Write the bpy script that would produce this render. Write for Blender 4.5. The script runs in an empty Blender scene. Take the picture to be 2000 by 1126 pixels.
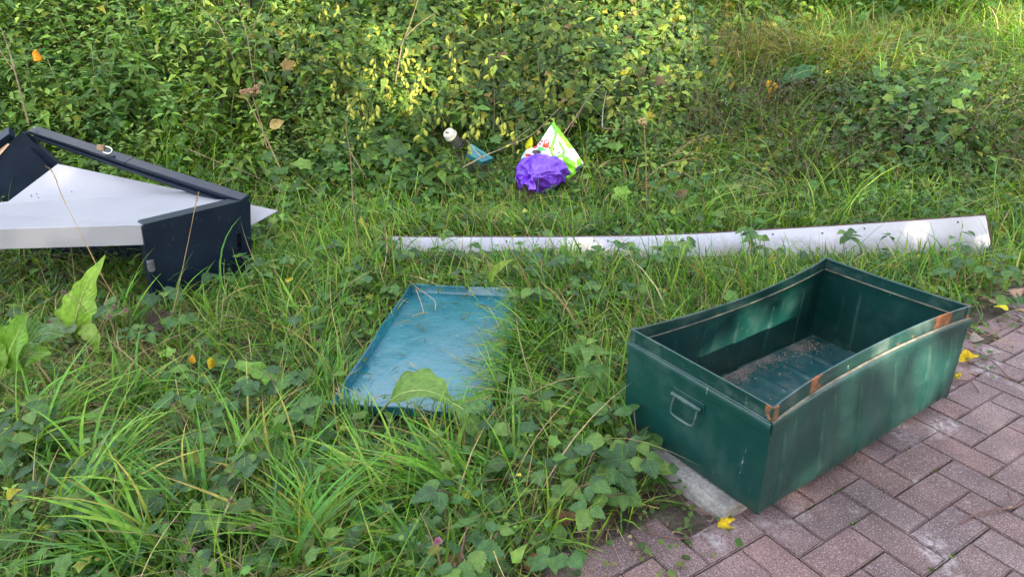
import bpy, bmesh, math, random
import numpy as np
from mathutils import Vector, Matrix

SC = bpy.context.scene
COL = SC.collection
R = math.radians
rng = np.random.default_rng(7)
random.seed(7)

# ------------------------------------------------------------------ camera
CAM_H, F_PX, PITCH, ROLL = 1.38, 1340.0, 0.4274, -0.0227
cam_data = bpy.data.cameras.new('camera')
cam = bpy.data.objects.new('camera', cam_data)
COL.objects.link(cam)
cam_data.sensor_width = 36.0
cam_data.lens = F_PX / 2000.0 * 36.0
cam_data.clip_start = 0.05
cam_data.clip_end = 600.0
cam.matrix_world = (Matrix.Translation((0, 0, CAM_H)) @ Matrix.Rotation(math.pi / 2 - PITCH, 4, 'X')
                    @ Matrix.Rotation(ROLL, 4, 'Z'))
SC.camera = cam
SC.render.resolution_x, SC.render.resolution_y = 1024, 576

# ------------------------------------------------------------------ sky, sun, exposure
SUN_DIR = Vector((0.545, -0.838, math.tan(R(23)))).normalized()      # towards the sun: low, behind the camera on the right
world = bpy.data.worlds.new('World')
SC.world = world
world.use_nodes = True
wn, wl = world.node_tree.nodes, world.node_tree.links
wn.clear()
w_out = wn.new('ShaderNodeOutputWorld')
w_bg = wn.new('ShaderNodeBackground')
w_bg.inputs['Strength'].default_value = 0.13
sky = wn.new('ShaderNodeTexSky')
sky.sky_type = 'NISHITA'
sky.sun_disc = False
sky.sun_elevation = math.asin(SUN_DIR.z)
sky.sun_rotation = math.atan2(SUN_DIR.x, SUN_DIR.y)
w_tc = wn.new('ShaderNodeTexCoord')
w_map = wn.new('ShaderNodeMapping')
w_map.inputs['Scale'].default_value = (1.0, 1.0, 2.2)
w_map.inputs['Location'].default_value = (0.35, 0.1, 0.0)
w_no = wn.new('ShaderNodeTexNoise')
w_no.inputs['Scale'].default_value = 2.1
w_no.inputs['Detail'].default_value = 6.0
w_no.inputs['Roughness'].default_value = 0.55
w_ra = wn.new('ShaderNodeValToRGB')
w_ra.color_ramp.elements[0].position = 0.40
w_ra.color_ramp.elements[1].position = 0.62
w_mix = wn.new('ShaderNodeMixRGB')
w_mix.inputs['Color2'].default_value = (5.2, 5.05, 4.95, 1)
wl.new(w_tc.outputs['Generated'], w_map.inputs['Vector'])
wl.new(w_map.outputs['Vector'], w_no.inputs['Vector'])
wl.new(w_no.outputs['Fac'], w_ra.inputs['Fac'])
wl.new(w_ra.outputs['Color'], w_mix.inputs['Fac'])
wl.new(sky.outputs['Color'], w_mix.inputs['Color1'])
wl.new(w_mix.outputs['Color'], w_bg.inputs['Color'])
wl.new(w_bg.outputs['Background'], w_out.inputs['Surface'])

sun_data = bpy.data.lights.new('sun', 'SUN')
sun_data.energy = 2.8
sun_data.angle = R(0.55)
sun_data.color = (1.0, 0.86, 0.66)
sun = bpy.data.objects.new('sun', sun_data)
COL.objects.link(sun)
sun.rotation_euler = (-SUN_DIR).to_track_quat('-Z', 'Y').to_euler()
sun.location = (8, -10, 9)

SC.render.engine = 'CYCLES'
SC.view_settings.view_transform = 'Standard'
SC.view_settings.look = 'None'
SC.view_settings.gamma = 1.0
SC.view_settings.use_curve_mapping = False
SC.view_settings.exposure = 2.8
try:
    SC.cycles.max_bounces = 6
    SC.cycles.use_denoising = True
    SC.cycles.denoiser = 'OPENIMAGEDENOISE'
    SC.cycles.denoising_input_passes = 'RGB_ALBEDO_NORMAL'
    SC.cycles.denoising_prefilter = 'ACCURATE'
    SC.cycles.transparent_max_bounces = 6
    SC.cycles.caustics_reflective = False
    SC.cycles.caustics_refractive = False
except Exception:
    pass

# ------------------------------------------------------------------ where a direction of view meets a plane
def ray(px, py):
    u, v = (px - 1000) / F_PX, (py - 563) / F_PX
    c, s = math.cos(ROLL), math.sin(ROLL)
    u, v = c * u + s * v, -s * u + c * v
    c, s = math.cos(PITCH), math.sin(PITCH)
    return Vector((u, c - v * s, -s - v * c))

def G(px, py, z=0.0):
    d = ray(px, py)
    return d * ((z - CAM_H) / d.z) + Vector((0, 0, CAM_H))

def AT(px, py, y):
    d = ray(px, py)
    return d * (y / d.y) + Vector((0, 0, CAM_H))

def to_px(p):
    rel = Vector(p) - Vector((0, 0, CAM_H))
    dep = rel.y * math.cos(PITCH) - rel.z * math.sin(PITCH)
    u, v = rel.x / dep, -(rel.z * math.cos(PITCH) + rel.y * math.sin(PITCH)) / dep
    c, s_ = math.cos(ROLL), math.sin(ROLL)
    return 1000 + F_PX * (c * u - s_ * v), 563 + F_PX * (s_ * u + c * v)

# ------------------------------------------------------------------ tagging and linking
def tag(o, label=None, cat=None, group=None, kind=None):
    if label: o['label'] = label
    if cat: o['category'] = cat
    if group: o['group'] = group
    if kind: o['kind'] = kind
    return o

def empty(name, loc, label, cat, group=None, rot=(0, 0, 0)):
    o = bpy.data.objects.new(name, None)
    COL.objects.link(o)
    o.location = loc
    o.rotation_euler = rot
    o.empty_display_size = 0.05
    bpy.context.view_layer.update()
    return tag(o, label, cat, group)

def attach(o, parent, keep=True):
    """parent o; with keep the coordinates of o are world coordinates"""
    o.parent = parent
    if keep:
        o.matrix_parent_inverse = world_matrix(parent).inverted()

def world_matrix(o):
    if o.parent is None: return o.matrix_basis.copy()
    return world_matrix(o.parent) @ o.matrix_parent_inverse @ o.matrix_basis

def obj(name, me, mat, parent=None, keep=True):
    o = bpy.data.objects.new(name, me)
    COL.objects.link(o)
    if mat is not None and len(me.materials) == 0:
        me.materials.append(mat)
    if parent is not None:
        attach(o, parent, keep)
    return o

def mesh_from(verts, faces, smooth=False, name='mesh'):
    me = bpy.data.meshes.new(name)
    me.from_pydata([tuple(v) for v in verts], [], [tuple(f) for f in faces])
    if smooth:
        me.polygons.foreach_set('use_smooth', [True] * len(me.polygons))
    me.update()
    return me

def bm_mesh(bm, smooth=False, recalc=True):
    if recalc:
        bmesh.ops.recalc_face_normals(bm, faces=bm.faces)
    me = bpy.data.meshes.new('mesh')
    bm.to_mesh(me)
    bm.free()
    if smooth:
        me.polygons.foreach_set('use_smooth', [True] * len(me.polygons))
    return me

def bevel(bm, w, seg=2):
    bmesh.ops.recalc_face_normals(bm, faces=bm.faces)
    bmesh.ops.bevel(bm, geom=[e for e in bm.edges], offset=w, segments=seg, affect='EDGES', profile=0.5)

def bm_box(bm, o, ex, ey, ez):
    o, ex, ey, ez = map(Vector, (o, ex, ey, ez))
    vs = [bm.verts.new(o + ex * i + ey * j + ez * k) for k in (0, 1) for j in (0, 1) for i in (0, 1)]
    for f in ((0, 2, 3, 1), (4, 5, 7, 6), (0, 1, 5, 4), (2, 6, 7, 3), (0, 4, 6, 2), (1, 3, 7, 5)):
        bm.faces.new([vs[i] for i in f])

def slab(quad, thick, bev=0.003, seg=2):
    """closed slab from a face of four points and a thickness along minus its normal"""
    q = [Vector(p) for p in quad]
    n = (q[1] - q[0]).cross(q[3] - q[0]).normalized()
    bm = bmesh.new()
    a = [bm.verts.new(p) for p in q]
    b = [bm.verts.new(p - n * thick) for p in q]
    bm.faces.new(a)
    bm.faces.new(b[::-1])
    for i in range(4):
        j = (i + 1) % 4
        bm.faces.new((a[i], b[i], b[j], a[j]))
    if bev: bevel(bm, bev, seg)
    return bm

def tube_pts(pts, rad, sides=8, cap=True):
    """verts, faces of a tube along points; rad number or list"""
    pts = [Vector(p) for p in pts]
    n = len(pts)
    if not hasattr(rad, '__len__'): rad = [rad] * n
    V, Fc = [], []
    ref = Vector((0.31, 0.17, 0.93)).normalized()
    for i, p in enumerate(pts):
        t = (pts[min(i + 1, n - 1)] - pts[max(i - 1, 0)]).normalized()
        a = t.cross(ref)
        if a.length < 1e-3: a = t.cross(Vector((1, 0, 0)))
        a.normalize()
        b = t.cross(a)
        for k in range(sides):
            an = 2 * math.pi * k / sides
            V.append(p + (a * math.cos(an) + b * math.sin(an)) * rad[i])
    for i in range(n - 1):
        for k in range(sides):
            k2 = (k + 1) % sides
            Fc.append((i * sides + k, i * sides + k2, (i + 1) * sides + k2, (i + 1) * sides + k))
    if cap:
        Fc.append(tuple(range(sides))[::-1])
        Fc.append(tuple(range((n - 1) * sides, n * sides)))
    return V, Fc

def tube(pts, rad, sides=8, smooth=True):
    V, Fc = tube_pts(pts, rad, sides)
    return mesh_from(V, Fc, smooth)

def smooth_path(pts, n=24):
    """Catmull-Rom through the points"""
    P = [Vector(p) for p in pts]
    P = [P[0] * 2 - P[1]] + P + [P[-1] * 2 - P[-2]]
    out = []
    segs = len(P) - 3
    for i in range(n + 1):
        u = i / n * segs
        k = min(int(u), segs - 1)
        t = u - k
        p0, p1, p2, p3 = P[k:k + 4]
        out.append(0.5 * ((2 * p1) + (p2 - p0) * t + (2 * p0 - 5 * p1 + 4 * p2 - p3) * t * t + (3 * p1 - p0 - 3 * p2 + p3) * t ** 3))
    return out

# ------------------------------------------------------------------ materials
class NT:
    def __init__(self, name):
        self.m = bpy.data.materials.new(name)
        self.m.use_nodes = True
        self.n, self.l = self.m.node_tree.nodes, self.m.node_tree.links
        self.b = self.n['Principled BSDF']
        self.out = self.n['Material Output']
    def new(self, t, **kw):
        nd = self.n.new(t)
        for k, v in kw.items():
            if k in nd.inputs: nd.inputs[k].default_value = v
            else: setattr(nd, k, v)
        return nd
    def link(self, a, b): self.l.new(a, b)
    def coords(self, which='Object'):
        return self.new('ShaderNodeTexCoord').outputs[which]
    def noise(self, vec, scale, detail=4, rough=0.55):
        nd = self.new('ShaderNodeTexNoise')
        nd.inputs['Scale'].default_value = scale
        nd.inputs['Detail'].default_value = detail
        nd.inputs['Roughness'].default_value = rough
        if vec is not None: self.link(vec, nd.inputs['Vector'])
        return nd.outputs['Fac']
    def ramp(self, fac, stops):
        nd = self.new('ShaderNodeValToRGB')
        cr = nd.color_ramp
        while len(cr.elements) > len(stops): cr.elements.remove(cr.elements[-1])
        while len(cr.elements) < len(stops): cr.elements.new(0.5)
        for e, (p, c) in zip(cr.elements, stops):
            e.position = p
            e.color = (c, c, c, 1) if not hasattr(c, '__len__') else (*c[:3], 1)
        self.link(fac, nd.inputs['Fac'])
        return nd.outputs['Color']
    def mix(self, fac, a, b, mode='MIX'):
        nd = self.new('ShaderNodeMixRGB', blend_type=mode)
        for s, v in (('Fac', fac), ('Color1', a), ('Color2', b)):
            if hasattr(v, 'is_linked') or isinstance(v, bpy.types.NodeSocket): self.link(v, nd.inputs[s])
            elif hasattr(v, '__len__'): nd.inputs[s].default_value = (*v[:3], 1)
            else: nd.inputs[s].default_value = v
        return nd.outputs['Color']
    def math(self, op, a, b=None):
        nd = self.new('ShaderNodeMath', operation=op)
        for i, v in enumerate((a, b)):
            if v is None: continue
            if isinstance(v, bpy.types.NodeSocket): self.link(v, nd.inputs[i])
            else: nd.inputs[i].default_value = v
        return nd.outputs[0]
    def bump(self, h, strength=0.3, dist=0.01):
        nd = self.new('ShaderNodeBump')
        nd.inputs['Strength'].default_value = strength
        nd.inputs['Distance'].default_value = dist
        self.link(h, nd.inputs['Height'])
        self.link(nd.outputs['Normal'], self.b.inputs['Normal'])
    def set(self, **kw):
        for k, v in kw.items():
            s = self.b.inputs[k.replace('_', ' ')]
            if isinstance(v, bpy.types.NodeSocket): self.link(v, s)
            elif hasattr(v, '__len__'): s.default_value = (*v[:3], 1)
            else: s.default_value = v
        return self

def plain(name, col, rough=0.5, var=0.25, scale=20, metallic=0.0, bump=0.0):
    t = NT(name)
    c = t.coords()
    n = t.noise(c, scale)
    lo = [x * (1 - var) for x in col]
    hi = [min(1, x * (1 + var)) for x in col]
    t.set(Base_Color=t.ramp(n, [(0.3, lo), (0.7, hi)]), Roughness=rough, Metallic=metallic)
    if bump: t.bump(t.noise(c, scale * 6), bump, 0.004)
    return t.m

def mat_leaf(name, rough=0.50, trans=0.35, veins=True, spec=0.32, vf=46.0):
    t = NT(name)
    at = t.new('ShaderNodeAttribute', attribute_name='Col')
    col = at.outputs['Color']
    geo = t.new('ShaderNodeNewGeometry')
    nz = t.noise(geo.outputs['Position'], 55, 3)
    col = t.mix(1.0, col, t.ramp(nz, [(0.3, 0.72), (0.7, 1.22)]), 'MULTIPLY')
    if veins:
        uv = t.new('ShaderNodeAttribute', attribute_name='luv')
        sep = t.new('ShaderNodeSeparateXYZ')
        t.link(uv.outputs['Vector'], sep.inputs[0])
        au = t.math('ABSOLUTE', sep.outputs['X'])
        mid = t.ramp(au, [(0.0, 1.0), (0.09, 0.0)])
        ph = t.math('SUBTRACT', t.math('MULTIPLY', sep.outputs['Y'], vf), t.math('MULTIPLY', au, vf * 0.35))
        sv = t.math('SINE', ph)
        side = t.ramp(sv, [(0.72, 0.0), (0.97, 1.0)])
        ve = t.math('MAXIMUM', mid, t.math('MULTIPLY', side, 0.5))
        col = t.mix(t.math('MULTIPLY', ve, 0.42), col, t.mix(0.55, col, (0.30, 0.36, 0.12)))
        bh = t.math('SINE', ph)
        t.bump(t.math('SUBTRACT', t.math('MULTIPLY', bh, 0.5), t.math('MULTIPLY', mid, 1.0)), 0.35, 0.004)
    t.set(Base_Color=col, Roughness=rough)
    t.b.inputs['Specular IOR Level'].default_value = spec
    tr = t.new('ShaderNodeBsdfTranslucent')
    t.link(t.mix(1.0, col, (1.02, 1.22, 0.50), 'MULTIPLY'), tr.inputs['Color'])
    mx = t.new('ShaderNodeMixShader')
    mx.inputs['Fac'].default_value = trans
    t.link(t.b.outputs[0], mx.inputs[1])
    t.link(tr.outputs[0], mx.inputs[2])
    t.link(mx.outputs[0], t.out.inputs['Surface'])
    return t.m

M_LEAF = mat_leaf('leaf_green')
M_RIB = plain('pale_midrib', (0.24, 0.33, 0.09), 0.5, 0.15)
M_DOCK = mat_leaf('dock_leaf', vf=62.0, rough=0.45)
M_GRASS = mat_leaf('grass_blade', rough=0.45, trans=0.32, veins=False, spec=0.3)
M_DRY = mat_leaf('dry_leaf', rough=0.75, trans=0.12, veins=True, spec=0.15)
M_STEM = plain('dry_stem', (0.22, 0.15, 0.08), 0.8, 0.35, 60)
M_GSTEM = plain('green_stem', (0.13, 0.16, 0.035), 0.5, 0.3, 40)
M_RSTEM = plain('reddish_vine', (0.12, 0.055, 0.05), 0.6, 0.3, 40)
M_WOOD = plain('grey_branch', (0.24, 0.18, 0.12), 0.85, 0.35, 50, bump=0.4)
M_SEED = plain('seed_head', (0.15, 0.105, 0.08), 0.9, 0.4, 90)
M_UMBEL = plain('umbel_seed', (0.40, 0.25, 0.15), 0.9, 0.35, 80)
M_HOP = plain('hop_cone', (0.34, 0.36, 0.045), 0.6, 0.4, 25)

def mat_soil():
    t = NT('soil')
    c = t.new('ShaderNodeNewGeometry').outputs['Position']
    n = t.noise(c, 9, 6, 0.65)
    n2 = t.noise(c, 90, 4, 0.6)
    col = t.ramp(n, [(0.3, (0.035, 0.026, 0.018)), (0.55, (0.085, 0.065, 0.048)), (0.75, (0.15, 0.12, 0.095))])
    col = t.mix(1.0, col, t.ramp(n2, [(0.3, 0.6), (0.7, 1.35)]), 'MULTIPLY')
    t.set(Base_Color=col, Roughness=0.95)
    t.bump(t.math('ADD', n2, n), 0.8, 0.02)
    return t.m
M_SOIL = mat_soil()

def mat_paver():
    t = NT('paver_concrete')
    c = t.new('ShaderNodeNewGeometry').outputs['Position']
    oi = t.new('ShaderNodeObjectInfo')
    base = t.ramp(oi.outputs['Random'], [(0.0, (0.150, 0.097, 0.096)), (0.45, (0.158, 0.108, 0.109)), (0.8, (0.178, 0.106, 0.098)), (1.0, (0.178, 0.128, 0.128))])
    n = t.noise(c, 7, 5, 0.6)
    base = t.mix(1.0, base, t.ramp(n, [(0.28, 0.66), (0.72, 1.22)]), 'MULTIPLY')
    nb = t.noise(c, 2.3, 5, 0.65)
    base = t.mix(1.0, base, t.ramp(nb, [(0.35, (0.74, 0.76, 0.74)), (0.6, (1.05, 1.0, 0.98))]), 'MULTIPLY')
    n3 = t.noise(c, 260, 3, 0.7)
    base = t.mix(1.0, base, t.ramp(n3, [(0.34, 0.45), (0.66, 1.55)]), 'MULTIPLY')
    # pale aggregate grains
    vo = t.new('ShaderNodeTexVoronoi')
    vo.inputs['Scale'].default_value = 270
    t.link(c, vo.inputs['Vector'])
    sp = t.new('ShaderNodeSeparateColor')
    t.link(vo.outputs['Color'], sp.inputs[0])
    pick = t.math('GREATER_THAN', sp.outputs[0], 0.74)
    dot = t.math('LESS_THAN', vo.outputs['Distance'], 0.34)
    grain = t.math('MULTIPLY', pick, dot)
    base = t.mix(t.math('MULTIPLY', grain, 0.62), base, (0.50, 0.44, 0.45))
    # lime bloom in patches
    n4 = t.noise(c, 5.2, 3, 0.5)
    n5 = t.noise(c, 60, 4, 0.7)
    bl = t.math('MULTIPLY', t.ramp(n4, [(0.58, 0.0), (0.68, 1.0)]), t.ramp(n5, [(0.42, 0.0), (0.62, 1.0)]))
    base = t.mix(t.math('MULTIPLY', bl, 0.6), base, (0.5, 0.45, 0.46))
    t.set(Base_Color=base, Roughness=0.85)
    t.bump(t.math('ADD', n3, t.math('MULTIPLY', grain, 0.6)), 0.45, 0.003)
    return t.m
M_PAVER = mat_paver()

def mat_joint():
    t = NT('joint_dirt')
    c = t.new('ShaderNodeNewGeometry').outputs['Position']
    n = t.noise(c, 11, 4)
    n2 = t.noise(c, 140, 4, 0.7)
    col = t.ramp(n, [(0.36, (0.085, 0.066, 0.062)), (0.52, (0.10, 0.08, 0.072)), (0.6, (0.06, 0.075, 0.02)), (0.7, (0.055, 0.085, 0.018))])
    col = t.mix(1.0, col, t.ramp(n2, [(0.3, 0.5), (0.7, 1.5)]), 'MULTIPLY')
    t.set(Base_Color=col, Roughness=0.95)
    t.bump(n2, 0.8, 0.006)
    return t.m
M_JOINT = mat_joint()

def mat_green_metal(name, base=(0.0022, 0.032, 0.0275), dust=0.12, rust_boxes=(), edge_rust=0.0, rough=0.34, dirt_floor=0.0):
    """old green enamel: dents, scuffs, dust, rust; rust_boxes are x-ranges in object space"""
    t = NT(name)
    c = t.coords()
    big = t.noise(c, 3.0, 4, 0.6)
    fine = t.noise(c, 45, 5, 0.65)
    col = t.ramp(big, [(0.3, [b * 0.8 for b in base]), (0.7, [b * 1.3 for b in base])])
    # chalky dust
    dn = t.noise(c, 6.0, 6, 0.7)
    col = t.mix(t.math('MULTIPLY', t.ramp(dn, [(0.48, 0.0), (0.75, 1.0)]), dust), col, (0.16, 0.20, 0.18))
    # scratches and specks down to the pale primer
    mp = t.new('ShaderNodeMapping')
    mp.inputs['Scale'].default_value = (28, 28, 6)
    mp.inputs['Rotation'].default_value = (0.2, 0.35, 0.5)
    t.link(c, mp.inputs['Vector'])
    sc = t.noise(mp.outputs['Vector'], 1.0, 6, 0.75)
    scm = t.ramp(sc, [(0.665, 0.0), (0.70, 1.0)])
    col = t.mix(t.math('MULTIPLY', scm, 0.55), col, (0.34, 0.40, 0.38))
    vo = t.new('ShaderNodeTexVoronoi')
    vo.inputs['Scale'].default_value = 26
    t.link(c, vo.inputs['Vector'])
    col = t.mix(t.math('MULTIPLY', t.math('LESS_THAN', vo.outputs['Distance'], t.math('MULTIPLY', t.noise(c, 9, 3), 0.062)), 0.45), col, (0.42, 0.45, 0.42))
    wr = t.new('ShaderNodeAttribute', attribute_name='wear')
    wm = t.math('MULTIPLY', wr.outputs['Fac'], t.ramp(t.noise(c, 12, 5, 0.7), [(0.42, 0.03), (0.66, 0.32)]))
    col = t.mix(wm, col, (0.060, 0.125, 0.105))
    rust_col = t.ramp(fine, [(0.3, (0.07, 0.028, 0.012)), (0.55, (0.20, 0.075, 0.025)), (0.75, (0.34, 0.14, 0.05))])
    rmask = None
    if edge_rust:
        rn = t.noise(c, 14, 6, 0.75)
        rmask = t.ramp(rn, [(0.66 - edge_rust, 0.0), (0.72 - edge_rust, 1.0)])
    sep = t.new('ShaderNodeSeparateXYZ')
    t.link(c, sep.inputs[0])
    wob = t.math('MULTIPLY', t.math('SUBTRACT', t.noise(c, 30, 5, 0.75), 0.5), 0.16)
    xx = t.math('ADD', sep.outputs['X'], wob)
    for (x0, x1) in rust_boxes:
        m = t.math('MULTIPLY', t.math('GREATER_THAN', xx, x0), t.math('LESS_THAN', xx, x1))
        rmask = m if rmask is None else t.math('MAXIMUM', rmask, m)
    rough_s = t.math('ADD', t.math('MULTIPLY', dn, 0.25), rough - 0.10)
    if dirt_floor:
        dd = t.noise(c, 7, 6, 0.7)
        # dry grit collected in the low corner along the back wall
        band = t.math('ADD', t.math('MULTIPLY', t.math('SUBTRACT', sep.outputs['Y'], 0.455), 5.0), t.math('MULTIPLY', t.math('SUBTRACT', dd, 0.5), 1.6))
        dm = t.math('MULTIPLY', t.ramp(band, [(0.0, 0.0), (0.40, 1.0)]), dirt_floor)
        col = t.mix(dm, col, t.ramp(fine, [(0.3, (0.10, 0.075, 0.06)), (0.7, (0.33, 0.27, 0.23))]))
        lm = t.math('MULTIPLY', t.ramp(t.noise(c, 16, 6, 0.7), [(0.5, 0.0), (0.72, 1.0)]), 0.30)
        col = t.mix(lm, col, (0.20, 0.18, 0.165))
        rough_s = t.math('ADD', rough_s, t.math('MULTIPLY', dm, 0.4))
    if rmask is not None:
        col = t.mix(rmask, col, rust_col)
        rough_s = t.math('ADD', rough_s, t.math('MULTIPLY', rmask, 0.45))
    t.set(Base_Color=col, Roughness=rough_s)
    t.b.inputs['Specular IOR Level'].default_value = 0.55
    h = t.math('ADD', t.math('MULTIPLY', big, 4.0), t.math('MULTIPLY', fine, 0.12))
    t.bump(h, 0.12, 0.02)
    return t.m

M_TRUNK = mat_green_metal('green_enamel')
M_TRUNK_IN = mat_green_metal('green_enamel_skylit_floor', base=(0.005, 0.055, 0.058), dust=0.30, dirt_floor=0.95, rough=0.36)  # brighter, bluer base: skylight on the floor put into the colour
M_RIM = mat_green_metal('green_enamel_rim', dust=0.5, edge_rust=0.03, rough=0.4)
M_RIM_F = mat_green_metal('green_enamel_rusty_rim', dust=0.6, edge_rust=0.05, rust_boxes=((0.175, 0.235), (0.815, 0.895)), rough=0.4)
M_LID = mat_green_metal('green_enamel_sky_tinted_lid', base=(0.005, 0.105, 0.140), dust=0.05, rough=0.24)  # bluer, lighter base stands in for part of the sky's reflection
M_LID.node_tree.nodes['Principled BSDF'].inputs['IOR'].default_value = 1.62
M_CAP = mat_green_metal('rusty_corner', dust=0.4, edge_rust=0.20, rough=0.5)
M_RUST = plain('rust', (0.14, 0.055, 0.022), 0.85, 0.5, 40, bump=0.5)
M_DUSTEDGE = plain('worn_ledge_primer', (0.13, 0.125, 0.095), 0.75, 0.55, 22, bump=0.3)

def mat_concrete():
    t = NT('old_concrete')
    c = t.coords()
    n = t.noise(c, 9, 6, 0.65)
    n2 = t.noise(c, 110, 5, 0.7)
    col = t.ramp(n, [(0.3, (0.10, 0.088, 0.075)), (0.5, (0.21, 0.20, 0.19)), (0.7, (0.30, 0.29, 0.275))])
    col = t.mix(1.0, col, t.ramp(n2, [(0.3, 0.6), (0.7, 1.3)]), 'MULTIPLY')
    t.set(Base_Color=col, Roughness=0.92)
    t.bump(n2, 0.7, 0.006)
    return t.m
M_CONC = mat_concrete()

def mat_white(name, base, rough, dirt=0.2, spec=0.5):
    t = NT(name)
    c = t.coords()
    n = t.noise(c, 5, 6, 0.65)
    col = t.mix(t.math('MULTIPLY', t.ramp(n, [(0.5, 0.0), (0.8, 1.0)]), dirt), base, [b * 0.6 for b in base])
    n2 = t.noise(c, 70, 4, 0.7)
    col = t.mix(t.math('MULTIPLY', t.ramp(n2, [(0.68, 0.0), (0.75, 1.0)]), dirt), col, (0.2, 0.18, 0.16))
    t.set(Base_Color=col, Roughness=rough)
    t.b.inputs['Specular IOR Level'].default_value = spec
    t.bump(t.noise(c, 2.5, 2), 0.05, 0.02)
    return t.m
M_BOARD = mat_white('white_laminate', (0.43, 0.42, 0.47), 0.25, 0.30)
def muddy(m):
    nt = m.node_tree; b_ = nt.nodes['Principled BSDF']
    src = b_.inputs['Base Color'].links[0].from_socket
    t = NT.__new__(NT); t.m, t.n, t.l, t.b = m, nt.nodes, nt.links, b_
    pos = t.new('ShaderNodeNewGeometry').outputs['Position']
    sep = t.new('ShaderNodeSeparateXYZ'); t.link(pos, sep.inputs[0])
    h = t.math('ADD', sep.outputs['Z'], t.math('MULTIPLY', t.math('SUBTRACT', t.noise(pos, 14, 6, .75), 0.5), 0.16))
    sp = t.ramp(t.noise(pos, 55, 5, .7), [(0.60, 0.0), (0.70, 0.7)])
    k = t.math('MAXIMUM', t.ramp(h, [(0.02, 0.6), (0.10, 0.0)]), t.math('MULTIPLY', sp, t.ramp(h, [(0.05, 0.8), (0.22, 0.1)])))
    t.set(Base_Color=t.mix(k, src, (0.12, 0.105, 0.075)))
muddy(M_BOARD)
M_PANEL = mat_white('white_plastic_panel', (0.25, 0.25, 0.28), 0.42, 0.35)
M_EDGE = plain('brown_board_edge', (0.07, 0.04, 0.03), 0.7, 0.4, 30)

def mat_navy():
    t = NT('navy_plastic')
    c = t.coords()
    n = t.noise(c, 6, 5, 0.7)
    sc = t.noise(c, 40, 6, 0.8)
    col = t.ramp(n, [(0.3, (0.004, 0.008, 0.018)), (0.7, (0.007, 0.014, 0.030))])
    col = t.mix(t.math('MULTIPLY', t.ramp(sc, [(0.62, 0.0), (0.72, 1.0)]), 0.12), col, (0.2, 0.22, 0.26))
    t.set(Base_Color=col, Roughness=t.math('ADD', t.math('MULTIPLY', n, 0.3), 0.24))
    t.b.inputs['Specular IOR Level'].default_value = 0.22
    t.bump(sc, 0.08, 0.004)
    return t.m
M_NAVY = mat_navy()
M_BLACK = plain('hole_shade_black', (0.006, 0.006, 0.008), 0.6, 0.2)
M_STEEL = plain('chromed_steel', (0.75, 0.75, 0.76), 0.22, 0.1, 30, metallic=1.0)
M_BRASS = plain('dull_brass', (0.20, 0.13, 0.075), 0.5, 0.3, 50, metallic=0.6)
M_STICKER = plain('peach_sticker', (0.72, 0.52, 0.38), 0.6, 0.1)
M_HINGE = plain('worn_grey_hinge', (0.10, 0.10, 0.11), 0.55, 0.6, 60, bump=0.4)

# ------------------------------------------------------------------ fields: noise, terrain, regions
_k = rng.normal(size=(24, 2))
_ph = rng.uniform(0, 6.28, 24)
def wav(x, y, scale, o=0):
    """smooth pseudo noise about -1..1"""
    s = 0
    for i in range(6):
        k = _k[(i + o) % 24] * scale
        s = s + np.sin(k[0] * x + k[1] * y + _ph[(i * 3 + o) % 24] + o)
    return s / 3.0

def sstep(a, b, v):
    t = np.clip((v - a) / (b - a), 0.0, 1.0)
    return t * t * (3 - 2 * t)

PA, PB = G(1262, 1110), G(1985, 640)
_pd = np.array([PB.x - PA.x, PB.y - PA.y])
_pd /= np.linalg.norm(_pd)
def pav_d(x, y):
    """distance onto the grass side of the pavement border"""
    return -(x - PA.x) * _pd[1] + (y - PA.y) * _pd[0]

def bank_left(x):
    return 1 - sstep(0.2, 1.9, x)

def terrain(x, y):
    l = bank_left(x)
    zl = 0.30 * np.clip(y - 3.95, 0, 0.55) + 0.62 * np.clip(y - 4.5, 0, 4.2) + 0.25 * np.clip(y - 8.7, 0, 6)
    zr = 0.20 * np.clip(y - 3.7, 0, 0.7) + 0.30 * np.clip(y - 4.4, 0, 2.2) + 0.36 * np.clip(y - 6.6, 0, 3) + 0.3 * np.clip(y - 9.6, 0, 6)
    z = zl * l + zr * (1 - l)
    z = z + (0.035 * wav(x, y, 1.6) + 0.018 * wav(x, y, 4.5, 3)) * sstep(0.1, 0.9, pav_d(x, y))
    d = pav_d(x, y) + 0.05 * wav(x, y, 9, 5) + 0.03 * wav(x, y, 23, 7)
    z = z - 0.030 * (1 - sstep(-0.10, 0.06, d)) + 0.006 * wav(x, y, 40, 2)
    # trodden flat where the tray and the storage box lie
    f = sstep(0.62, 0.42, np.hypot((x + 0.32) / 0.75, (y - 2.55) / 1.35))
    f = np.maximum(f, sstep(1.0, 0.7, np.hypot((x + 1.9) / 0.75, (y - 3.2) / 0.6)))
    return z * (1 - f) + np.minimum(z, -0.012) * f

def tz(x, y): return float(terrain(np.array([x]), np.array([y]))[0])

def TG(px, py, dz=0.0):
    """point of the terrain seen in that direction"""
    d = ray(px, py)
    t0, t1 = 0.5, 14.0
    o = Vector((0, 0, CAM_H))
    ts = np.linspace(t0, t1, 700)
    X, Y, Z = d.x * ts, d.y * ts, CAM_H + d.z * ts
    h = Z - terrain(X, Y) - dz
    i = np.argmax(h < 0) if (h < 0).any() else len(ts) - 1
    return o + d * ts[i]

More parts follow.
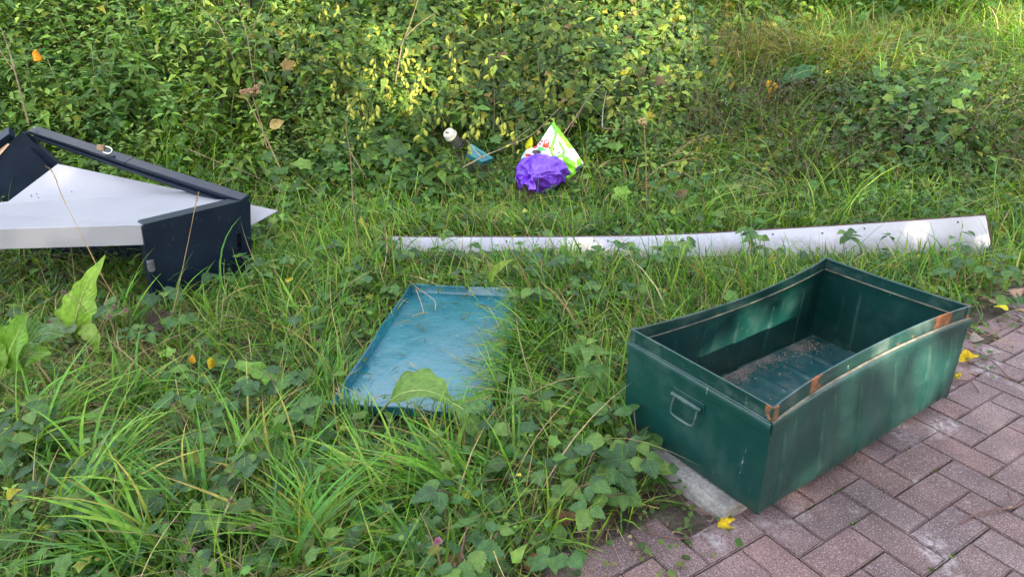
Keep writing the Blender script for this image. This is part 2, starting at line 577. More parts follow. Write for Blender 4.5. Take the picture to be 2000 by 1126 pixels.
# ------------------------------------------------------------------ ground (one sheet out to the distance)
def build_ground():
    xs = np.unique(np.concatenate([np.array([-200, -80, -30, -15, -9]), np.arange(-7, -3, 0.2), np.arange(-3, 3.2, 0.035), np.arange(3.2, 8, 0.2), np.array([10, 16, 30, 80, 200])]))
    ys = np.unique(np.concatenate([np.array([-200, -80, -30, -12, -4, -1, 0, 0.5]), np.arange(0.9, 4.4, 0.035), np.arange(4.4, 14, 0.2), np.array([16, 20, 30, 80, 200])]))
    X, Y = np.meshgrid(xs, ys)
    Z = terrain(X, Y)
    V = np.stack([X, Y, Z], -1).reshape(-1, 3)
    nx, ny = len(xs), len(ys)
    i = (np.arange(ny - 1)[:, None] * nx + np.arange(nx - 1)[None, :]).ravel()
    Fq = np.stack([i, i + 1, i + nx + 1, i + nx], -1)
    me = bpy.data.meshes.new('ground')
    me.from_pydata(V.tolist(), [], Fq.tolist())
    me.polygons.foreach_set('use_smooth', [True] * len(me.polygons))
    o = obj('ground', me, M_SOIL)
    tag(o, kind='structure')
build_ground()

# ------------------------------------------------------------------ pavement of herringbone pavers
PW = 0.1037
PYAW = R(31.2)
PU, PV = Vector((math.cos(PYAW), math.sin(PYAW), 0)), Vector((-math.sin(PYAW), math.cos(PYAW), 0))
PO = Vector((1.0417, 1.3839, 0))
def build_pavement():
    pv = mesh_from([(-6, -7, -0.008), (12, -7, -0.008), (12, 5, -0.008), (-6, 5, -0.008)], [(0, 1, 2, 3)])
    # bed sheet clipped to the paved side
    n = Vector((-_pd[1], _pd[0], 0))
    a, b = Vector((PA.x, PA.y, -0.009)), Vector((PB.x, PB.y, -0.009))
    dv = (b - a).normalized()
    q = [a - dv * 6 + n * 0.22, a - dv * 6 - n * 6, b + dv * 6 - n * 6, b + dv * 6 + n * 0.22]
    bed = mesh_from(q, [(0, 1, 2, 3)])
    bpy.data.meshes.remove(pv)
    pave = obj('pavement', bed, M_JOINT)
    tag(pave, kind='structure')
    g = 0.0017
    def brick_mesh(seed):
        r = random.Random(seed)
        bm = bmesh.new()
        bm_box(bm, (g, g, -0.045), (2 * PW - 2 * g, 0, 0), (0, PW - 2 * g, 0), (0, 0, 0.050))
        bmesh.ops.recalc_face_normals(bm, faces=bm.faces)
        top = [e for e in bm.edges if all(v.co.z > 0 for v in e.verts)]
        bmesh.ops.bevel(bm, geom=top, offset=0.0035, segments=2, affect='EDGES')
        for v in bm.verts:
            v.co.x += r.uniform(-.0006, .0006); v.co.y += r.uniform(-.0006, .0006)
        bm.faces.ensure_lookup_table()
        return bm_mesh(bm)
    meshes = [brick_mesh(s) for s in range(6)]
    cells = []
    for i in range(-26, 30):
        for j in range(-26, 24):
            k = (i - j + 3) % 4
            if k not in (0, 3): continue
            o = PO + PU * (i * PW) + PV * (j * PW)
            c = o + (PU * PW + PV * PW * 0.5 if k == 0 else PU * PW * 0.5 + PV * PW)
            d = float(pav_d(c.x, c.y))
            if d > 0.10 or c.y < -0.3 or c.x > 4.2 or c.x < -1.6: continue
            # in view of the lens?
            rel = c - Vector((0, 0, CAM_H))
            dep = rel.y * math.cos(PITCH) - rel.z * math.sin(PITCH)
            sx = 1000 + F_PX * rel.x / max(dep, .1)
            sy = 563 - F_PX * (rel.z * math.cos(PITCH) + rel.y * math.sin(PITCH)) / max(dep, .1)
            vis = dep > 0.4 and -40 < sx < 2120 and sy < 1250
            cells.append((not vis, c.length, k, o))
    cells.sort(key=lambda t: (t[0], t[1]))
    rest = bmesh.new()
    cnt = 0
    for nv, _, k, o in cells:
        me = random.choice(meshes)
        ang = PYAW + (math.pi / 2 if k == 3 else 0)
        oo = o + (PU * PW if k == 3 else Vector((0, 0, 0)))
        mtx = (Matrix.Translation(oo + Vector((random.uniform(-.0006, .0006), random.uniform(-.0006, .0006), random.uniform(-.0018, .0010))))
               @ Matrix.Rotation(ang + random.uniform(-.004, .004), 4, 'Z') @ Matrix.Rotation(random.uniform(-.008, .008), 4, 'X') @ Matrix.Rotation(random.uniform(-.006, .006), 4, 'Y'))
        if not nv and cnt < 300:
            b = obj('paver', me, M_PAVER, pave)
            b.matrix_basis = mtx
            cnt += 1
        else:
            t = bmesh.new(); t.from_mesh(me); t.transform(mtx)
            tm = bpy.data.meshes.new('t'); t.to_mesh(tm); t.free()
            rest.from_mesh(tm); bpy.data.meshes.remove(tm)
    if len(rest.verts):
        o = obj('paver_field', bm_mesh(rest), M_PAVER, pave)
        tag(o, kind='stuff')
build_pavement()

# ------------------------------------------------------------------ the green metal trunk
TL_, TW_, TH_ = 0.989, 0.524, 0.342
TYAW = 0.5776
TO = Vector((0.6415, 1.4125, 0.05))
TM = Matrix.Translation(TO) @ Matrix.Rotation(TYAW, 4, 'Z')
TMI = TM.inverted()

def ribs(s, centres, w=0.009):
    v = 0.0
    for a, b in zip(centres[::2], centres[1::2]):                       # raised flutes with steep flanks
        v = max(v, min(1.0, max(0.0, (min(s - a, b - s) + 0.003) / 0.006)))
    return v

WEAR = []
def wall_sheet(length, bow, rib_c, rib_h, n=70, extra=0.0, dent=0.0):
    """upright sheet: profile (outward, z) swept along x=0..length; outward is -y; returns verts, faces"""
    H = TH_
    prof = [(0.010, 0.000), (0.002, 0.006), (0.0, 0.014), (0.0, 0.05), (0.0, 0.10), (0.0, 0.15), (0.0, 0.20), (0.0, H - 0.088), (0.0, H - 0.080),
            (-0.005, H - 0.076), (-0.0062, H - 0.060), (-0.006, H - 0.047), (-0.003, H - 0.0425), (0.0035, H - 0.0405)]
    inner = [(0.0065, H - 0.0405), (0.004, H - 0.046), (0.003, H - 0.08), (0.003, H - 0.088), (0.003, 0.20), (0.003, 0.15), (0.003, 0.10), (0.003, 0.05), (0.003, 0.014), (0.008, 0.008), (0.012, 0.003)]
    P = prof + inner
    V, Fc = [], []
    WEAR.clear()
    edges = rib_c
    for i in range(n + 1):
        s = i / n
        x = s * length
        near = min([abs(x - e) for e in edges] + [9.0])
        for (o, z) in P:
            WEAR.append(1.0 if near < 0.0045 and 0.02 < z < H - 0.085 else 0.0)
            zz = z / H
            b = bow * (4 * s * (1 - s)) ** 0.9 * zz ** 1.6
            r = 0.0
            if 0.03 < z < H - 0.09 or (z in (0.014,)):
                r = ribs(x, rib_c) * rib_h
            if z == 0.014: r *= 0.5
            dn = dent * math.sin(7 * x + 2) * math.sin(9 * zz + 1)
            V.append((x, o + b - r + dn, z + 0.0))
    m = len(P)
    for i in range(n):
        for k in range(m):
            k2 = (k + 1) % m
            Fc.append((i * m + k, (i + 1) * m + k, (i + 1) * m + k2, i * m + k2))
    Fc.append(tuple(range(m))[::-1])
    Fc.append(tuple(range(n * m, (n + 1) * m)))
    return V, Fc

def lip_sheet(length, bow, n=60, x0=0.0):
    H = TH_
    P = [(0.0040, H - 0.0400), (0.0040, H - 0.006), (0.0026, H - 0.0025), (0.0032, H), (0.0075, H + 0.0006), (0.0090, H - 0.003), (0.0075, H - 0.006), (0.0066, H - 0.008), (0.0066, H - 0.0400)]
    V, Fc = [], []
    for i in range(n + 1):
        s = i / n
        for (o, z) in P:
            zz = z / H
            b = bow * (4 * s * (1 - s)) ** 0.9 * zz ** 1.6
            V.append((x0 + s * (length - 2 * x0), o + b, z - 0.006 * math.sin(s * 3.14) ** 2 * (1 if bow > .02 else 0.2)))
    m = len(P)
    for i in range(n):
        for k in range(m):
            k2 = (k + 1) % m
            Fc.append((i * m + k, (i + 1) * m + k, (i + 1) * m + k2, i * m + k2))
    Fc.append(tuple(range(m))[::-1])
    Fc.append(tuple(range(n * m, (n + 1) * m)))
    return V, Fc

def build_trunk():
    t = empty('storage_chest', TO, 'open dark green metal chest with rusty rim standing on the purple pavers', 'chest', rot=(0, 0, TYAW))
    def place(V, M):
        return [M @ Vector(v) for v in V]
    long_ribs = [0.075, 0.125, 0.255, 0.31, 0.44, 0.50, 0.615, 0.67, 0.80, 0.86, 0.915, 0.945]
    f_m = Matrix()                                                                # front: outward -y
    b_m = Matrix.Translation((TL_, TW_, 0)) @ Matrix.Rotation(math.pi, 4, 'Z')
    l_m = Matrix.Translation((0, TW_, 0)) @ Matrix.Rotation(-math.pi / 2, 4, 'Z')
    r_m = Matrix.Translation((TL_, 0, 0)) @ Matrix.Rotation(math.pi / 2, 4, 'Z')
    for nm, M, L, bow, rb, rh, dn in (('side_wall', f_m, TL_, 0.040, long_ribs, 0.0060, 0.0015), ('side_wall', b_m, TL_, 0.042, long_ribs, -0.0050, 0.002),
                                      ('end_wall', l_m, TW_, 0.004, [], 0, 0.0012), ('end_wall', r_m, TW_, 0.006, [0.10, 0.16, 0.36, 0.42], -0.0035, 0.001)):
        V, Fc = wall_sheet(L, bow, rb, rh, n=420 if L > .6 else 200, dent=dn)
        bm = bmesh.new(); bm.free()
        me = mesh_from(place(V, M), Fc, True)
        wa = me.attributes.new('wear', 'FLOAT', 'POINT')
        wa.data.foreach_set('value', WEAR)
        o = obj(nm, me, M_TRUNK, t, keep=False)
        es = o.modifiers.new('split', 'EDGE_SPLIT'); es.split_angle = R(38)
    for M, L, bow, mt, lab in ((f_m, TL_, 0.040, M_RIM_F, 'rusty front rim lip with orange patches'), (b_m, TL_, 0.042, M_RIM, None), (l_m, TW_, 0.004, M_RIM, None), (r_m, TW_, 0.006, M_RIM, None)):
        V, Fc = lip_sheet(L, bow, x0=0.002)
        me = mesh_from(V, Fc, True)
        o = obj('rim', me, mt, t, keep=False)
        o.matrix_basis = M
        es = o.modifiers.new('split', 'EDGE_SPLIT'); es.split_angle = R(40)
        if lab: o['label'] = lab
        # worn ledge, the pale line under the lip
        H = TH_
        LV, LF = [], []
        nseg = 60
        for i in range(nseg + 1):
            s = i / nseg
            b = bow * (4 * s * (1 - s)) ** 0.9 * ((H - 0.04) / H) ** 1.6
            for (oo, z) in ((-0.0048, H - 0.0418), (0.0002, H - 0.0388), (0.0036, H - 0.0386), (0.0036, H - 0.0412)):
                LV.append((0.003 + s * (L - 0.006), oo + b, z))
        for i in range(nseg):
            for k in range(4):
                k2 = (k + 1) % 4
                LF.append((i * 4 + k, (i + 1) * 4 + k, (i + 1) * 4 + k2, i * 4 + k2))
        LF.append((3, 2, 1, 0)); LF.append(tuple(nseg * 4 + k for k in range(4)))
        o = obj('ledge', mesh_from(LV, LF, True), M_DUSTEDGE if bow > .02 else M_RIM, t, keep=False)
        o.matrix_basis = M
        # inner ledge, seen from inside as a light line
        IV, IF = [], []
        for i in range(nseg + 1):
            s = i / nseg
            b = bow * (4 * s * (1 - s)) ** 0.9 * ((H - 0.045) / H) ** 1.6
            for (oo, z) in ((0.0070, H - 0.0415), (0.0092, H - 0.0430), (0.0088, H - 0.0470), (0.0045, H - 0.0485)):
                IV.append((0.012 + s * (L - 0.024), oo + b, z))
        for i in range(nseg):
            for k in range(4):
                k2 = (k + 1) % 4
                IF.append((i * 4 + k2, (i + 1) * 4 + k2, (i + 1) * 4 + k, i * 4 + k))
        IF.append((0, 1, 2, 3)); IF.append(tuple(nseg * 4 + k for k in (3, 2, 1, 0)))
        o = obj('inner_ledge', mesh_from(IV, IF, True), M_DUSTEDGE, t, keep=False)
        o.matrix_basis = M
    # corner caps on the lip
    for (cx, cy, sx, sy, mt) in ((0, 0, 1, 1, M_CAP), (TL_, 0, -1, 1, M_CAP), (0, TW_, 1, -1, M_RIM), (TL_, TW_, -1, -1, M_RIM)):
        bm = bmesh.new()
        e = 0.0016
        bm_box(bm, (cx + sx * (0.004 - e), cy + sy * (0.004 - e), TH_ - 0.038), (sx * 0.022, 0, 0), (0, sy * 0.0042, 0), (0, 0, 0.0395))
        bm_box(bm, (cx + sx * (0.004 - e - 0.0004), cy + sy * 0.0075, TH_ - 0.038), (sx * 0.0042, 0, 0), (0, sy * 0.020, 0), (0, 0, 0.0393))
        bevel(bm, 0.0009, 1)
        obj('corner_cap', bm_mesh(bm), mt, t, keep=False)
    # floor with pressed ridges
    nx, ny = 130, 64
    V, Fc = [], []
    for j in range(ny + 1):
        for i in range(nx + 1):
            x = 0.010 + (TL_ - 0.020) * i / nx
            y = 0.010 + (TW_ - 0.020) * j / ny
            z = 0.012
            for c in (0.215, 0.245, 0.275):
                if 0.12 < x < 0.87: z += 0.007 * max(0, 1 - abs(y - c) / 0.010)
            for k in range(6):
                xc = 0.14 + k * 0.14
                if 0.05 < y < 0.17 or 0.33 < y < 0.46: z += 0.006 * max(0, 1 - abs(x - xc) / 0.011)
            z += 0.003 * math.sin(6 * x) * math.sin(9 * y)
            V.append((x, y, z))
    for j in range(ny):
        for i in range(nx):
            a = j * (nx + 1) + i
            Fc.append((a, a + 1, a + nx + 2, a + nx + 1))
    fl = obj('floor', mesh_from(V, Fc, True), M_TRUNK_IN, t, keep=False)
    # grit lying in the trunk
    gv, gf = [], []
    r = np.random.default_rng(5)
    for k in range(2600):
        x = r.uniform(0.10, 0.95)
        y = TW_ - 0.018 - abs(r.normal(0, 0.038)) - 0.015 * math.sin(9 * x)
        if r.random() < 0.08: y = r.uniform(0.06, 0.5)
        if not 0.02 < y < TW_ - 0.014: continue
        s = r.uniform(0.0007, 0.0024)
        c = Vector((x, y, 0.014 + s * 0.4))
        b = len(gv)
        for q in range(4):
            v = Vector(r.normal(size=3)); v.normalize()
            gv.append(c + v * s * Vector((1.6, 1, 0.7)).x)
        gf += [(b, b + 1, b + 2), (b, b + 2, b + 3), (b, b + 3, b + 1), (b + 1, b + 3, b + 2)]
    o = obj('grit', mesh_from(gv, gf), plain('dry_grit', (0.27, 0.21, 0.16), 0.95, 0.5, 300), t, keep=False)
    tag(o, kind='stuff')
    # twig litter in the trunk
    # wire handle on the left end
    yc, hz = TW_ * 0.515, TH_ - 0.122
    hd = obj('handle', tube(smooth_path([(-0.010, yc - 0.043, hz), (-0.013, yc - 0.044, hz - 0.012), (-0.020, yc - 0.044, hz - 0.042), (-0.023, yc - 0.036, hz - 0.054), (-0.024, yc, hz - 0.056),
                                         (-0.023, yc + 0.036, hz - 0.054), (-0.020, yc + 0.044, hz - 0.042), (-0.013, yc + 0.044, hz - 0.012), (-0.010, yc + 0.043, hz)], 40), 0.0040, 8), M_RIM, t, keep=False)
    V, Fc = tube_pts([(-0.008, yc - 0.055, hz), (-0.008, yc + 0.055, hz)], 0.0075, 12)
    obj('handle_hinge', mesh_from(V, Fc, False), M_RIM, hd, keep=False)
    bm = bmesh.new()
    bm_box(bm, (-0.0025, yc - 0.058, hz - 0.010), (0.003, 0, 0), (0, 0.116, 0), (0, 0, 0.030))
    bevel(bm, 0.001, 1)
    obj('handle_plate', bm_mesh(bm), M_TRUNK, hd, keep=False)
    return t
build_trunk()

# ------------------------------------------------------------------ concrete blocks that carry the trunk
def rough_block(dx, dy, dz, seed):
    r = random.Random(seed)
    bm = bmesh.new()
    bm_box(bm, (0, 0, 0), (dx, 0, 0), (0, dy, 0), (0, 0, dz))
    bmesh.ops.subdivide_edges(bm, edges=bm.edges[:], cuts=5, use_grid_fill=True)
    bmesh.ops.recalc_face_normals(bm, faces=bm.faces)
    for v in bm.verts:
        k = Vector((v.co.x / dx - .5, v.co.y / dy - .5, v.co.z / dz - .5))
        e = sum(abs(abs(c) - .5) < .01 for c in k)
        a = 0.0012 if e == 1 else 0.0045
        for i in range(3):
            v.co[i] += r.uniform(-1, 1) * a - (0.004 * (1 if k[i] > 0 else -1) if e > 1 else 0)
        if v.co.z > dz - 0.002: v.co.z = dz - 0.002
    return bm_mesh(bm)
bme = rough_block(0.17, 0.315, 0.060, 3)
for v in bme.vertices:
    if v.co.x < 0.09: v.co.x += 0.016 * max(0.0, v.co.z / 0.06) * (1 - v.co.x / 0.09)      # splayed outer face
blk = obj('concrete_block', bme, M_CONC)
tag(blk, 'weathered grey concrete block wedged under the handle end of the green chest', 'block', 'concrete blocks under the chest')
blk.matrix_basis = TM @ Matrix.Translation((-0.058, 0.064, -0.0605))
blk2 = obj('concrete_block', rough_block(0.12, 0.29, 0.062, 4), M_CONC)
tag(blk2, 'grey concrete block hidden beneath the far end of the green chest', 'block', 'concrete blocks under the chest')
blk2.matrix_basis = TM @ Matrix.Translation((TL_ - 0.24, 0.14, -0.063))

# ------------------------------------------------------------------ the lid lying in the grass, hollow side up
def lid_frame():
    tl, bl, tr = G(805, 556, 0.055), G(690, 727, 0.055), G(985, 562, 0.055)
    ey = (tl - bl); ey.z = 0; ey.normalize()
    ex = Vector((ey.y, -ey.x, 0))
    return tl, ex, ey
LID_TL, LEX, LEY = lid_frame()
LID_L, LID_W = 0.98, 0.53
LID_O = Vector((LID_TL.x, LID_TL.y, 0)) - LEY * LID_L          # near-left corner on the ground
LMAT = Matrix(((LEX.x, LEY.x, 0, LID_O.x), (LEX.y, LEY.y, 0, LID_O.y), (0, 0, 1, 0.012), (0, 0, 0, 1)))
LMI = LMAT.inverted()
def build_lid():
    t = empty('metal_tray', LID_O + Vector((0, 0, 0.012)), 'shallow blue green metal tray lid lying hollow side up in the grass', 'tray', rot=(0, 0, math.atan2(LEX.y, LEX.x)))
    nx, ny = 40, 70
    V, Fc = [], []
    for j in range(ny + 1):
        for i in range(nx + 1):
            x, y = LID_W * i / nx, LID_L * j / ny
            u, v = i / nx, j / ny
            z = 0.004 + 0.010 * math.sin(3.14 * u) * math.sin(3.14 * v) + 0.0022 * math.sin(9 * x + 3 * y) * math.sin(5 * y + 1) * math.sin(3.14 * u) * math.sin(3.14 * v)
            V.append((x, y, z))
    for j in range(ny):
        for i in range(nx):
            a = j * (nx + 1) + i
            Fc.append((a, a + 1, a + nx + 2, a + nx + 1))
    obj('lid_panel', mesh_from(V, Fc, True), M_LID, t, keep=False)
    h, th = 0.043, 0.003
    for (o, e, n, L) in (((0, 0), (0, 1), (-1, 0), LID_L), ((LID_W, 0), (0, 1), (1, 0), LID_L), ((0, LID_L), (1, 0), (0, 1), LID_W), ((0, 0), (1, 0), (0, -1), LID_W)):
        P = [(0.0, 0.001), (0.006, 0.010), (0.008, h - 0.004), (0.012, h), (0.015, h - 0.003), (0.0125, h - 0.010), (0.011, 0.008), (0.004, 0.0)]
        V, Fc = [], []
        seg = 20
        for i in range(seg + 1):
            s = i / seg
            for k, (a, z) in enumerate(P):
                wv = 0.004 * math.sin(3.14 * s) * math.sin(11 * s + L) * z / h
                ext = a * (1 if s > .5 else -1) if i in (0, seg) else 0
                V.append((o[0] + e[0] * (s * L + ext) + n[0] * (a + wv), o[1] + e[1] * (s * L + ext) + n[1] * (a + wv), z))
        m = len(P)
        for i in range(seg):
            for k in range(m):
                k2 = (k + 1) % m
                Fc.append((i * m + k, (i + 1) * m + k, (i + 1) * m + k2, i * m + k2))
        bm = bmesh.new()
        me = mesh_from(V, Fc); bm.from_mesh(me); bpy.data.meshes.remove(me)
        o_ = obj('lid_rim', bm_mesh(bm, True), M_LID, t, keep=False)
        es = o_.modifiers.new('split', 'EDGE_SPLIT'); es.split_angle = R(40)
build_lid()

# ------------------------------------------------------------------ long white board along the foot of the bank
def build_board():
    pr = G(1937, 489, 0.03)
    pl = Vector((-0.66, 3.46, 0.01))
    t = empty('long_board', (pl + pr) / 2, 'long bowed glossy white board with thin brown edge lying along the bank', 'board')
    top_px = [(735, 460), (800, 463), (950, 463), (1100, 463), (1250, 461), (1380, 456), (1500, 449), (1650, 440), (1780, 431), (1920, 421)]
    xs = [p[0] for p in top_px]; yy = [p[1] for p in top_px]
    n = 60
    top, bot = [], []
    for i in range(n + 1):
        s = i / n
        b = pl.lerp(pr, s)
        # top edge leans back onto the grass
        y_t = b.y + 0.075
        lo, hi = 735.0, 1920.0
        px = lo + (hi - lo) * s
        for _ in range(12):
            p = AT(px, np.interp(px, xs, yy), y_t)
            px += ((b.x - 0.0) - p.x - 0.02 * (s - .5)) * 300 * 0.8
            px = min(max(px, 700), 1925)
        p = AT(px, np.interp(px, xs, yy), y_t)
        p.x = min(p.x, pr.x + 0.012)
        top.append(p); bot.append(b)
    # smooth and rebuild the width as constant
    wdt = 0.245
    V = []
    for i in range(n + 1):
        d = (bot[i] - top[i]).normalized()
        bot[i] = top[i] + d * wdt
    th = 0.013
    nrm = []
    for i in range(n + 1):
        a = (top[min(i + 1, n)] - top[max(i - 1, 0)])
        nr = a.cross(top[i] - bot[i]).normalized()
        if nr.y > 0: nr = -nr
        nrm.append(nr)
    for i in range(n + 1):
        V += [bot[i], top[i], top[i] - nrm[i] * th, bot[i] - nrm[i] * th]
    Fc = []
    for i in range(n):
        for k in range(4):
            k2 = (k + 1) % 4
            Fc.append((i * 4 + k, (i + 1) * 4 + k, (i + 1) * 4 + k2, i * 4 + k2))
    Fc += [(0, 1, 2, 3), tuple(n * 4 + k for k in (3, 2, 1, 0))]
    bm = bmesh.new(); me = mesh_from(V, Fc); bm.from_mesh(me); bpy.data.meshes.remove(me)
    p = obj('panel', bm_mesh(bm), M_BOARD, t)
    es = p.modifiers.new('split', 'EDGE_SPLIT'); es.split_angle = R(30)
    # brown edging on top and on the right end
    E = []
    for i in range(n + 1):
        u = (top[i] - bot[i]).normalized()
        a = top[i] + u * 0.0005 + nrm[i] * 0.001
        E += [a, a + u * 0.007, a + u * 0.007 - nrm[i] * (th + 0.002), a - nrm[i] * (th + 0.002)]
    obj('edge_strip', mesh_from(E, Fc), M_EDGE, t)
    a, b = bot[n], top[n]
    ax = (top[n] - top[n - 1]).normalized()
    bm = bmesh.new()
    bm_box(bm, a + ax * 0.0005 + nrm[n] * 0.001, ax * 0.008, (b - a) * 1.03, -nrm[n] * (th + 0.002))
    obj('end_strip', bm_mesh(bm), M_EDGE, t)
    for s in (0.20, 0.35, 0.5, 0.66, 0.81, 0.965):
        i = int(s * n)
        c = top[i].lerp(bot[i], 0.10) + nrm[i] * 0.0003
        V, Fq = tube_pts([c, c + nrm[i] * 0.002], [0.006, 0.0045], 10)
        obj('screw', mesh_from(V, Fq), M_HINGE, t)
    return top, bot
BOARD_TOP, BOARD_BOT = build_board()

# ------------------------------------------------------------------ broken navy storage box and the white panels in it
CAB = {}
def build_storage_box():
    BL, BR = G(303, 596, 0.0), G(492, 540, 0.0)
    TL, TR = AT(276, 439, BL.y + 0.0), AT(489, 388, BR.y + 0.02)
    CAB.update(BL=BL, BR=BR, TL=TL, TR=TR)
    t = empty('storage_box', BL.lerp(BR, .5), 'broken dark navy plastic storage box frame tipped over at the left', 'storage box')
    nrm = (BR - BL).cross(TL - BL).normalized()
    if nrm.y > 0: nrm = -nrm
    CAB['n'] = nrm
    ex = (BR - BL); W = ex.length; ex.normalize()
    # end panel with a long slot near its right edge (polygon with a hole)
    def P(u, v):
        a = BL.lerp(BR, u); b = TL.lerp(TR, u)
        return a.lerp(b, v)
    outline = [P(0, -0.06), P(1, -0.06), P(1, 0.96), P(0.975, 1), P(0.02, 1), P(0, 0.97)]
    hole = []
    for k in range(16):
        a = 2 * math.pi * k / 16
        cy = 0.40 if math.sin(a) < 0 else 0.56
        hole.append(P(0.875 + 0.027 * math.cos(a), cy + 0.052 * math.sin(a)))
    bm = bmesh.new()
    edges = []
    for loop in (outline, hole):
        vs = [bm.verts.new(p) for p in loop]
        edges += [bm.edges.new((vs[i], vs[(i + 1) % len(vs)])) for i in range(len(vs))]
    bmesh.ops.triangle_fill(bm, edges=edges, use_beauty=True)
    r = bmesh.ops.extrude_face_region(bm, geom=bm.faces[:])
    bmesh.ops.translate(bm, vec=-nrm * 0.070, verts=[v for v in r['geom'] if isinstance(v, bmesh.types.BMVert)])
    obj('end_panel', bm_mesh(bm), M_NAVY, t)
    # hinge knuckle let into the front left edge
    h0 = P(0.0, 0.44) + ex * 0.010 + nrm * 0.003
    V, Fq = [], []
    hv = (TL - BL).normalized()
    for k in range(9):
        a = h0 + hv * (0.0058 * k)
        v, f = tube_pts([a, a + hv * 0.0046], 0.0165 if k % 2 else 0.0155, 12)
        b = len(V); V += v; Fq += [tuple(i + b for i in q) for q in f]
    obj('hinge', mesh_from(V, Fq), M_HINGE, t)
    bm = bmesh.new()
    bm_box(bm, P(0.004, 0.60) + nrm * 0.0006, ex * 0.036, -nrm * 0.010, (TL - BL) * 0.36)
    bevel(bm, 0.002)
    obj('edge_trim', bm_mesh(bm), M_NAVY, t)
    # pale scuffs rubbed into the panel face
    r_ = random.Random(6)
    V, Fq = [], []
    for k in range(46):
        u, v = r_.uniform(.15, .95), r_.uniform(.25, .92)
        a = P(u, v) + nrm * 0.0006; an = r_.uniform(0.6, 2.2); L = r_.uniform(.003, .018); w_ = r_.uniform(.0004, .0010)
        d = ex * math.cos(an) * L + hv * math.sin(an) * L; sd = nrm.cross(d).normalized() * w_
        b = len(V); V += [a - sd, a + sd, a + d + sd * .3, a + d - sd * .3]; Fq.append((b, b + 1, b + 2, b + 3))
    tag(obj('scuffs', mesh_from(V, Fq), plain('scuff_grey', (.075, .085, .10), .7, .3), t), kind='stuff')
    # beams
    def beam(p0, p1, w, h, name, up=Vector((0, 0, 1)), bev=0.004):
        d = (p1 - p0)
        s = d.cross(up).normalized()
        u2 = s.cross(d).normalized()
        bm = bmesh.new()
        bm_box(bm, p0 - s * w / 2 - u2 * h, d, s * w, u2 * h)
        bevel(bm, bev)
        return obj(name, bm_mesh(bm), M_NAVY, t)
    C = AT(62, 250, 4.02)
    E = AT(478, 385, TR.y - 0.01)
    mid = C.lerp(E, 0.50)
    CAB['C'] = C; CAB['E'] = E
    tilt = Vector((0.25, -0.45, 1)).normalized()
    beam(C, mid, 0.062, 0.020, 'top_rail', tilt)
    low = Vector((0, 0, -0.012))
    beam(C.lerp(E, 0.47) + low * .2, E, 0.056, 0.024, 'top_rail', tilt)
    beam(C + Vector((0.02, -0.01, -0.034)), C.lerp(E, 0.93) + Vector((0, -0.01, -0.040)), 0.050, 0.018, 'rail_flange', tilt, 0.002)
    V, Fq = tube_pts([C + Vector((0.04, -0.035, 0.004)), C + Vector((0.04, -0.036, 0.010))], 0.008, 10)
    obj('screw', mesh_from(V, Fq), M_STEEL, t)
    # top of the end panel: narrow cap seen from above
    # far panel on the left with its recessed grip
    y1 = 4.02
    q = [AT(-120, 420, 4.00), AT(15, 412, 4.00), AT(116, 322, 3.97), AT(44, 258, 3.97), AT(-120, 365, 4.0)]
    n2 = (q[1] - q[0]).cross(q[3] - q[0]).normalized()
    if n2.y > 0: n2 = -n2
    bm = bmesh.new()
    a = [bm.verts.new(p) for p in q]
    b = [bm.verts.new(p - n2 * 0.03) for p in q]
    bm.faces.new(a); bm.faces.new(b[::-1])
    for i in range(5):
        j = (i + 1) % 5
        bm.faces.new((a[i], b[i], b[j], a[j]))
    fp = obj('far_panel', bm_mesh(bm), M_NAVY, t)
    beam(AT(17, 254, 3.98), AT(-120, 352, 3.9), 0.07, 0.04, 'side_rail', tilt)
    # oblong grip, standing proud of the panel
    g0, g1 = AT(56, 303, 3.94), AT(90, 338, 3.94)
    ax = (g1 - g0); ax -= n2 * ax.dot(n2); ln = ax.length; ax.normalize()
    sd = n2.cross(ax)
    ring = []
    for k in range(20):
        an = 2 * math.pi * k / 20
        cx = ln if math.cos(an) > 0 else 0
        ring.append(g0 + ax * (cx + 0.038 * math.cos(an)) + sd * 0.038 * math.sin(an))
    bm = bmesh.new()
    off = (g0 - q[0]).dot(n2)
    lo_ = [bm.verts.new(p - n2 * off) for p in ring]
    cen = sum(ring, Vector()) / 20
    hi_ = [bm.verts.new(cen + (p - cen) * 0.9 - n2 * (off - 0.035)) for p in ring]
    for k in range(20):
        j = (k + 1) % 20
        bm.faces.new((lo_[k], lo_[j], hi_[j], hi_[k]))
    bm.faces.new(hi_)
    obj('grip', bm_mesh(bm, True), M_NAVY, fp).modifiers.new('split', 'EDGE_SPLIT')
    # sticker
    s = [AT(-14, 312, 3.93), AT(-12, 290, 3.95), AT(10, 277, 3.97), AT(16, 283, 3.96)]
    s = [p - n2 * ((p - q[0]).dot(n2) - 0.002) for p in s]
    obj('sticker', bm_mesh(slab(s, 0.0015, 0)), M_STICKER, fp)
    # lower rail lying on the ground in front
    beam(G(-120, 470, 0.06), G(152, 545, 0.02), 0.05, 0.035, 'lower_rail', Vector((0, 0, 1)))
    # navy sheet added behind so the void under the white board is dark
    bw = [Vector((-3.5, 3.62, -0.02)), Vector((-1.62, 3.36, -0.02)), Vector((-1.62, 3.36, 0.27)), Vector((-3.5, 3.62, 0.27))]
    obj('void_panel', bm_mesh(slab(bw, 0.02)), M_NAVY, t)
    qz = [G(-120, 545, 0.0), G(290, 560, 0.0), Vector((-1.9, 3.55, 0.0)), Vector((-3.6, 4.0, 0.0))]
    return t
build_storage_box()

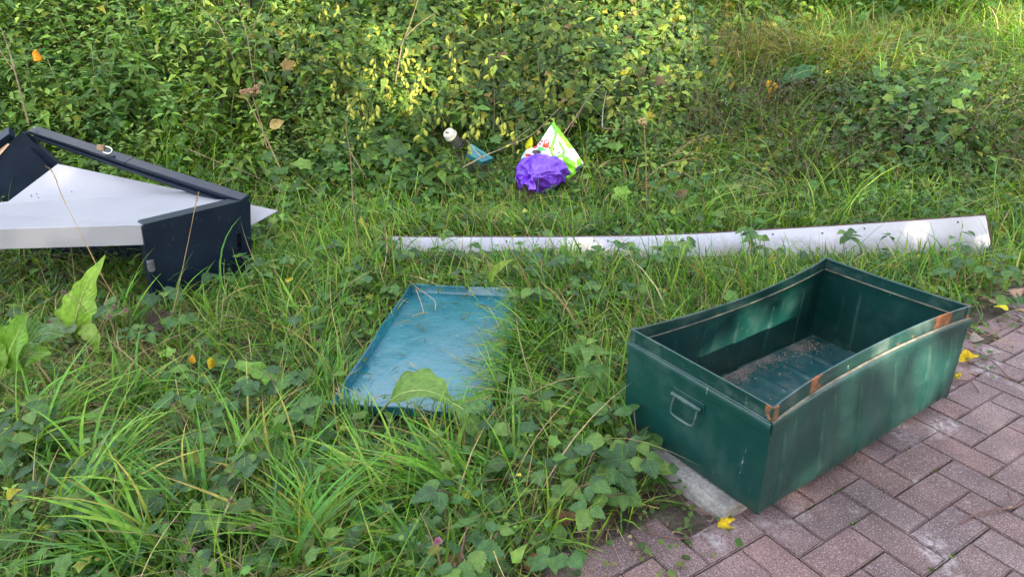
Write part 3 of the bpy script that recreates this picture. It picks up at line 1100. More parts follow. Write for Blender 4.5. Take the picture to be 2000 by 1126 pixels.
def build_white_panels():
    TLp, BLp = CAB['TL'], CAB['BL']
    z0 = TLp.z - 0.004
    yF = TLp.y + 0.012
    # the thick lipped panel lying across the frame
    fr = AT(277, 440, yF); fr.z = z0
    fl = AT(-140, 442, yF - 0.02); fl.z = z0
    br2 = G(455, 384, z0); br = G(386, 372, z0 + 0.004); bl = G(20, 393, z0 - 0.01); bl2 = G(-140, 408, z0 - 0.02)
    lip = 0.098
    t = empty('lipped_board', fr, 'thick white board with lipped front edge lying across the navy storage box', 'board')
    bm = bmesh.new()
    top = [bm.verts.new(p) for p in (fl, fr, br2, br, bl, bl2)]
    bot = [bm.verts.new(Vector(p) - Vector((0, 0, 0.012))) for p in (fl, fr, br2, br, bl, bl2)]
    bm.faces.new(top); bm.faces.new(bot[::-1])
    for i in range(6):
        j = (i + 1) % 6
        bm.faces.new((top[i], bot[i], bot[j], top[j]))
    obj('panel_top', bm_mesh(bm), M_PANEL, t)
    dn = Vector((0.0, 0.004, -lip))
    o1 = Vector((0, -0.0012, 0.0008))
    obj('panel_lip', bm_mesh(slab([fl + o1 + dn, fr + o1 + dn + Vector((0.006, 0, 0)), fr + o1, fl + o1], 0.010, 0.002)), M_PANEL, t)
    # the thin sheet standing behind it
    y0 = 3.72
    a, b, c, d = AT(2, 404, 3.50), AT(113, 320, 3.78), AT(543, 411, 3.40), AT(496, 476, 3.36)
    n = (b - a).cross(c - a).normalized()
    d = d - n * (d - a).dot(n)
    sh = empty('white_sheet', (a + d) / 2, 'thin white sheet propped behind the navy box with one pointed corner sticking out', 'sheet')
    obj('sheet', bm_mesh(slab([a, d, c, b], 0.005, 0)), M_PANEL, sh)
    for (px, py) in ((62, 384), (75, 386), (72, 379), (61, 381), (140, 374)):
        p = ray(px, py); o = Vector((0, 0, CAM_H))
        tt = (a - o).dot(n) / p.dot(n)
        q = o + p * tt
        nn = n if n.dot(ray(60, 380)) < 0 else -n
        V, Fq = tube_pts([q + nn * 0.0002, q + nn * 0.0016], 0.0032, 8)
        obj('screw_hole_dot', mesh_from(V, Fq), M_BLACK, sh)  # raised black disc; the dark of the hole is put into its colour
build_white_panels()

def build_padlock():
    rp = min((CAB['C'].lerp(CAB['E'], k / 100) for k in range(101)), key=lambda p: abs(to_px(p)[0] - 210))
    y = rp.y - 0.03
    c = rp + Vector((-0.005, -0.03, 0.030))
    t = empty('padlock', c, 'small open brass padlock with bright shackle on the navy rail', 'padlock')
    ex = Vector((0.95, -0.10, -0.12)).normalized()
    ez = Vector((0.25, 0.15, 1)).normalized(); ey = ex.cross(ez).normalized(); ez = ey.cross(ex).normalized()
    bm = bmesh.new()
    bm_box(bm, c - ex * 0.022 - ez * 0.014 - ey * 0.008, ex * 0.040, ey * 0.016, ez * 0.032)
    bevel(bm, 0.003)
    obj('lock_body', bm_mesh(bm), M_BRASS, t)
    s0 = c + ex * 0.016 + ez * 0.010
    pts = [s0 + ex * 0.0, s0 + ex * 0.022 - ez * 0.002, s0 + ex * 0.036 - ez * 0.012, s0 + ex * 0.034 - ez * 0.026, s0 + ex * 0.018 - ez * 0.036, s0 - ex * 0.002 - ez * 0.034, s0 - ex * 0.014 - ez * 0.030]
    obj('shackle', tube(smooth_path([p - ey * 0.010 for p in pts], 30), 0.0042, 8), M_STEEL, t)
    bm = bmesh.new()
    bm_box(bm, c + ex * 0.028 - ez * 0.048 - ey * 0.004, ex * 0.05, ey * 0.02, ez * 0.018)
    bevel(bm, 0.004)
    obj('hasp', bm_mesh(bm), M_NAVY, t)
build_padlock()

# ------------------------------------------------------------------ bags and small litter at the foot of the bank
def col_attr(me, cols):
    a = me.attributes.new('Col', 'FLOAT_COLOR', 'POINT')
    c = np.ones((len(me.vertices), 4), np.float32)
    c[:, :3] = cols
    a.data.foreach_set('color', c.ravel())

def mat_print(name, rough=0.45, trans=0.15):
    t = NT(name)
    at = t.new('ShaderNodeAttribute', attribute_name='Col')
    c = t.coords()
    t.set(Base_Color=at.outputs['Color'], Roughness=rough)
    t.bump(t.noise(c, 45, 4, 0.6), 0.25, 0.006)
    return t.m
M_PRINT = mat_print('printed_plastic')

def mat_purple():
    t = NT('purple_plastic_film')
    c = t.coords()
    n = t.noise(c, 16, 4, 0.6)
    t.set(Base_Color=t.ramp(n, [(0.3, (0.105, 0.022, 0.40)), (0.7, (0.165, 0.045, 0.55))]), Roughness=0.20)
    t.b.inputs['Specular IOR Level'].default_value = 0.6
    vo = t.new('ShaderNodeTexNoise'); vo.inputs['Scale'].default_value = 22; vo.inputs['Detail'].default_value = 3
    vo.inputs['Distortion'].default_value = 1.2
    t.link(c, vo.inputs['Vector'])
    t.bump(vo.outputs['Fac'], 0.6, 0.012)
    return t.m
M_PURPLE = mat_purple()

BAG_Y = 4.26
def build_trash_bag():
    base = AT(1056, 370, BAG_Y)
    cb = AT(1066, 337, BAG_Y + 0.05)
    kn = AT(1034, 347, BAG_Y - 0.12)
    t = empty('trash_bag', Vector((base.x, base.y, base.z)), 'knotted purple plastic rubbish bag lying in front of the shopping bag', 'rubbish bag')
    ax = (kn - cb); d0 = ax.length; ax.normalize()
    sx = ax.cross(Vector((0, 0, 1))).normalized(); sz = sx.cross(ax).normalized()
    nt, na = 46, 130
    r = np.random.default_rng(3)
    fold = [(int(r.integers(3, 13)), r.uniform(0, 6.28), r.uniform(.3, 1)) for _ in range(6)]
    V, Fc = [], []
    for i in range(nt + 1):
        s = i / nt                       # 0 back of the body .. 1 knot
        along = -0.130 + (d0 + 0.130) * s
        rad = 0.112 * math.sqrt(max(0.0, 1 - ((s - 0.42) / 0.44) ** 2)) if s < 0.42 else 0.112 * (max(0.0, math.cos((s - 0.42) / 0.58 * math.pi / 2)) ** 1.25) + 0.016
        for k in range(na):
            an = 2 * math.pi * k / na
            f = sum(w * (abs(math.sin(m * an * 0.5 + p + 1.2 * s + 1.5 * math.sin(2 * an + p))) - .5) for m, p, w in fold) / 3.2
            q = rad * (1 + f * (0.12 + 0.22 * max(0, s - .45)))
            q *= 1 + 0.20 * max(0, math.cos(an - 1.2)) ** 6 * (1 - s) + 0.14 * max(0, math.cos(an + 0.1)) ** 8
            q += 0.010 * (abs(math.sin(9 * s + 2.3 * math.sin(2 * an))) - .5) + 0.006 * (abs(math.sin(11 * s * (1 + .3 * math.cos(an)) + 3 * an)) - .5)
            x, z = q * math.cos(an) * 1.22, q * math.sin(an) * 0.86
            al = along + 0.02 * math.sin(3 * an + 1) * (1 - s)
            p = cb + ax * al + sx * x + sz * z
            p.z = max(p.z, base.z - 0.02 + 0.004 * math.sin(20 * an))
            V.append(p)
    for i in range(nt):
        for k in range(na):
            k2 = (k + 1) % na
            Fc.append((i * na + k, i * na + k2, (i + 1) * na + k2, (i + 1) * na + k))
    Fc.append(tuple(range(na))); Fc.append(tuple(range(nt * na, (nt + 1) * na))[::-1])
    bm = bmesh.new(); me = mesh_from(V, Fc); bm.from_mesh(me); bpy.data.meshes.remove(me)
    from mathutils import noise as mn
    bmesh.ops.recalc_face_normals(bm, faces=bm.faces)
    bm.normal_update()
    for v in bm.verts:
        k_ = max(0.0, min(1.0, (v.co - kn).length / 0.12))
        q_ = v.co + Vector((3.1, 1.7, 0.4))
        w_ = Vector((mn.noise(q_ * 7), mn.noise(q_ * 7 + Vector((9, 0, 0))), mn.noise(q_ * 7 + Vector((0, 9, 0))))) * 0.5
        rd = (1 - abs(mn.noise(q_ * 9 + w_)) * 2.4) * 0.016 + (1 - abs(mn.noise(q_ * 21 + w_ * 2)) * 2.2) * 0.005 + mn.noise(q_ * 5) * 0.055
        v.co += v.normal * (rd - 0.010) * k_
    obj('bag_body', bm_mesh(bm, True), M_PURPLE, t)
    # gathered mouth beyond the knot: two crumpled ears
    for (d2, w, seedp) in ((Vector((-0.92, -0.25, 0.30)), 0.115, 0.4), (Vector((-0.35, -0.75, -0.35)), 0.075, 2.1)):
        d2.normalize()
        s2 = d2.cross(Vector((0.3, -0.7, 0.5))).normalized(); n2 = s2.cross(d2).normalized()
        V, Fc = [], []
        n1, m1 = 18, 30
        for i in range(n1 + 1):
            u = i / n1
            wd = 0.018 + w * u ** 0.8 * (1 - 0.35 * u)
            for k in range(m1 + 1):
                v = k / m1 * 2 - 1
                wave = 0.012 * math.sin(7 * v + seedp) * (0.3 + u) + 0.005 * math.sin(15 * v + 3 * u + seedp)
                V.append(kn + d2 * (0.100 * u * (1 - 0.35 * v * v)) + s2 * (wd * v) + n2 * (wave + 0.03 * (1 - v * v) * u))
        for i in range(n1):
            for k in range(m1):
                a = i * (m1 + 1) + k
                Fc.append((a, a + 1, a + m1 + 2, a + m1 + 1))
        o = obj('bag_ear', mesh_from(V, Fc, True), M_PURPLE, t)
        so = o.modifiers.new('thick', 'SOLIDIFY'); so.thickness = 0.0012
    # the knot
    pts = []
    for k in range(40):
        a = 2 * math.pi * k / 40
        pts.append(kn + sx * (0.020 * math.cos(a)) + sz * (0.026 * math.sin(a)) + ax * (0.010 * math.sin(2 * a)))
    V, Fc = tube_pts(pts + pts[:1], [0.013 + 0.004 * math.sin(5 * i) for i in range(41)], 10)
    obj('knot', mesh_from(V, Fc, True), M_PURPLE, t)
build_trash_bag()

def build_shopping_bag():
    y = BAG_Y + 0.20
    out = [(1081, 237), (1100, 263), (1120, 289), (1130, 304), (1141, 320), (1126, 338), (1108, 352), (1080, 362), (1050, 360), (1026, 345), (1017, 328), (1018, 308), (1026, 294), (1049, 284), (1064, 262)]
    P = [Vector((a, b, 0)) for a, b in out]
    n = 150
    L = [0]
    for i in range(len(P)): L.append(L[-1] + (P[(i + 1) % len(P)] - P[i]).length)
    ring = []
    for k in range(n):
        d = L[-1] * k / n
        i = max(j for j in range(len(P)) if L[j] <= d)
        ring.append(P[i].lerp(P[(i + 1) % len(P)], (d - L[i]) / (L[i + 1] - L[i])))
    cen = Vector((1078, 304, 0))
    WHITE, GREEN, RED, LIME, LEAF, DARK, TEAL = (.74, .74, .76), (.16, .55, .01), (.62, .02, .015), (.28, .56, .04), (.06, .36, .09), (.05, .03, .035), (.35, .52, .47)
    spots = [(1044.5, 285, 5.8, 5.2, RED), (1066, 284, 6.6, 5.4, (.70, .07, .02)), (1058, 276, 2.6, 2.6, RED), (1054, 281, 2.4, 2.4, RED), (1063, 276.5, 2.2, 2.2, (.5, .01, .03)), (1050, 276, 1.8, 1.8, (.05, .02, .08)),
             (1056, 273.5, 1.8, 1.8, (.05, .02, .08)), (1072, 280, 1.7, 1.7, (.05, .02, .08)), (1067, 274, 1.8, 1.8, RED), (1080, 291, 2.6, 3.2, RED), (1074, 289, 2.4, 2.2, (.6, .08, .05)), (1056, 291, 6.5, 4.5, LEAF), (1064, 293, 4, 2, LEAF),
             (1031, 303, 5.5, 3.2, RED), (1028, 309, 3.0, 2.2, (.55, .25, .2)), (1043, 308, 6.8, 5.6, LIME), (1034, 318, 8, 3.6, (.25, .55, .30)), (1050, 300, 3, 2, LEAF), (1047, 297, 9.0, 4.4, DARK), (1036, 298, 2.4, 1.6, (.3, .5, .2))]
    rr = np.random.default_rng(11)
    ph = rr.uniform(0, 6.28, 8)
    def colour(x, y_):
        c = WHITE
        # green band along the top hem
        d = ((x - 1081) * (289 - 237) - (y_ - 237) * (1120 - 1081)) / 65.0
        if -11 < d < 0.8 * 50 and y_ < 290 and d > -9.5 and d < 60: 
            if d > -8.5: c = GREEN
        if (x - 1098) * 1.0 + (y_ - 303) * 0.0 > 0 and y_ > 303 + (x - 1098) * 0.55 and x < 1124: c = (.20, .58, .03)
        if 1126 < x < 1136 and 308 < y_ < 326 and (y_ - 308) > (1132 - x) * .5: c = GREEN
        if x > 1100 and (y_ - 318) > (1141 - x) * 0.55 and x > 1124: c = (.10, .12, .13)
        if x < 1027 and y_ < 330: c = TEAL if x > 1021 else (.62, .66, .68)
        for (a, b, rx, ry, k) in spots:
            if ((x - a) / rx) ** 2 + ((y_ - b) / ry) ** 2 < 1 + 0.22 * math.sin(3.1 * x + 2.3 * y_): c = k
        return c
    nr = 46
    def sheet(sign):
        V, Fc, C = [], [], []
        for i in range(nr + 1):
            s = i / nr
            for k in range(n):
                p = cen.lerp(ring[k], s)
                x, y_ = p.x, p.y
                bulge = (1 - s ** 2.2) * 0.075 * (1.15 if x < 1070 else 0.55)
                cr = 0.009 * (math.sin(.33 * x + .21 * y_ + ph[0]) + math.sin(.19 * x - .41 * y_ + ph[1]) + abs(math.sin(.23 * x + .09 * y_ + ph[2])) * 1.3) * (1 - s ** 6)
                yy = y - sign * (bulge + cr) + 0.10 * (330 - y_) / 100
                V.append(AT(x, y_, yy))
                C.append(colour(x, y_) if sign > 0 else WHITE)
        for i in range(nr):
            for k in range(n):
                k2 = (k + 1) % n
                f = (i * n + k, i * n + k2, (i + 1) * n + k2, (i + 1) * n + k)
                Fc.append(f if sign > 0 else f[::-1])
        me = mesh_from(V, Fc, True)
        col_attr(me, np.array(C))
        return me
    t = empty('shopping_bag', AT(1080, 352, y), 'white and green plastic shopping bag printed with red fruit behind the purple bag', 'shopping bag')
    obj('front_sheet', sheet(1), M_PRINT, t)
    obj('back_sheet', sheet(-1), M_PRINT, t)
    hp = [(1082, 241, .02), (1086, 258, .05), (1082, 275, .085), (1077, 290, .10), (1079, 301, .105), (1088, 306, .10), (1098, 303, .09), (1101, 294, .085), (1096, 284, .075), (1092, 275, .07)]
    pts = smooth_path([AT(a, b, y - o + 0.1 * (330 - b) / 100 - 0.01) for a, b, o in hp], 50)
    V, Fc = [], []
    for i, p in enumerate(pts):
        tn = (pts[min(i + 1, 50)] - pts[max(i - 1, 0)]).normalized()
        s = tn.cross(Vector((0, -1, 0.1))).normalized() * 0.0085
        V += [p - s, p + s]
    for i in range(50): Fc.append((2 * i, 2 * i + 1, 2 * i + 3, 2 * i + 2))
    me = mesh_from(V, Fc, True)
    col_attr(me, np.array([(.13, .42, .03)] * len(V)))
    h = obj('handle', me, M_PRINT, t)
    so = h.modifiers.new('thick', 'SOLIDIFY'); so.thickness = 0.002
build_shopping_bag()

def mat_clear():
    t = NT('clear_plastic')
    t.set(Base_Color=(0.9, 0.93, 0.93), Roughness=0.08)
    t.b.inputs['Transmission Weight'].default_value = 0.92
    t.b.inputs['IOR'].default_value = 1.3
    return t.m

def lathe(prof, o, ax, seg=28):
    ax = ax.normalized()
    a = ax.cross(Vector((0, 0.2, 1))).normalized(); b = ax.cross(a)
    V, Fc = [], []
    for (r_, h) in prof:
        for k in range(seg):
            an = 2 * math.pi * k / seg
            V.append(o + ax * h + (a * math.cos(an) + b * math.sin(an)) * r_)
    for i in range(len(prof) - 1):
        for k in range(seg):
            k2 = (k + 1) % seg
            Fc.append((i * seg + k, i * seg + k2, (i + 1) * seg + k2, (i + 1) * seg + k))
    bm = bmesh.new(); me = mesh_from(V, Fc); bm.from_mesh(me); bpy.data.meshes.remove(me)
    return bm_mesh(bm, True)

def build_jar():
    o = AT(879, 263, 4.62)
    ax = Vector((-0.42, -0.45, 0.62)).normalized()
    t = empty('plastic_jar', o, 'tipped clear plastic jar with cream white screw lid in the hedge', 'jar')
    m_lid = mat_white('cream_lid', (0.72, 0.68, 0.60), 0.5, 0.35)
    lid = obj('jar_lid', lathe([(0.0, 0.030), (0.030, 0.030), (0.033, 0.026), (0.037, 0.025), (0.040, 0.020), (0.042, -0.004), (0.045, -0.006), (0.046, -0.013), (0.043, -0.016), (0.0, -0.014)], o, ax), m_lid, t)
    lid.modifiers.new('split', 'EDGE_SPLIT').split_angle = R(35)
    a = ax.cross(Vector((0, 0, 1))).normalized()
    bm = bmesh.new()
    bm_box(bm, o + ax * 0.030 - a * 0.016, a * 0.032, ax * 0.0012, ax.cross(a) * 0.012)
    obj('lid_plate', bm_mesh(bm), plain('lid_grey_brown', (0.16, 0.14, 0.12), 0.8), lid)  # thin grey brown plate on top of the lid
    obj('jar_body', lathe([(0.036, -0.013), (0.037, -0.03), (0.040, -0.045), (0.041, -0.12), (0.036, -0.132), (0.0, -0.134)], o, ax), mat_clear(), t)
build_jar()

def build_litter_boxes():
    y = 4.42
    m = plain('teal_card', (0.018, 0.13, 0.15), 0.5, 0.2, 30)
    t = empty('teal_box', AT(938, 312, y), 'small flat teal box lying in dark ivy left of the bags', 'box')
    q = [AT(912, 299, y - .02), AT(941, 316, y - .06), AT(964, 309, y + .02), AT(920, 281, y + .06)]
    q = [Vector(p) for p in q]
    obj('box_body', bm_mesh(slab(q, 0.035, 0.003)), m, t)
    n = (q[1] - q[0]).cross(q[3] - q[0]).normalized()
    a0, a1 = q[3].lerp(q[0], 0.22), q[2].lerp(q[1], 0.30)
    obj('flap', bm_mesh(slab([a0 + n * .0022, a1 + n * .0022, q[2] + n * .0022, q[3] + n * .0022], 0.002, 0)), plain('teal_card_flap', (0.024, 0.17, 0.18), 0.5, 0.2, 30), t)
    y = 4.86
    t2 = obj('grey_box', bm_mesh(slab([AT(951, 264, y), AT(965, 262, y), AT(967, 243, y + .02), AT(951, 245, y + .02)], 0.04, 0.003)), plain('slate_grey_card', (0.035, 0.05, 0.065), 0.5, 0.3, 30))
    tag(t2, 'small slate grey box half hidden among hop leaves', 'box')
build_litter_boxes()

# ------------------------------------------------------------------ foliage: templates, batches
def leaf_template(rows, prof, fold=0.15, droop=0.2, cols=3, serr=0.0, wave=0.0, curl=0.0, seed=0):
    r = random.Random(seed)
    V, UV, Fc = [], [], []
    for i in range(rows + 1):
        t = i / rows
        w = prof(t)
        if serr and 0 < i < rows: w *= 1 + (serr if i % 2 else -serr)
        for k in range(cols):
            u = -1 + 2 * k / (cols - 1)
            z = -droop * t * t + fold * abs(u) * w + wave * w * math.sin(5.1 * t + 2.2 * u + seed) * (abs(u) ** 1.5)
            y = t - (0.06 * serr * 5 * abs(u) * (1 if i % 2 == 0 else 0))
            if curl: z += curl * (u * w) ** 2 * 4
            V.append((u * w, y, z)); UV.append((u, t))
    for i in range(rows):
        for k in range(cols - 1):
            a = i * cols + k
            Fc.append((a, a + 1, a + cols + 1, a + cols))
    return np.array(V), np.array(Fc), np.array(UV)

def lobed_template(out, droop=0.15, fold=0.12):
    """outline (x, y) right half from base to tip, mirrored; fan from the midrib"""
    pts = out + [(-x, y) for x, y in out[::-1] if x > 0]
    pts = [(0, 0)] + [p for p in pts if p != (0, 0)]
    c = (0, 0.42)
    V = [(c[0], c[1], 0)] + [(x, y, -droop * y * y + fold * abs(x)) for x, y in pts]
    n = len(pts)
    Fc = [(0, 1 + i, 1 + (i + 1) % n) for i in range(n)]
    UV = [(0, 0.42)] + [(max(-1, min(1, x / 0.5)), y) for x, y in pts]
    return np.array(V, float), np.array(Fc), np.array(UV, float)

p_ovate = lambda t: 0.36 * math.sin(math.pi * min(1, t) ** 0.62) * (1 - 0.25 * t) + 0.008
p_nettle = lambda t: 0.29 * math.sin(math.pi * t ** 0.55) * (1 - 0.35 * t) + 0.008
p_lance = lambda t: 0.19 * math.sin(math.pi * t ** 0.7) + 0.008
p_round = lambda t: 0.44 * math.sin(math.pi * t ** 0.8) ** 0.8 + 0.008
T_NETTLE = [leaf_template(3, p_nettle, 0.25, d, seed=i) for i, d in enumerate((0.1, 0.3, 0.5))]
T_OVATE = [leaf_template(3, p_ovate, 0.22, d, seed=i) for i, d in enumerate((0.05, 0.2, 0.4))]
T_ROUND = [leaf_template(3, p_round, 0.15, d, seed=i) for i, d in enumerate((0.05, 0.2))]
T_LANCE = [leaf_template(3, p_lance, 0.25, d, seed=i) for i, d in enumerate((0.1, 0.4))]
HOP = [(0.10, -0.08), (0.30, 0.02), (0.50, 0.34), (0.30, 0.46), (0.22, 0.70), (0.0, 1.0)]
IVY = [(0.12, -0.10), (0.42, -0.02), (0.40, 0.30), (0.54, 0.50), (0.26, 0.62), (0.0, 0.95)]
T_HOP = [lobed_template(HOP, d, f) for d, f in ((0.1, 0.1), (0.35, 0.25))] + [leaf_template(3, p_ovate, 0.2, 0.3)]
T_IVY = [lobed_template(IVY, d, f) for d, f in ((0.1, 0.15), (0.3, 0.05))]

class Batch:
    def __init__(self):
        self.V, self.F, self.C, self.U, self.n = [], [], [], [], 0
    def raw(self, V, Fc, C, U):
        self.V.append(V); self.C.append(C); self.U.append(U)
        self.F.append(Fc + self.n); self.n += len(V)
    def leaves(self, templates, O, D, N, L, W, C, reject=None):
        if len(O) == 0: return
        D = D / np.linalg.norm(D, axis=1, keepdims=True)
        S = np.cross(D, N); S /= (np.linalg.norm(S, axis=1, keepdims=True) + 1e-9)
        N = np.cross(S, D)
        which = rng.integers(0, len(templates), len(O))
        for ti, (tv, tf, tu) in enumerate(templates):
            m = which == ti
            if reject is not None:
                tip = O + D * L[:, None]
                m &= ~(reject(O) | reject(tip) | reject(O + 0.5 * D * L[:, None]))
            k = int(m.sum())
            if not k: continue
            V = (O[m][:, None, :] + tv[None, :, 0:1] * (S[m] * (L[m] * W[m])[:, None])[:, None, :]
                 + tv[None, :, 1:2] * (D[m] * L[m][:, None])[:, None, :] + tv[None, :, 2:3] * (N[m] * L[m][:, None])[:, None, :])
            nv = len(tv)
            Fc = (np.arange(k) * nv)[:, None, None] + tf[None]
            self.raw(V.reshape(-1, 3), Fc.reshape(-1, tf.shape[1]), np.repeat(C[m], nv, 0), np.tile(tu, (k, 1)))
    def blades(self, O, L, W, az, lean, curve, C0, C1, seg=4, reject=None, floor=True):
        n = len(O)
        if n == 0: return
        t = np.linspace(0, 1, seg + 1)[None, :]
        h = L[:, None] * (np.sin(lean)[:, None] * t + curve[:, None] * 0.55 * t ** 2)
        z = L[:, None] * (np.cos(lean)[:, None] * t - curve[:, None] * 0.50 * t ** 2)
        tot = np.sqrt((np.diff(h, axis=1) ** 2 + np.diff(z, axis=1) ** 2)).sum(1)
        h *= (L / tot)[:, None]; z *= (L / tot)[:, None]
        a2 = az[:, None] + rng.normal(0, 0.25, n)[:, None] * t
        X = O[:, 0:1] + h * np.cos(a2); Y = O[:, 1:2] + h * np.sin(a2); Z = O[:, 2:3] + z
        if floor: Z = np.maximum(Z, terrain(X, Y) + 0.012 * t)
        l = np.array(LMI)
        qx = l[0, 0] * X + l[0, 1] * Y + l[0, 3]; qy = l[1, 0] * X + l[1, 1] * Y + l[1, 3]
        on = (qx > -0.02) & (qx < LID_W + 0.02) & (qy > -0.02) & (qy < LID_L + 0.02)
        on &= ~on[:, :1]                                       # rooted outside, drooping over the rim
        edge = np.minimum(np.minimum(qx, LID_W - qx), np.minimum(qy, LID_L - qy))
        Z = np.where(on, np.maximum(Z, np.where(edge < 0.04, 0.075, 0.050 - 0.012 * np.clip(edge / 0.2, 0, 1))), Z)
        reach = np.where(on, np.minimum(np.minimum(qx + 0.05, (LID_W - qx) * 0.55), np.minimum(qy, LID_L - qy) + 0.03), 0).max(1)
        overlong = reach > rng.uniform(0.03, 0.12, n)
        tw = az + np.pi / 2 + rng.normal(0, 0.6, n)
        sx, sy = np.cos(tw), np.sin(tw)
        sz = rng.normal(0, 0.35, n)
        w = W[:, None] * 0.5 * np.clip(1.05 - t ** 2.4, 0.04, 1) * (0.7 + 0.3 * np.minimum(1, t * 4))
        A = np.stack([X - sx[:, None] * w, Y - sy[:, None] * w, Z - sz[:, None] * w], -1)
        B = np.stack([X + sx[:, None] * w, Y + sy[:, None] * w, Z + sz[:, None] * w], -1)
        P = np.stack([A, B], 2)                          # n, seg+1, 2, 3
        keep = ~overlong
        if reject is not None:
            keep &= ~reject(np.stack([X, Y, Z], -1).reshape(-1, 3)).reshape(n, -1).any(1)
        P = P[keep]; k = int(keep.sum())
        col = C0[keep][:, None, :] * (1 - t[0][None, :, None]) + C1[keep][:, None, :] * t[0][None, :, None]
        col = np.repeat(col[:, :, None, :], 2, 2)
        i = np.arange(seg)
        f = np.stack([2 * i, 2 * i + 1, 2 * i + 3, 2 * i + 2], -1)
        Fc = (np.arange(k) * 2 * (seg + 1))[:, None, None] + f[None]
        uv = np.tile(np.stack([np.tile([-1., 1.], seg + 1), np.repeat(t[0], 2)], -1), (k, 1))
        self.raw(P.reshape(-1, 3), Fc.reshape(-1, 4), col.reshape(-1, 3), uv)
    def build(self, name, mat, label=None, cat=None, kind='stuff', smooth=True):
        V = np.concatenate(self.V).astype(np.float32)
        me = bpy.data.meshes.new(name)
        nl = sum(f.size for f in self.F); nf = sum(len(f) for f in self.F)
        me.vertices.add(len(V)); me.vertices.foreach_set('co', V.ravel())
        me.loops.add(nl); me.loops.foreach_set('vertex_index', np.concatenate([f.ravel() for f in self.F]).astype(np.int32))
        tot = np.concatenate([np.full(len(f), f.shape[1], np.int32) for f in self.F])
        me.polygons.add(nf)
        me.polygons.foreach_set('loop_start', np.concatenate([[0], np.cumsum(tot)[:-1]]).astype(np.int32))
        me.polygons.foreach_set('loop_total', tot)
        me.polygons.foreach_set('use_smooth', np.ones(nf, bool))
        me.update(calc_edges=True)
        col_attr(me, np.clip(np.concatenate(self.C), 0.002, 1))
        a = me.attributes.new('luv', 'FLOAT_VECTOR', 'POINT')
        U = np.zeros((len(V), 3), np.float32); U[:, :2] = np.concatenate(self.U)
        a.data.foreach_set('vector', U.ravel())
        o = obj(name, me, mat)
        tag(o, label, cat, kind=kind)
        return o

SIGHT = []
for (px, py, yy, rr_, m) in ((1500, 176, 5.28, 0.11, 4), (1560, 148, 5.48, 0.15, 4), (1432, 168, 5.45, 0.06, 3), (408, 710, 2.20, 0.045, 4), (378, 702, 2.22, 0.03, 3), (520, 738, 2.20, 0.05, 3), (470, 715, 2.24, 0.045, 3), (980, 522, 2.92, 0.06, 3), (490, 182, 3.88, 0.08, 3), (1255, 236, 3.8, 0.05, 3), (30, 650, 2.12, 0.09, 3), (1130, 440, 3.82, 0.07, 2), (800, 130, 4.9, 0.10, 4), (830, 170, 4.85, 0.10, 4), (735, 822, 1.93, 0.045, 4), (752, 795, 1.94, 0.04, 3), (905, 800, 1.84, 0.05, 4), (930, 835, 1.80, 0.05, 4), (940, 868, 1.78, 0.035, 3), (820, 750, 1.90, 0.07, 4), (150, 600, 2.40, 0.07, 4), (180, 545, 2.42, 0.06, 3), (879, 262, 4.62, 0.10, 4), (893, 284, 4.58, 0.07, 2), (938, 300, 4.42, 0.13, 3), (1084, 278, 4.46, 0.17, 3), (1050, 290, 4.46, 0.14, 3), (1058, 330, 4.30, 0.12, 3), (1112, 312, 4.46, 0.11, 3)):
    for k in range(m):
        q_ = AT(px, py, yy - 0.10 * k)
        SIGHT.append((q_.x, q_.y, q_.z, rr_ * (1 - 0.12 * k)))

def inside_solids(P):
    """inside the trunk, the white panel or the navy end panel?"""
    x, y, z = P[:, 0], P[:, 1], P[:, 2]
    m = np.array(TMI)
    lx = m[0, 0] * x + m[0, 1] * y + m[0, 2] * z + m[0, 3]
    ly = m[1, 0] * x + m[1, 1] * y + m[1, 2] * z + m[1, 3]
    bad = (lx > -0.022) & (lx < TL_ + 0.02) & (ly > -0.02) & (ly < TW_ + 0.012) & (z < 0.40)
    a, b, n = CAB['BL'], CAB['BR'], CAB['n']
    dx, dy = x - a.x, y - a.y
    ex = np.array([b.x - a.x, b.y - a.y]); ln = np.hypot(*ex); ex /= ln
    u = dx * ex[0] + dy * ex[1]
    v = -dx * ex[1] + dy * ex[0]                          # towards the left / inside of the box
    bad |= (u > -0.02) & (u < ln + 0.02) & (v > -0.015) & (v < 0.05) & (z < 0.42)
    bad |= (u > -0.02) & (u < ln + 0.25) & (v > 0) & (v < 1.5) & (z > 0.16) & (z < 0.60) & (y < 3.75)
    # lid sheet: nothing grows up through it
    l = np.array(LMI)
    qx = l[0, 0] * x + l[0, 1] * y + l[0, 2] * z + l[0, 3]
    qy = l[1, 0] * x + l[1, 1] * y + l[1, 2] * z + l[1, 3]
    bad |= (qx > -0.01) & (qx < LID_W + 0.01) & (qy > -0.01) & (qy < LID_L + 0.01) & (z < 0.030)
    for (cx, cy, cz, rr_) in SIGHT:
        bad |= (x - cx) ** 2 + (y - cy) ** 2 + (z - cz) ** 2 < rr_ ** 2
    # bags
    bad |= ((x - 0.19) ** 2 + (y - 4.36) ** 2 < 0.15 ** 2) & (z < 0.62)
    return bad

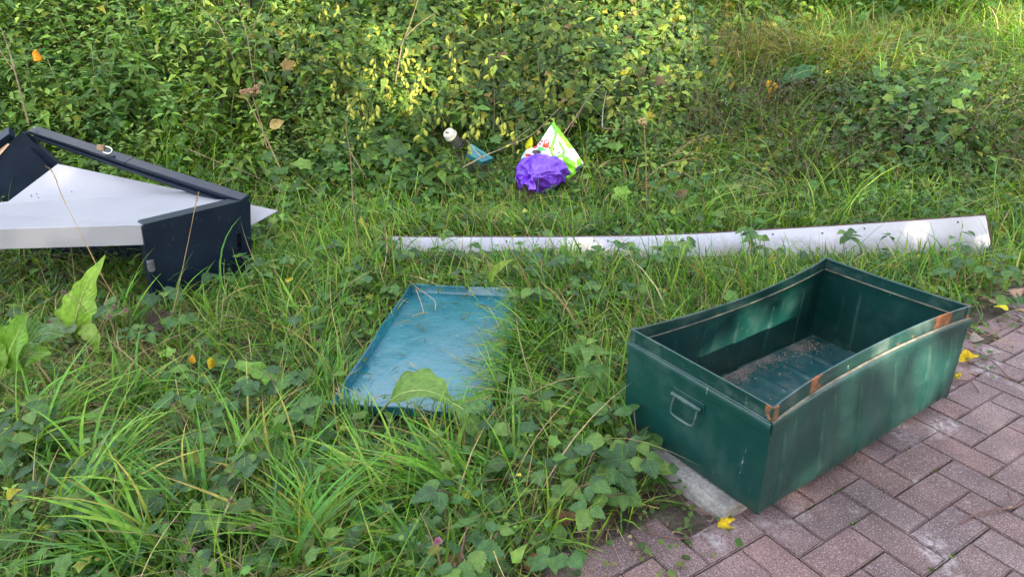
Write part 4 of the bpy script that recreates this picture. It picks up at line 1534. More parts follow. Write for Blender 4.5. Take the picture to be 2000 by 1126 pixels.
bt = np.array([tuple(p) for p in BOARD_TOP]); bb = np.array([tuple(p) for p in BOARD_BOT])
def behind_or_in_board(P):
    yb = np.interp(P[:, 0], bt[:, 0], bb[:, 1]); yt = np.interp(P[:, 0], bt[:, 0], bt[:, 1])
    zt = np.interp(P[:, 0], bt[:, 0], bt[:, 2]); zb = np.interp(P[:, 0], bt[:, 0], bb[:, 2])
    on = (P[:, 0] > bt[0, 0]) & (P[:, 0] < bt[-1, 0])
    f = np.clip((P[:, 1] - yb) / (yt - yb + 1e-6), 0, 1)
    return on & (P[:, 1] > yb - 0.0) & (P[:, 1] < yt + 0.05) & (P[:, 2] < zb + (zt - zb) * f + 0.10)

def over_tray(P):
    l = np.array(LMI)
    qx = l[0, 0] * P[:, 0] + l[0, 1] * P[:, 1] + l[0, 3]; qy = l[1, 0] * P[:, 0] + l[1, 1] * P[:, 1] + l[1, 3]
    return (qx > 0.0) & (qx < LID_W - 0.03) & (qy > 0.05) & (qy < LID_L)

def reject_all(P): return inside_solids(P) | behind_or_in_board(P)
def reject_leaf(P): return inside_solids(P) | behind_or_in_board(P) | over_tray(P)

def scatter(n, x0, x1, y0, y1, dens=None):
    x = rng.uniform(x0, x1, n); y = rng.uniform(y0, y1, n)
    k = pav_d(x, y) > 0.0
    # inside the cone the lens and its neighbours can see
    k &= (np.abs(x) < 0.95 * y + 0.55) & (y > 0.75)
    if dens is not None: k &= rng.random(n) < dens(x, y)
    x, y = x[k], y[k]
    return np.stack([x, y, terrain(x, y) - 0.004], -1)

def pick(pal, n, w=None, var=0.18):
    pal = np.array(pal)
    i = rng.choice(len(pal), n, p=None if w is None else np.array(w) / sum(w))
    return pal[i] * np.exp(rng.normal(0, var, (n, 1))) * np.exp(rng.normal(0, 0.05, (n, 3)))

GREENS = [(0.098, 0.215, 0.018), (0.062, 0.158, 0.020), (0.150, 0.270, 0.022), (0.036, 0.095, 0.018), (0.225, 0.285, 0.036)]
STRAW = [(0.34, 0.25, 0.11), (0.27, 0.19, 0.085), (0.40, 0.31, 0.16), (0.22, 0.17, 0.06)]

def clear_height(x, y):
    """things with a clear front: how tall the plants before them stand (1 = free)"""
    s = np.ones_like(x)
    def disc(cx, cy, r, k):
        nonlocal s
        d = np.hypot(x - cx, y - cy)
        s = np.minimum(s, k + (1 - k) * sstep(r * 0.7, r * 1.2, d))
    disc(0.14, 4.02, 0.30, 0.40)
    disc(-0.25, 4.10, 0.30, 0.5); disc(-0.36, 4.32, 0.22, 0.45)
    disc(-1.30, 2.95, 0.28, 0.62); disc(-1.75, 2.68, 0.45, 0.5); disc(-2.2, 2.9, 0.5, 0.5)
    for cx in (-0.35, -0.1, 0.2, 0.45, 0.7, 0.95, 1.3, 1.65, 2.0, 2.3): disc(cx, 3.28, 0.26, 0.42)
    disc(-0.40, 2.55, 0.42, 0.8); disc(-0.33, 1.93, 0.20, 0.8)
    return s

# ------------------------------------------------------------------ grass
def build_grass():
    b = Batch()
    # near sward
    P = scatter(125000, -4.0, 3.6, 0.8, 4.2, lambda x, y: np.clip(0.55 + 0.45 * wav(x, y, 2.2, 1) + 0.25 * wav(x, y, 6, 4), 0.10, 1) * sstep(0.06, 0.36, pav_d(x, y) + 0.1 * wav(x, y, 5, 2)) * np.clip(1.25 - 0.0 * y, 0, 1))
    n = len(P); ch = clear_height(P[:, 0], P[:, 1])
    dist = P[:, 1]
    L = rng.gamma(6, 0.026, n) * ch + 0.03
    W = rng.gamma(7, 0.00066, n).clip(0.002, 0.011) * (0.85 + 0.15 * dist)
    az = rng.uniform(0, 6.28, n) * 0.75 + 2.0 * wav(P[:, 0], P[:, 1], 1.7, 6)
    lean = np.abs(rng.normal(0.45, 0.3, n)); curve = rng.gamma(3, 0.25, n)
    c = pick(GREENS, n, (3, 3, 3, 2, 1.2)) * (1 + 0.25 * wav(P[:, 0], P[:, 1], 1.3, 8))[:, None]
    dry = rng.random(n) < 0.07 + 0.06 * (wav(P[:, 0], P[:, 1], 1.9, 9) > 0.3)
    c[dry] = pick(STRAW, int(dry.sum()))
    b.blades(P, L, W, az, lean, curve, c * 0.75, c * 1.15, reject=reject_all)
    # dry thatch lying low
    P = scatter(60000, -4.0, 3.4, 0.8, 4.2, lambda x, y: np.clip(0.4 + 0.6 * wav(x, y, 2.6, 11), 0.05, 1) * sstep(0.0, 0.25, pav_d(x, y)))
    n = len(P)
    b.blades(P + [0, 0, 0.012], rng.uniform(0.08, 0.24, n), rng.uniform(0.0018, 0.0034, n) * (0.8 + 0.15 * P[:, 1]), rng.uniform(0, 6.28, n), rng.uniform(1.0, 1.5, n), rng.uniform(0, 0.5, n),
             pick(STRAW, n, var=0.35) * 0.75, pick(STRAW, n, var=0.35) * 0.95, reject=reject_all)
    # lush arching tufts
    tufts = []
    for (px, py, k, azm, spread, Lm, wd) in [(905, 985, 120, 2.75, 0.75, 0.36, 1.0), (990, 930, 80, 2.3, 0.8, 0.28, 0.85), (640, 1090, 110, 2.5, 0.9, 0.36, 0.9), (380, 1020, 90, 2.0, 1.6, 0.32, 0.9), (300, 1110, 90, 3.0, 1.2, 0.38, 1.0), (130, 1060, 80, 0.5, 1.3, 0.36, 0.9), (520, 860, 90, 1.2, 1.4, 0.28, 0.8),
                             (560, 1120, 80, 0.9, 0.9, 0.34, 1.0), (60, 900, 70, 0.4, 1.3, 0.36, 0.9), (995, 790, 120, 3.0, 0.7, 0.30, 0.6), (1005, 740, 140, 3.2, 0.6, 0.32, 0.55), (1010, 690, 150, 3.3, 0.6, 0.30, 0.5), (1015, 640, 130, 3.3, 0.6, 0.28, 0.5), (1018, 600, 90, 3.4, 0.7, 0.24, 0.45), (1060, 700, 90, 3.3, 0.7, 0.30, 0.5), (1080, 640, 80, 3.2, 0.8, 0.28, 0.5), (690, 830, 60, 1.3, 0.8, 0.20, 0.7), (720, 845, 50, 1.6, 0.9, 0.16, 0.6), (830, 850, 70, 1.7, 1.0, 0.15, 0.5), (900, 850, 70, 1.9, 1.0, 0.16, 0.5), (640, 770, 60, 1.4, 0.9, 0.22, 0.8), (620, 700, 50, 1.6, 1.0, 0.20, 0.7), (1180, 840, 60, 1.8, 1.2, 0.30, 0.7), (1230, 900, 25, 1.9, 0.8, 0.34, 0.7),
                             (400, 800, 60, 1.7, 1.2, 0.30, 0.8), (640, 760, 70, 1.4, 1.0, 0.30, 0.7), (640, 640, 60, 1.8, 1.3, 0.28, 0.7), (560, 600, 70, 1.5, 1.2, 0.28, 0.6), (450, 600, 50, 1.2, 1.2, 0.26, 0.6), (250, 800, 60, 1.0, 1.5, 0.30, 0.8), (800, 1110, 50, 2.6, 0.8, 0.30, 0.9), (700, 930, 50, 2.2, 1.0, 0.18, 0.9), (1120, 560, 70, 1.7, 1.5, 0.26, 0.5),
                             (1300, 530, 90, 1.6, 1.5, 0.24, 0.5), (1450, 520, 80, 1.6, 1.5, 0.24, 0.5), (1560, 490, 60, 1.2, 1.4, 0.22, 0.5), (1850, 520, 120, 2.0, 1.3, 0.24, 0.5), (1950, 520, 90, 1.0, 1.2, 0.24, 0.5), (900, 520, 70, 1.6, 1.5, 0.22, 0.5), (980, 545, 60, 1.7, 1.4, 0.22, 0.5), (780, 515, 70, 1.6, 1.2, 0.30, 0.5), (815, 522, 60, 1.7, 1.2, 0.24, 0.5), (860, 525, 50, 1.5, 1.4, 0.20, 0.5), (330, 612, 60, 1.3, 1.2, 0.22, 0.6), (400, 600, 70, 1.4, 1.2, 0.22, 0.6), (470, 575, 60, 1.5, 1.2, 0.24, 0.6), (520, 548, 70, 1.4, 1.2, 0.28, 0.6), (250, 650, 60, 1.2, 1.4, 0.24, 0.7), (600, 530, 70, 1.4, 1.4, 0.30, 0.6), (650, 570, 60, 1.6, 1.4, 0.28, 0.6), (700, 545, 60, 1.7, 1.4, 0.28, 0.6), (560, 480, 60, 1.5, 1.3, 0.30, 0.6), (640, 470, 60, 1.5, 1.3, 0.30, 0.6), (520, 455, 50, 1.4, 1.3, 0.30, 0.6), (720, 470, 60, 1.5, 1.3, 0.28, 0.55), (100, 820, 60, 1.0, 1.4, 0.30, 0.8), (200, 940, 70, 0.8, 1.3, 0.32, 0.9), (480, 930, 80, 1.5, 1.4, 0.28, 0.8), (560, 980, 80, 1.8, 1.3, 0.32, 0.9), (760, 1000, 90, 2.4, 0.9, 0.34, 0.95)]:
        tufts.append((G(px, py), k, azm, spread, Lm, wd))
    for c_, k, azm, spread, Lm, wd in tufts:
        a = rng.uniform(0, 6.28, k); rr_ = 0.06 * np.sqrt(rng.random(k))
        x, y = c_.x + rr_ * np.cos(a), c_.y + rr_ * np.sin(a)
        P = np.stack([x, y, terrain(x, y)], -1)
        L = rng.normal(Lm, 0.07, k).clip(0.1)
        az = azm + rng.normal(0, spread * 0.55, k)
        col = pick([(0.105, 0.250, 0.020), (0.070, 0.195, 0.026), (0.155, 0.300, 0.026)], k, var=0.13)
        tipc = np.where((rng.random(k) < 0.12)[:, None], pick([(0.36, 0.27, 0.06)], k), col * 1.2)
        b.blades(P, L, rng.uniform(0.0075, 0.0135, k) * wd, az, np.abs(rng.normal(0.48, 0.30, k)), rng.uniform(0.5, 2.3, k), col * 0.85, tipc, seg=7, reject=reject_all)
    # long tan dead stems lying through the grass
    P = scatter(2600, -3.6, 3.0, 0.9, 4.2, lambda x, y: sstep(0.1, 0.4, pav_d(x, y)) * (0.5 + 0.5 * wav(x, y, 1.4, 20)).clip(0.05))
    n = len(P)
    b.blades(P + [0, 0, 0.03], rng.uniform(0.20, 0.50, n), rng.uniform(0.0018, 0.0042, n), rng.uniform(0, 6.28, n), rng.uniform(0.5, 1.35, n), rng.uniform(0.1, 0.9, n), pick(STRAW, n, var=0.3), pick(STRAW, n, var=0.3) * 1.1, seg=6, reject=reject_all)
    # random taller stems near
    P = scatter(15000, -3.8, 3.2, 0.85, 4.0, lambda x, y: np.clip(0.25 + 0.6 * wav(x, y, 1.5, 14), 0.02, 1) * sstep(0.15, 0.6, pav_d(x, y)))
    n = len(P); ch = clear_height(P[:, 0], P[:, 1])
    L = rng.uniform(0.18, 0.36, n) * ch
    c = pick(GREENS + [(0.26, 0.22, 0.06)], n, (2, 2, 3, 1, 2, .7))
    b.blades(P, L, rng.uniform(0.003, 0.0065, n), rng.uniform(0, 6.28, n), np.abs(rng.normal(0.35, 0.25, n)), rng.gamma(3, 0.3, n), c * 0.9, c * 1.2, seg=6, reject=reject_all)
    b.build('meadow_grass', M_GRASS, 'rough green grass with dry blades covering the near ground')

    b = Batch()
    # the bank on the right and the strip behind the box
    def dens(x, y):
        l = bank_left(x)
        right = (1 - l) * np.clip(0.55 + 0.5 * wav(x, y, 1.3, 3), 0.12, 1) * (1 - sstep(6.3, 8.2, y))
        left = l * (1 - sstep(4.3, 5.2, y)) * (0.45 + 0.5 * wav(x, y, 2.2, 9)).clip(0.15) + l * 0.14
        return np.clip(right + left, 0, 1)
    P = scatter(175000, -4.6, 7.4, 3.5, 8.4, dens)
    n = len(P); ch = clear_height(P[:, 0], P[:, 1])
    L = rng.gamma(5, 0.054, n) * ch * (0.85 + 0.55 * wav(P[:, 0], P[:, 1], 2.6, 5)).clip(0.30) + 0.05
    W = rng.uniform(0.0035, 0.0068, n) * (0.55 + 0.11 * P[:, 1])
    az = 2.2 * wav(P[:, 0], P[:, 1], 1.1, 7) + rng.uniform(0, 6.28, n) * 0.7 - 1.5
    lean = np.abs(rng.normal(0.5, 0.3, n)); curve = rng.gamma(3, 0.32, n)
    c = 1.25 * pick(GREENS, n, (3, 2, 3, 0.8, 2.6)) * (1 + 0.3 * wav(P[:, 0], P[:, 1], 0.9, 12))[:, None]
    ridge = np.exp(-((P[:, 1] - 6.2 - 0.25 * wav(P[:, 0], P[:, 1], 1.2, 9)) / 0.5) ** 2) * sstep(1.0, 1.8, P[:, 0]) * (1 - 0.7 * sstep(3.6, 4.8, P[:, 0]))
    dry = rng.random(n) < 0.08 + 0.20 * (wav(P[:, 0], P[:, 1], 2.1, 15) > 0.35) + 0.25 * ridge
    c[dry] = pick(STRAW, int(dry.sum()), var=0.25)
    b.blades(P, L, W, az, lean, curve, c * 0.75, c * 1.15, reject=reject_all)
    # big drooping tussocks and the pale straw ridge high on the bank
    for _ in range(85):
        cx, cy = rng.uniform(0.4, 6.2), rng.uniform(3.75, 7.2)
        if abs(cx) > 0.9 * cy: continue
        k = int(rng.integers(35, 80))
        a = rng.uniform(0, 6.28, k); q = 0.10 * np.sqrt(rng.random(k))
        x, y = cx + q * np.cos(a), cy + q * np.sin(a)
        P = np.stack([x, y, terrain(x, y)], -1)
        straw = rng.random() < 0.18
        col = pick(STRAW if straw else [(0.16, 0.28, 0.03), (0.25, 0.34, 0.04), (0.11, 0.22, 0.04)], k, var=0.15)
        sc_ = clear_height(np.array([cx]), np.array([cy]))[0]
        b.blades(P, rng.normal(0.42, 0.09, k).clip(.15) * sc_, rng.uniform(0.005, 0.009, k), rng.uniform(0, 6.28) + rng.normal(0, 0.9, k), np.abs(rng.normal(0.45, 0.25, k)), rng.uniform(0.8, 2.2, k), col * .9, col * 1.15, seg=6, reject=reject_all)
    for (px, py, k, az0) in [(1360, 118, 150, 3.6), (1440, 105, 170, 3.6), (1520, 100, 150, 3.5), (1580, 85, 110, 3.5), (1660, 120, 170, 4.4), (1720, 125, 110, 4.6), (1250, 90, 60, 1.4), (1860, 110, 60, 4.4)]:
        c_ = TG(px, py + 25)
        x, y = c_.x + rng.normal(0, .22, k), c_.y + rng.normal(0, .16, k)
        P = np.stack([x, y, terrain(x, y) + 0.08], -1)
        col = pick([(0.42, 0.31, 0.13), (0.34, 0.25, 0.10), (0.48, 0.38, 0.18), (0.25, 0.24, 0.06)], k, var=.2)
        b.blades(P, rng.uniform(0.25, 0.60, k), rng.uniform(0.004, 0.007, k), az0 + rng.normal(0, .6, k), rng.uniform(0.3, 1.2, k), rng.uniform(0.3, 1.6, k), col * .85, col, seg=6, reject=reject_all)
    b.build('bank_grass', M_GRASS, 'tangled grass and straw covering the bank behind the white board')

    # dark feathery weeds gone to seed on the bank
    b = Batch()
    for (cx, cy, k, rad) in [(2.1, 5.15, 90, 0.55), (2.9, 5.0, 110, 0.75), (3.5, 4.7, 100, 0.7), (1.5, 4.9, 70, 0.45), (2.5, 4.5, 60, 0.5), (3.1, 4.25, 50, 0.4), (1.3, 5.6, 40, 0.4), (2.0, 4.3, 40, 0.35), (4.2, 4.9, 60, 0.5), (0.55, 5.1, 40, 0.3)]:
        x = cx + rng.normal(0, rad * 0.55, k); y = cy + rng.normal(0, rad * 0.4, k)
        P = np.stack([x, y, terrain(x, y)], -1)
        h = rng.uniform(0.20, 0.42, k)
        az = rng.uniform(0, 6.28, k); ln = np.abs(rng.normal(0.25, 0.15, k))
        c = pick([(0.055, 0.045, 0.026), (0.075, 0.055, 0.035), (0.045, 0.055, 0.022)], k, var=0.25)
        b.blades(P, h, np.full(k, 0.004), az, ln, np.full(k, 0.15), c, c, seg=3)
        m = 18
        t = rng.uniform(0.25, 1.0, (k, m))
        hx = (h * np.sin(ln))[:, None] * t
        O = np.stack([x[:, None] + hx * np.cos(az)[:, None], y[:, None] + hx * np.sin(az)[:, None], P[:, 2:3] + (h * np.cos(ln))[:, None] * t], -1).reshape(-1, 3)
        q = len(O)
        D = rng.normal(0, 1, (q, 3)); D[:, 2] = np.abs(D[:, 2]) * 0.7 + 0.3
        cc = pick([(0.070, 0.085, 0.030), (0.085, 0.062, 0.040), (0.070, 0.115, 0.030), (0.10, 0.085, 0.055)], q, var=0.3)
        b.leaves(T_LANCE[:1], O, D, rng.normal(0, 1, (q, 3)), rng.uniform(0.018, 0.050, q), np.full(q, 0.85), cc)
    b.build('feathery_weeds', M_GRASS, 'dark feathery weeds gone to seed on the bank')
build_grass()

# ------------------------------------------------------------------ low leafy undergrowth between the grass
def build_undergrowth():
    b = Batch()
    def d1(x, y):
        p = pav_d(x, y)
        return np.clip(0.30 + 0.7 * wav(x, y, 2.4, 17), 0.03, 1) * sstep(0.08, 0.34, p + 0.08 * wav(x, y, 6, 8))
    P = scatter(64000, -4.0, 3.6, 0.8, 4.5, d1)
    n = len(P); ch = clear_height(P[:, 0], P[:, 1])
    P = P + np.stack([np.zeros(n), np.zeros(n), np.abs(rng.normal(0.02, 0.07, n)) * ch], -1)
    D = np.stack([rng.normal(0, 1, n), rng.normal(-0.3, 1, n), rng.normal(0.0, 0.35, n)], -1)
    N = np.stack([rng.normal(0, .35, n), rng.normal(-.25, .35, n), np.ones(n)], -1)
    c = pick([(0.055, 0.130, 0.032), (0.075, 0.165, 0.032), (0.042, 0.100, 0.034), (0.125, 0.220, 0.036), (0.26, 0.27, 0.04)], n, (3, 3, 2.5, 2.4, .35), 0.25)
    small = rng.random(n) < 0.6
    L = np.where(small, rng.uniform(0.014, 0.028, n), rng.uniform(0.030, 0.068, n))
    b.leaves(T_OVATE + T_ROUND, P[small], D[small], N[small], L[small], np.full(small.sum(), 1.0), c[small], reject=reject_leaf)
    b.leaves(T_OVATE + T_IVY, P[~small], D[~small], N[~small], L[~small], np.full((~small).sum(), 0.95), c[~small], reject=reject_leaf)
    # creeping leaves over the dirt at the edge of the paving
    x = rng.uniform(0.0, 3.0, 6500); y = rng.uniform(1.0, 3.6, 6500)
    p = pav_d(x, y)
    k = (np.exp(-(p / 0.13) ** 2) * (0.35 + 0.6 * wav(x, y, 4, 19)).clip(0) > rng.random(6500) * 0.8) & (p > -0.13)
    x, y = x[k], y[k]; n = len(x)
    P = np.stack([x, y, np.maximum(terrain(x, y), -0.003) + rng.uniform(0.008, 0.035, n)], -1)
    D = np.stack([rng.normal(0, 1, n), rng.normal(0, 1, n), rng.normal(0.1, 0.2, n)], -1)
    c = pick([(0.060, 0.120, 0.030), (0.085, 0.150, 0.035), (0.12, 0.16, 0.04)], n, var=0.2)
    b.leaves(T_ROUND + T_OVATE, P, D, np.stack([rng.normal(0, .3, n), rng.normal(0, .3, n), np.ones(n)], -1), rng.uniform(0.014, 0.032, n), np.ones(n), c, reject=reject_leaf)
    # leaves scattered on the bank
    def d2(x, y): return np.clip(0.25 + 0.7 * wav(x, y, 1.6, 21), 0.04, 1) * (1 - sstep(7.4, 8.2, y))
    P = scatter(105000, -4.4, 7.2, 3.5, 8.2, d2)
    n = len(P); ch = clear_height(P[:, 0], P[:, 1])
    mound = (0.04 + 0.24 * (wav(P[:, 0], P[:, 1], 1.6, 21) + .15 * wav(P[:, 0], P[:, 1], 5, 2)).clip(0, 1.2)) * sstep(3.7, 4.3, P[:, 1])
    P = P + np.stack([np.zeros(n), np.zeros(n), np.abs(rng.normal(0.03, 0.06, n)) * ch + mound * ch * np.sqrt(rng.random(n))], -1)
    D = np.stack([rng.normal(0, 1, n), rng.normal(-0.5, 0.8, n), rng.normal(-0.1, 0.4, n)], -1)
    N = np.stack([rng.normal(0, .4, n), rng.normal(-.5, .4, n), np.ones(n)], -1)
    c = pick([(0.060, 0.140, 0.032), (0.080, 0.175, 0.032), (0.042, 0.095, 0.030), (0.140, 0.230, 0.036), (0.30, 0.29, 0.04)], n, (3, 3, 2, 2.4, .4), 0.25)
    b.leaves(T_OVATE + T_IVY + T_NETTLE[:1], P, D, N, rng.gamma(6, 0.0095, n).clip(0.02, .12), np.full(n, 0.95), c, reject=reject_leaf)
    b.build('undergrowth', M_LEAF, 'low green leaves of creeping plants between the grass')
build_undergrowth()

def build_litter():
    b = Batch()
    n = 9000
    x = rng.uniform(-0.2, 3.2, n); y = rng.uniform(0.9, 3.8, n); p = pav_d(x, y)
    k = rng.random(n) < np.exp(-((p - 0.06) / 0.13) ** 2)
    x, y = x[k], y[k]; n = len(x)
    P = np.stack([x, y, np.maximum(terrain(x, y), -0.002) + 0.006], -1)
    D = np.stack([rng.normal(0, 1, n), rng.normal(0, 1, n), rng.normal(0, .15, n)], -1)
    thin = rng.random(n) < 0.55
    c = pick([(0.14, 0.085, 0.055), (0.22, 0.15, 0.09), (0.09, 0.055, 0.04), (0.30, 0.22, 0.12)], n, var=0.3)
    N = np.stack([rng.normal(0, .3, n), rng.normal(0, .3, n), np.ones(n)], -1)
    b.leaves(T_OVATE, P[~thin], D[~thin], N[~thin], rng.uniform(.006, .022, (~thin).sum()), np.full((~thin).sum(), .9), c[~thin], reject=reject_leaf)
    b.leaves(T_LANCE[:1], P[thin], D[thin], N[thin], rng.uniform(.02, .07, thin.sum()), np.full(thin.sum(), .16), c[thin], reject=reject_leaf)
    b.build('leaf_litter', M_DRY, 'brown crumbs of leaves and twigs along the edge of the paving')
    # moss and seedlings in the joints
    b = Batch()
    O = []
    for i in range(-8, 18):
        for j in range(-8, 16):
            k = (i - j + 3) % 4
            if k not in (0, 3) or rng.random() < 0.30: continue
            o = PO + PU * (i * PW) + PV * (j * PW)
            a, d = (o, PU) if k == 0 else ((o, PV) if rng.random() < .25 else (o, PU * 0.5))
            t0 = rng.uniform(0, 2 * PW * .7)
            for q in range(int(rng.integers(8, 40))):
                s_ = t0 + abs(rng.normal(0, .03))
                if s_ > 2 * PW: continue
                w = a + d * s_
                O.append((w.x + rng.normal(0, .0012), w.y + rng.normal(0, .0012), -0.004))
    O = np.array(O)
    O = O[pav_d(O[:, 0], O[:, 1]) < 0.05]
    n = len(O)
    D = np.stack([rng.normal(0, 1, n), rng.normal(0, 1, n), np.abs(rng.normal(.6, .4, n))], -1)
    b.leaves(T_OVATE, O, D, rng.normal(0, 1, (n, 3)), rng.gamma(4, 0.0019, n).clip(.003, .020), np.ones(n), pick([(.06, .10, .015), (.09, .15, .02), (.05, .06, .02)], n, var=.3), reject=reject_leaf)
    b.build('joint_moss', M_LEAF, 'moss and seedlings growing in the joints of the pavers')
build_litter()

# ------------------------------------------------------------------ the overgrown hedge: nettles, hops, scrub
NET = [(0.100, 0.205, 0.036), (0.150, 0.265, 0.040), (0.065, 0.145, 0.038), (0.215, 0.310, 0.045)]
def shoots(b, P, h, nodes, leafL, pal, temps, lean=0.25, width=1.0, stem=(0.06, 0.07, 0.025), lowest=0.2, pairs=2, light_tip=0.35):
    n = len(P)
    az = rng.uniform(0, 6.28, n); ln = np.abs(rng.normal(0, lean, n))
    toward = rng.normal(0, lean, (n, 2)) + [0, -lean * 0.8]
    t = np.linspace(lowest, 1.0, nodes)[None, :]
    X = P[:, 0:1] + toward[:, 0:1] * h[:, None] * t ** 1.6
    Y = P[:, 1:2] + toward[:, 1:2] * h[:, None] * t ** 1.6
    Z = P[:, 2:3] + h[:, None] * t * (1 - 0.3 * (toward ** 2).sum(1)[:, None] * t)
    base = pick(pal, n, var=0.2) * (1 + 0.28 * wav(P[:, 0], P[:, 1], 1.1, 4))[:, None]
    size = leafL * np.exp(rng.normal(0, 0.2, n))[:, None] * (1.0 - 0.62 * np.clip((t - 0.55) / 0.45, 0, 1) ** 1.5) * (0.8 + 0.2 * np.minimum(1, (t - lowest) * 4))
    for q in range(pairs):
        a = az[:, None] + np.arange(nodes)[None, :] * 1.571 + q * (6.283 / pairs) + rng.normal(0, 0.25, (n, nodes))
        el = np.interp(t, [lowest, 0.7, 1.0], [-0.45, -0.12, 0.55]) + rng.normal(0, 0.28, (n, nodes))
        D = np.stack([np.cos(a) * np.cos(el), np.sin(a) * np.cos(el), np.sin(el) * np.ones_like(a)], -1).reshape(-1, 3)
        O = np.stack([X, Y, Z], -1).reshape(-1, 3)
        N = np.tile([0., -0.15, 1.0], (len(O), 1)) + rng.normal(0, 0.22, (len(O), 3))
        L = (size * rng.uniform(0.75, 1.2, (n, nodes))).reshape(-1)
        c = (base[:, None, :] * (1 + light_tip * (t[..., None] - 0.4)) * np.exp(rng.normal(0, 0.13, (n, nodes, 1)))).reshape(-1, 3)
        yl = rng.random(len(c)) < 0.012
        c[yl] = pick([(0.30, 0.27, 0.03), (0.22, 0.22, 0.03)], int(yl.sum()))
        O = O + D * (L * 0.22)[:, None]
        b.leaves(temps, O, D, N, L, np.full(len(O), width), c, reject=reject_all)
    cs = np.tile(np.array(stem), (n, 1)) * np.exp(rng.normal(0, 0.25, (n, 1)))
    azs = np.arctan2(toward[:, 1], toward[:, 0]); m = np.hypot(toward[:, 0], toward[:, 1])
    b.blades(P, h * 0.97, np.full(n, 0.007), azs, m * 0.5, m * 0.7, cs, cs, seg=4, floor=False, reject=reject_all)

def build_hedge():
    b = Batch()
    # nettles on the left and along the top right
    P = scatter(13000, -6.5, 1.2, 4.15, 8.6, lambda x, y: np.clip(1.0 - 0.75 * sstep(-1.6, -0.1, x), 0, 1) * sstep(4.1, 4.5, y + 0.25 * wav(x, y, 2, 2)) * (0.75 - 0.05 * (y - 4)) * 0.55)
    n = len(P)
    h = rng.uniform(0.26, 0.66, n) * (1 + 0.40 * wav(P[:, 0], P[:, 1], 1.9, 10)) * (0.45 + 0.55 * sstep(4.2, 5.0, P[:, 1]))
    P[:, 2] += 0.0
    kind = rng.random(n)
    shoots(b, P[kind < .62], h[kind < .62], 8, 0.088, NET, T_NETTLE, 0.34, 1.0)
    k2 = (kind >= .62) & (kind < .86)
    shoots(b, P[k2], h[k2] * 1.05, 9, 0.056, [(0.13, 0.24, 0.05), (0.20, 0.29, 0.05), (0.08, 0.17, 0.05)], T_OVATE, 0.42, 0.95)
    shoots(b, P[kind >= .86], h[kind >= .86] * 1.25, 10, 0.072, [(0.16, 0.26, 0.06), (0.24, 0.31, 0.05)], T_LANCE, 0.30, 1.0, light_tip=.5)
    P = scatter(4200, 0.4, 8.5, 6.3, 10.0, lambda x, y: sstep(6.4, 7.1, y + 0.4 * wav(x, y, 1.2, 2) - 0.20 * np.clip(x - 3, 0, 2)) * 0.62)
    n = len(P)
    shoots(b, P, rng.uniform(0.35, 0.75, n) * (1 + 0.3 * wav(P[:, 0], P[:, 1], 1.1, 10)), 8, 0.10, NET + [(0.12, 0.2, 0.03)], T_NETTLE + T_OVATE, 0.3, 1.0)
    # ragged low weeds between the thicket and the white board, in clumps, and round the old box
    P = scatter(5200, -3.6, 6.0, 3.62, 5.6, lambda x, y: (0.15 + 0.85 * wav(x, y, 2.3, 19)).clip(0.03, 1) * (1 - sstep(4.6, 5.6, y) * bank_left(x)))
    n = len(P); ch = clear_height(P[:, 0], P[:, 1])
    hw = rng.uniform(0.10, 0.38, n) * ch * (0.75 + 0.45 * wav(P[:, 0], P[:, 1], 1.9, 6)).clip(.3)
    q = rng.random(n)
    shoots(b, P[q < .55], hw[q < .55], 5, 0.055, [(0.10, 0.20, 0.04), (0.065, 0.15, 0.04), (0.17, 0.27, 0.04), (0.05, 0.11, 0.035)], T_OVATE + T_IVY, 0.5, 0.95)
    shoots(b, P[q >= .55], hw[q >= .55] * 1.15, 6, 0.050, [(0.12, 0.22, 0.05), (0.20, 0.28, 0.05), (0.09, 0.17, 0.05)], T_LANCE + T_NETTLE, 0.5, 1.0)
    P = scatter(1500, -2.6, 1.0, 1.2, 3.5, lambda x, y: (0.05 + 0.8 * wav(x, y, 2.0, 12)).clip(0.0, 1) * sstep(0.25, 0.6, pav_d(x, y)))
    P = P[np.hypot((P[:, 0] + 0.32) / 0.50, (P[:, 1] - 2.48) / 0.74) > 1]                # not in the tray
    n = len(P); ch = clear_height(P[:, 0], P[:, 1])
    shoots(b, P, rng.uniform(0.08, 0.22, n) * ch, 5, 0.042, [(0.09, 0.19, 0.035), (0.06, 0.14, 0.035), (0.16, 0.27, 0.04)], T_OVATE + T_NETTLE, 0.5, 1.0)
    b.build('nettle_thicket', M_LEAF, 'nettles and mixed weeds crowding the slope and the ground before it')

    b = Batch()
    # hop and ivy curtain in the middle
    N_ = 66000
    x = rng.uniform(-2.6, 3.0, N_); y = rng.uniform(4.35, 8.6, N_)
    w = sstep(-2.4, -0.6, x) * (1 - sstep(0.5 + 0.25 * (y - 4.5), 3.0 + 0.25 * (y - 4.5), x + 0.5 * wav(x, y, 1.5, 8))) * sstep(4.4, 4.75, y + 0.2 * wav(x, y, 2.1, 3)) * (1.15 - 0.13 * (y - 4.3))
    k = rng.random(N_) < w
    x, y = x[k], y[k]; n = len(x)
    hh = (0.36 + 0.16 * wav(x, y, 2.3, 13) + 0.10 * wav(x, y, 5.5, 15)).clip(0.05) * sstep(4.15, 5.3, y + .1 + .3 * wav(x, y, 2.4, 16)) * (0.25 + 0.75 * (1 - sstep(0.6, 1.9, x - 0.25 * (y - 4.5) + 0.25 * wav(x, y, 1.9, 18))))
    z = terrain(x, y) + hh * (1 - np.abs(rng.normal(0, 0.22, n))).clip(0.02)
    O = np.stack([x, y, z], -1)
    D = np.stack([rng.normal(0, 0.6, n), rng.normal(-0.55, 0.35, n), rng.normal(-0.45, 0.4, n)], -1)
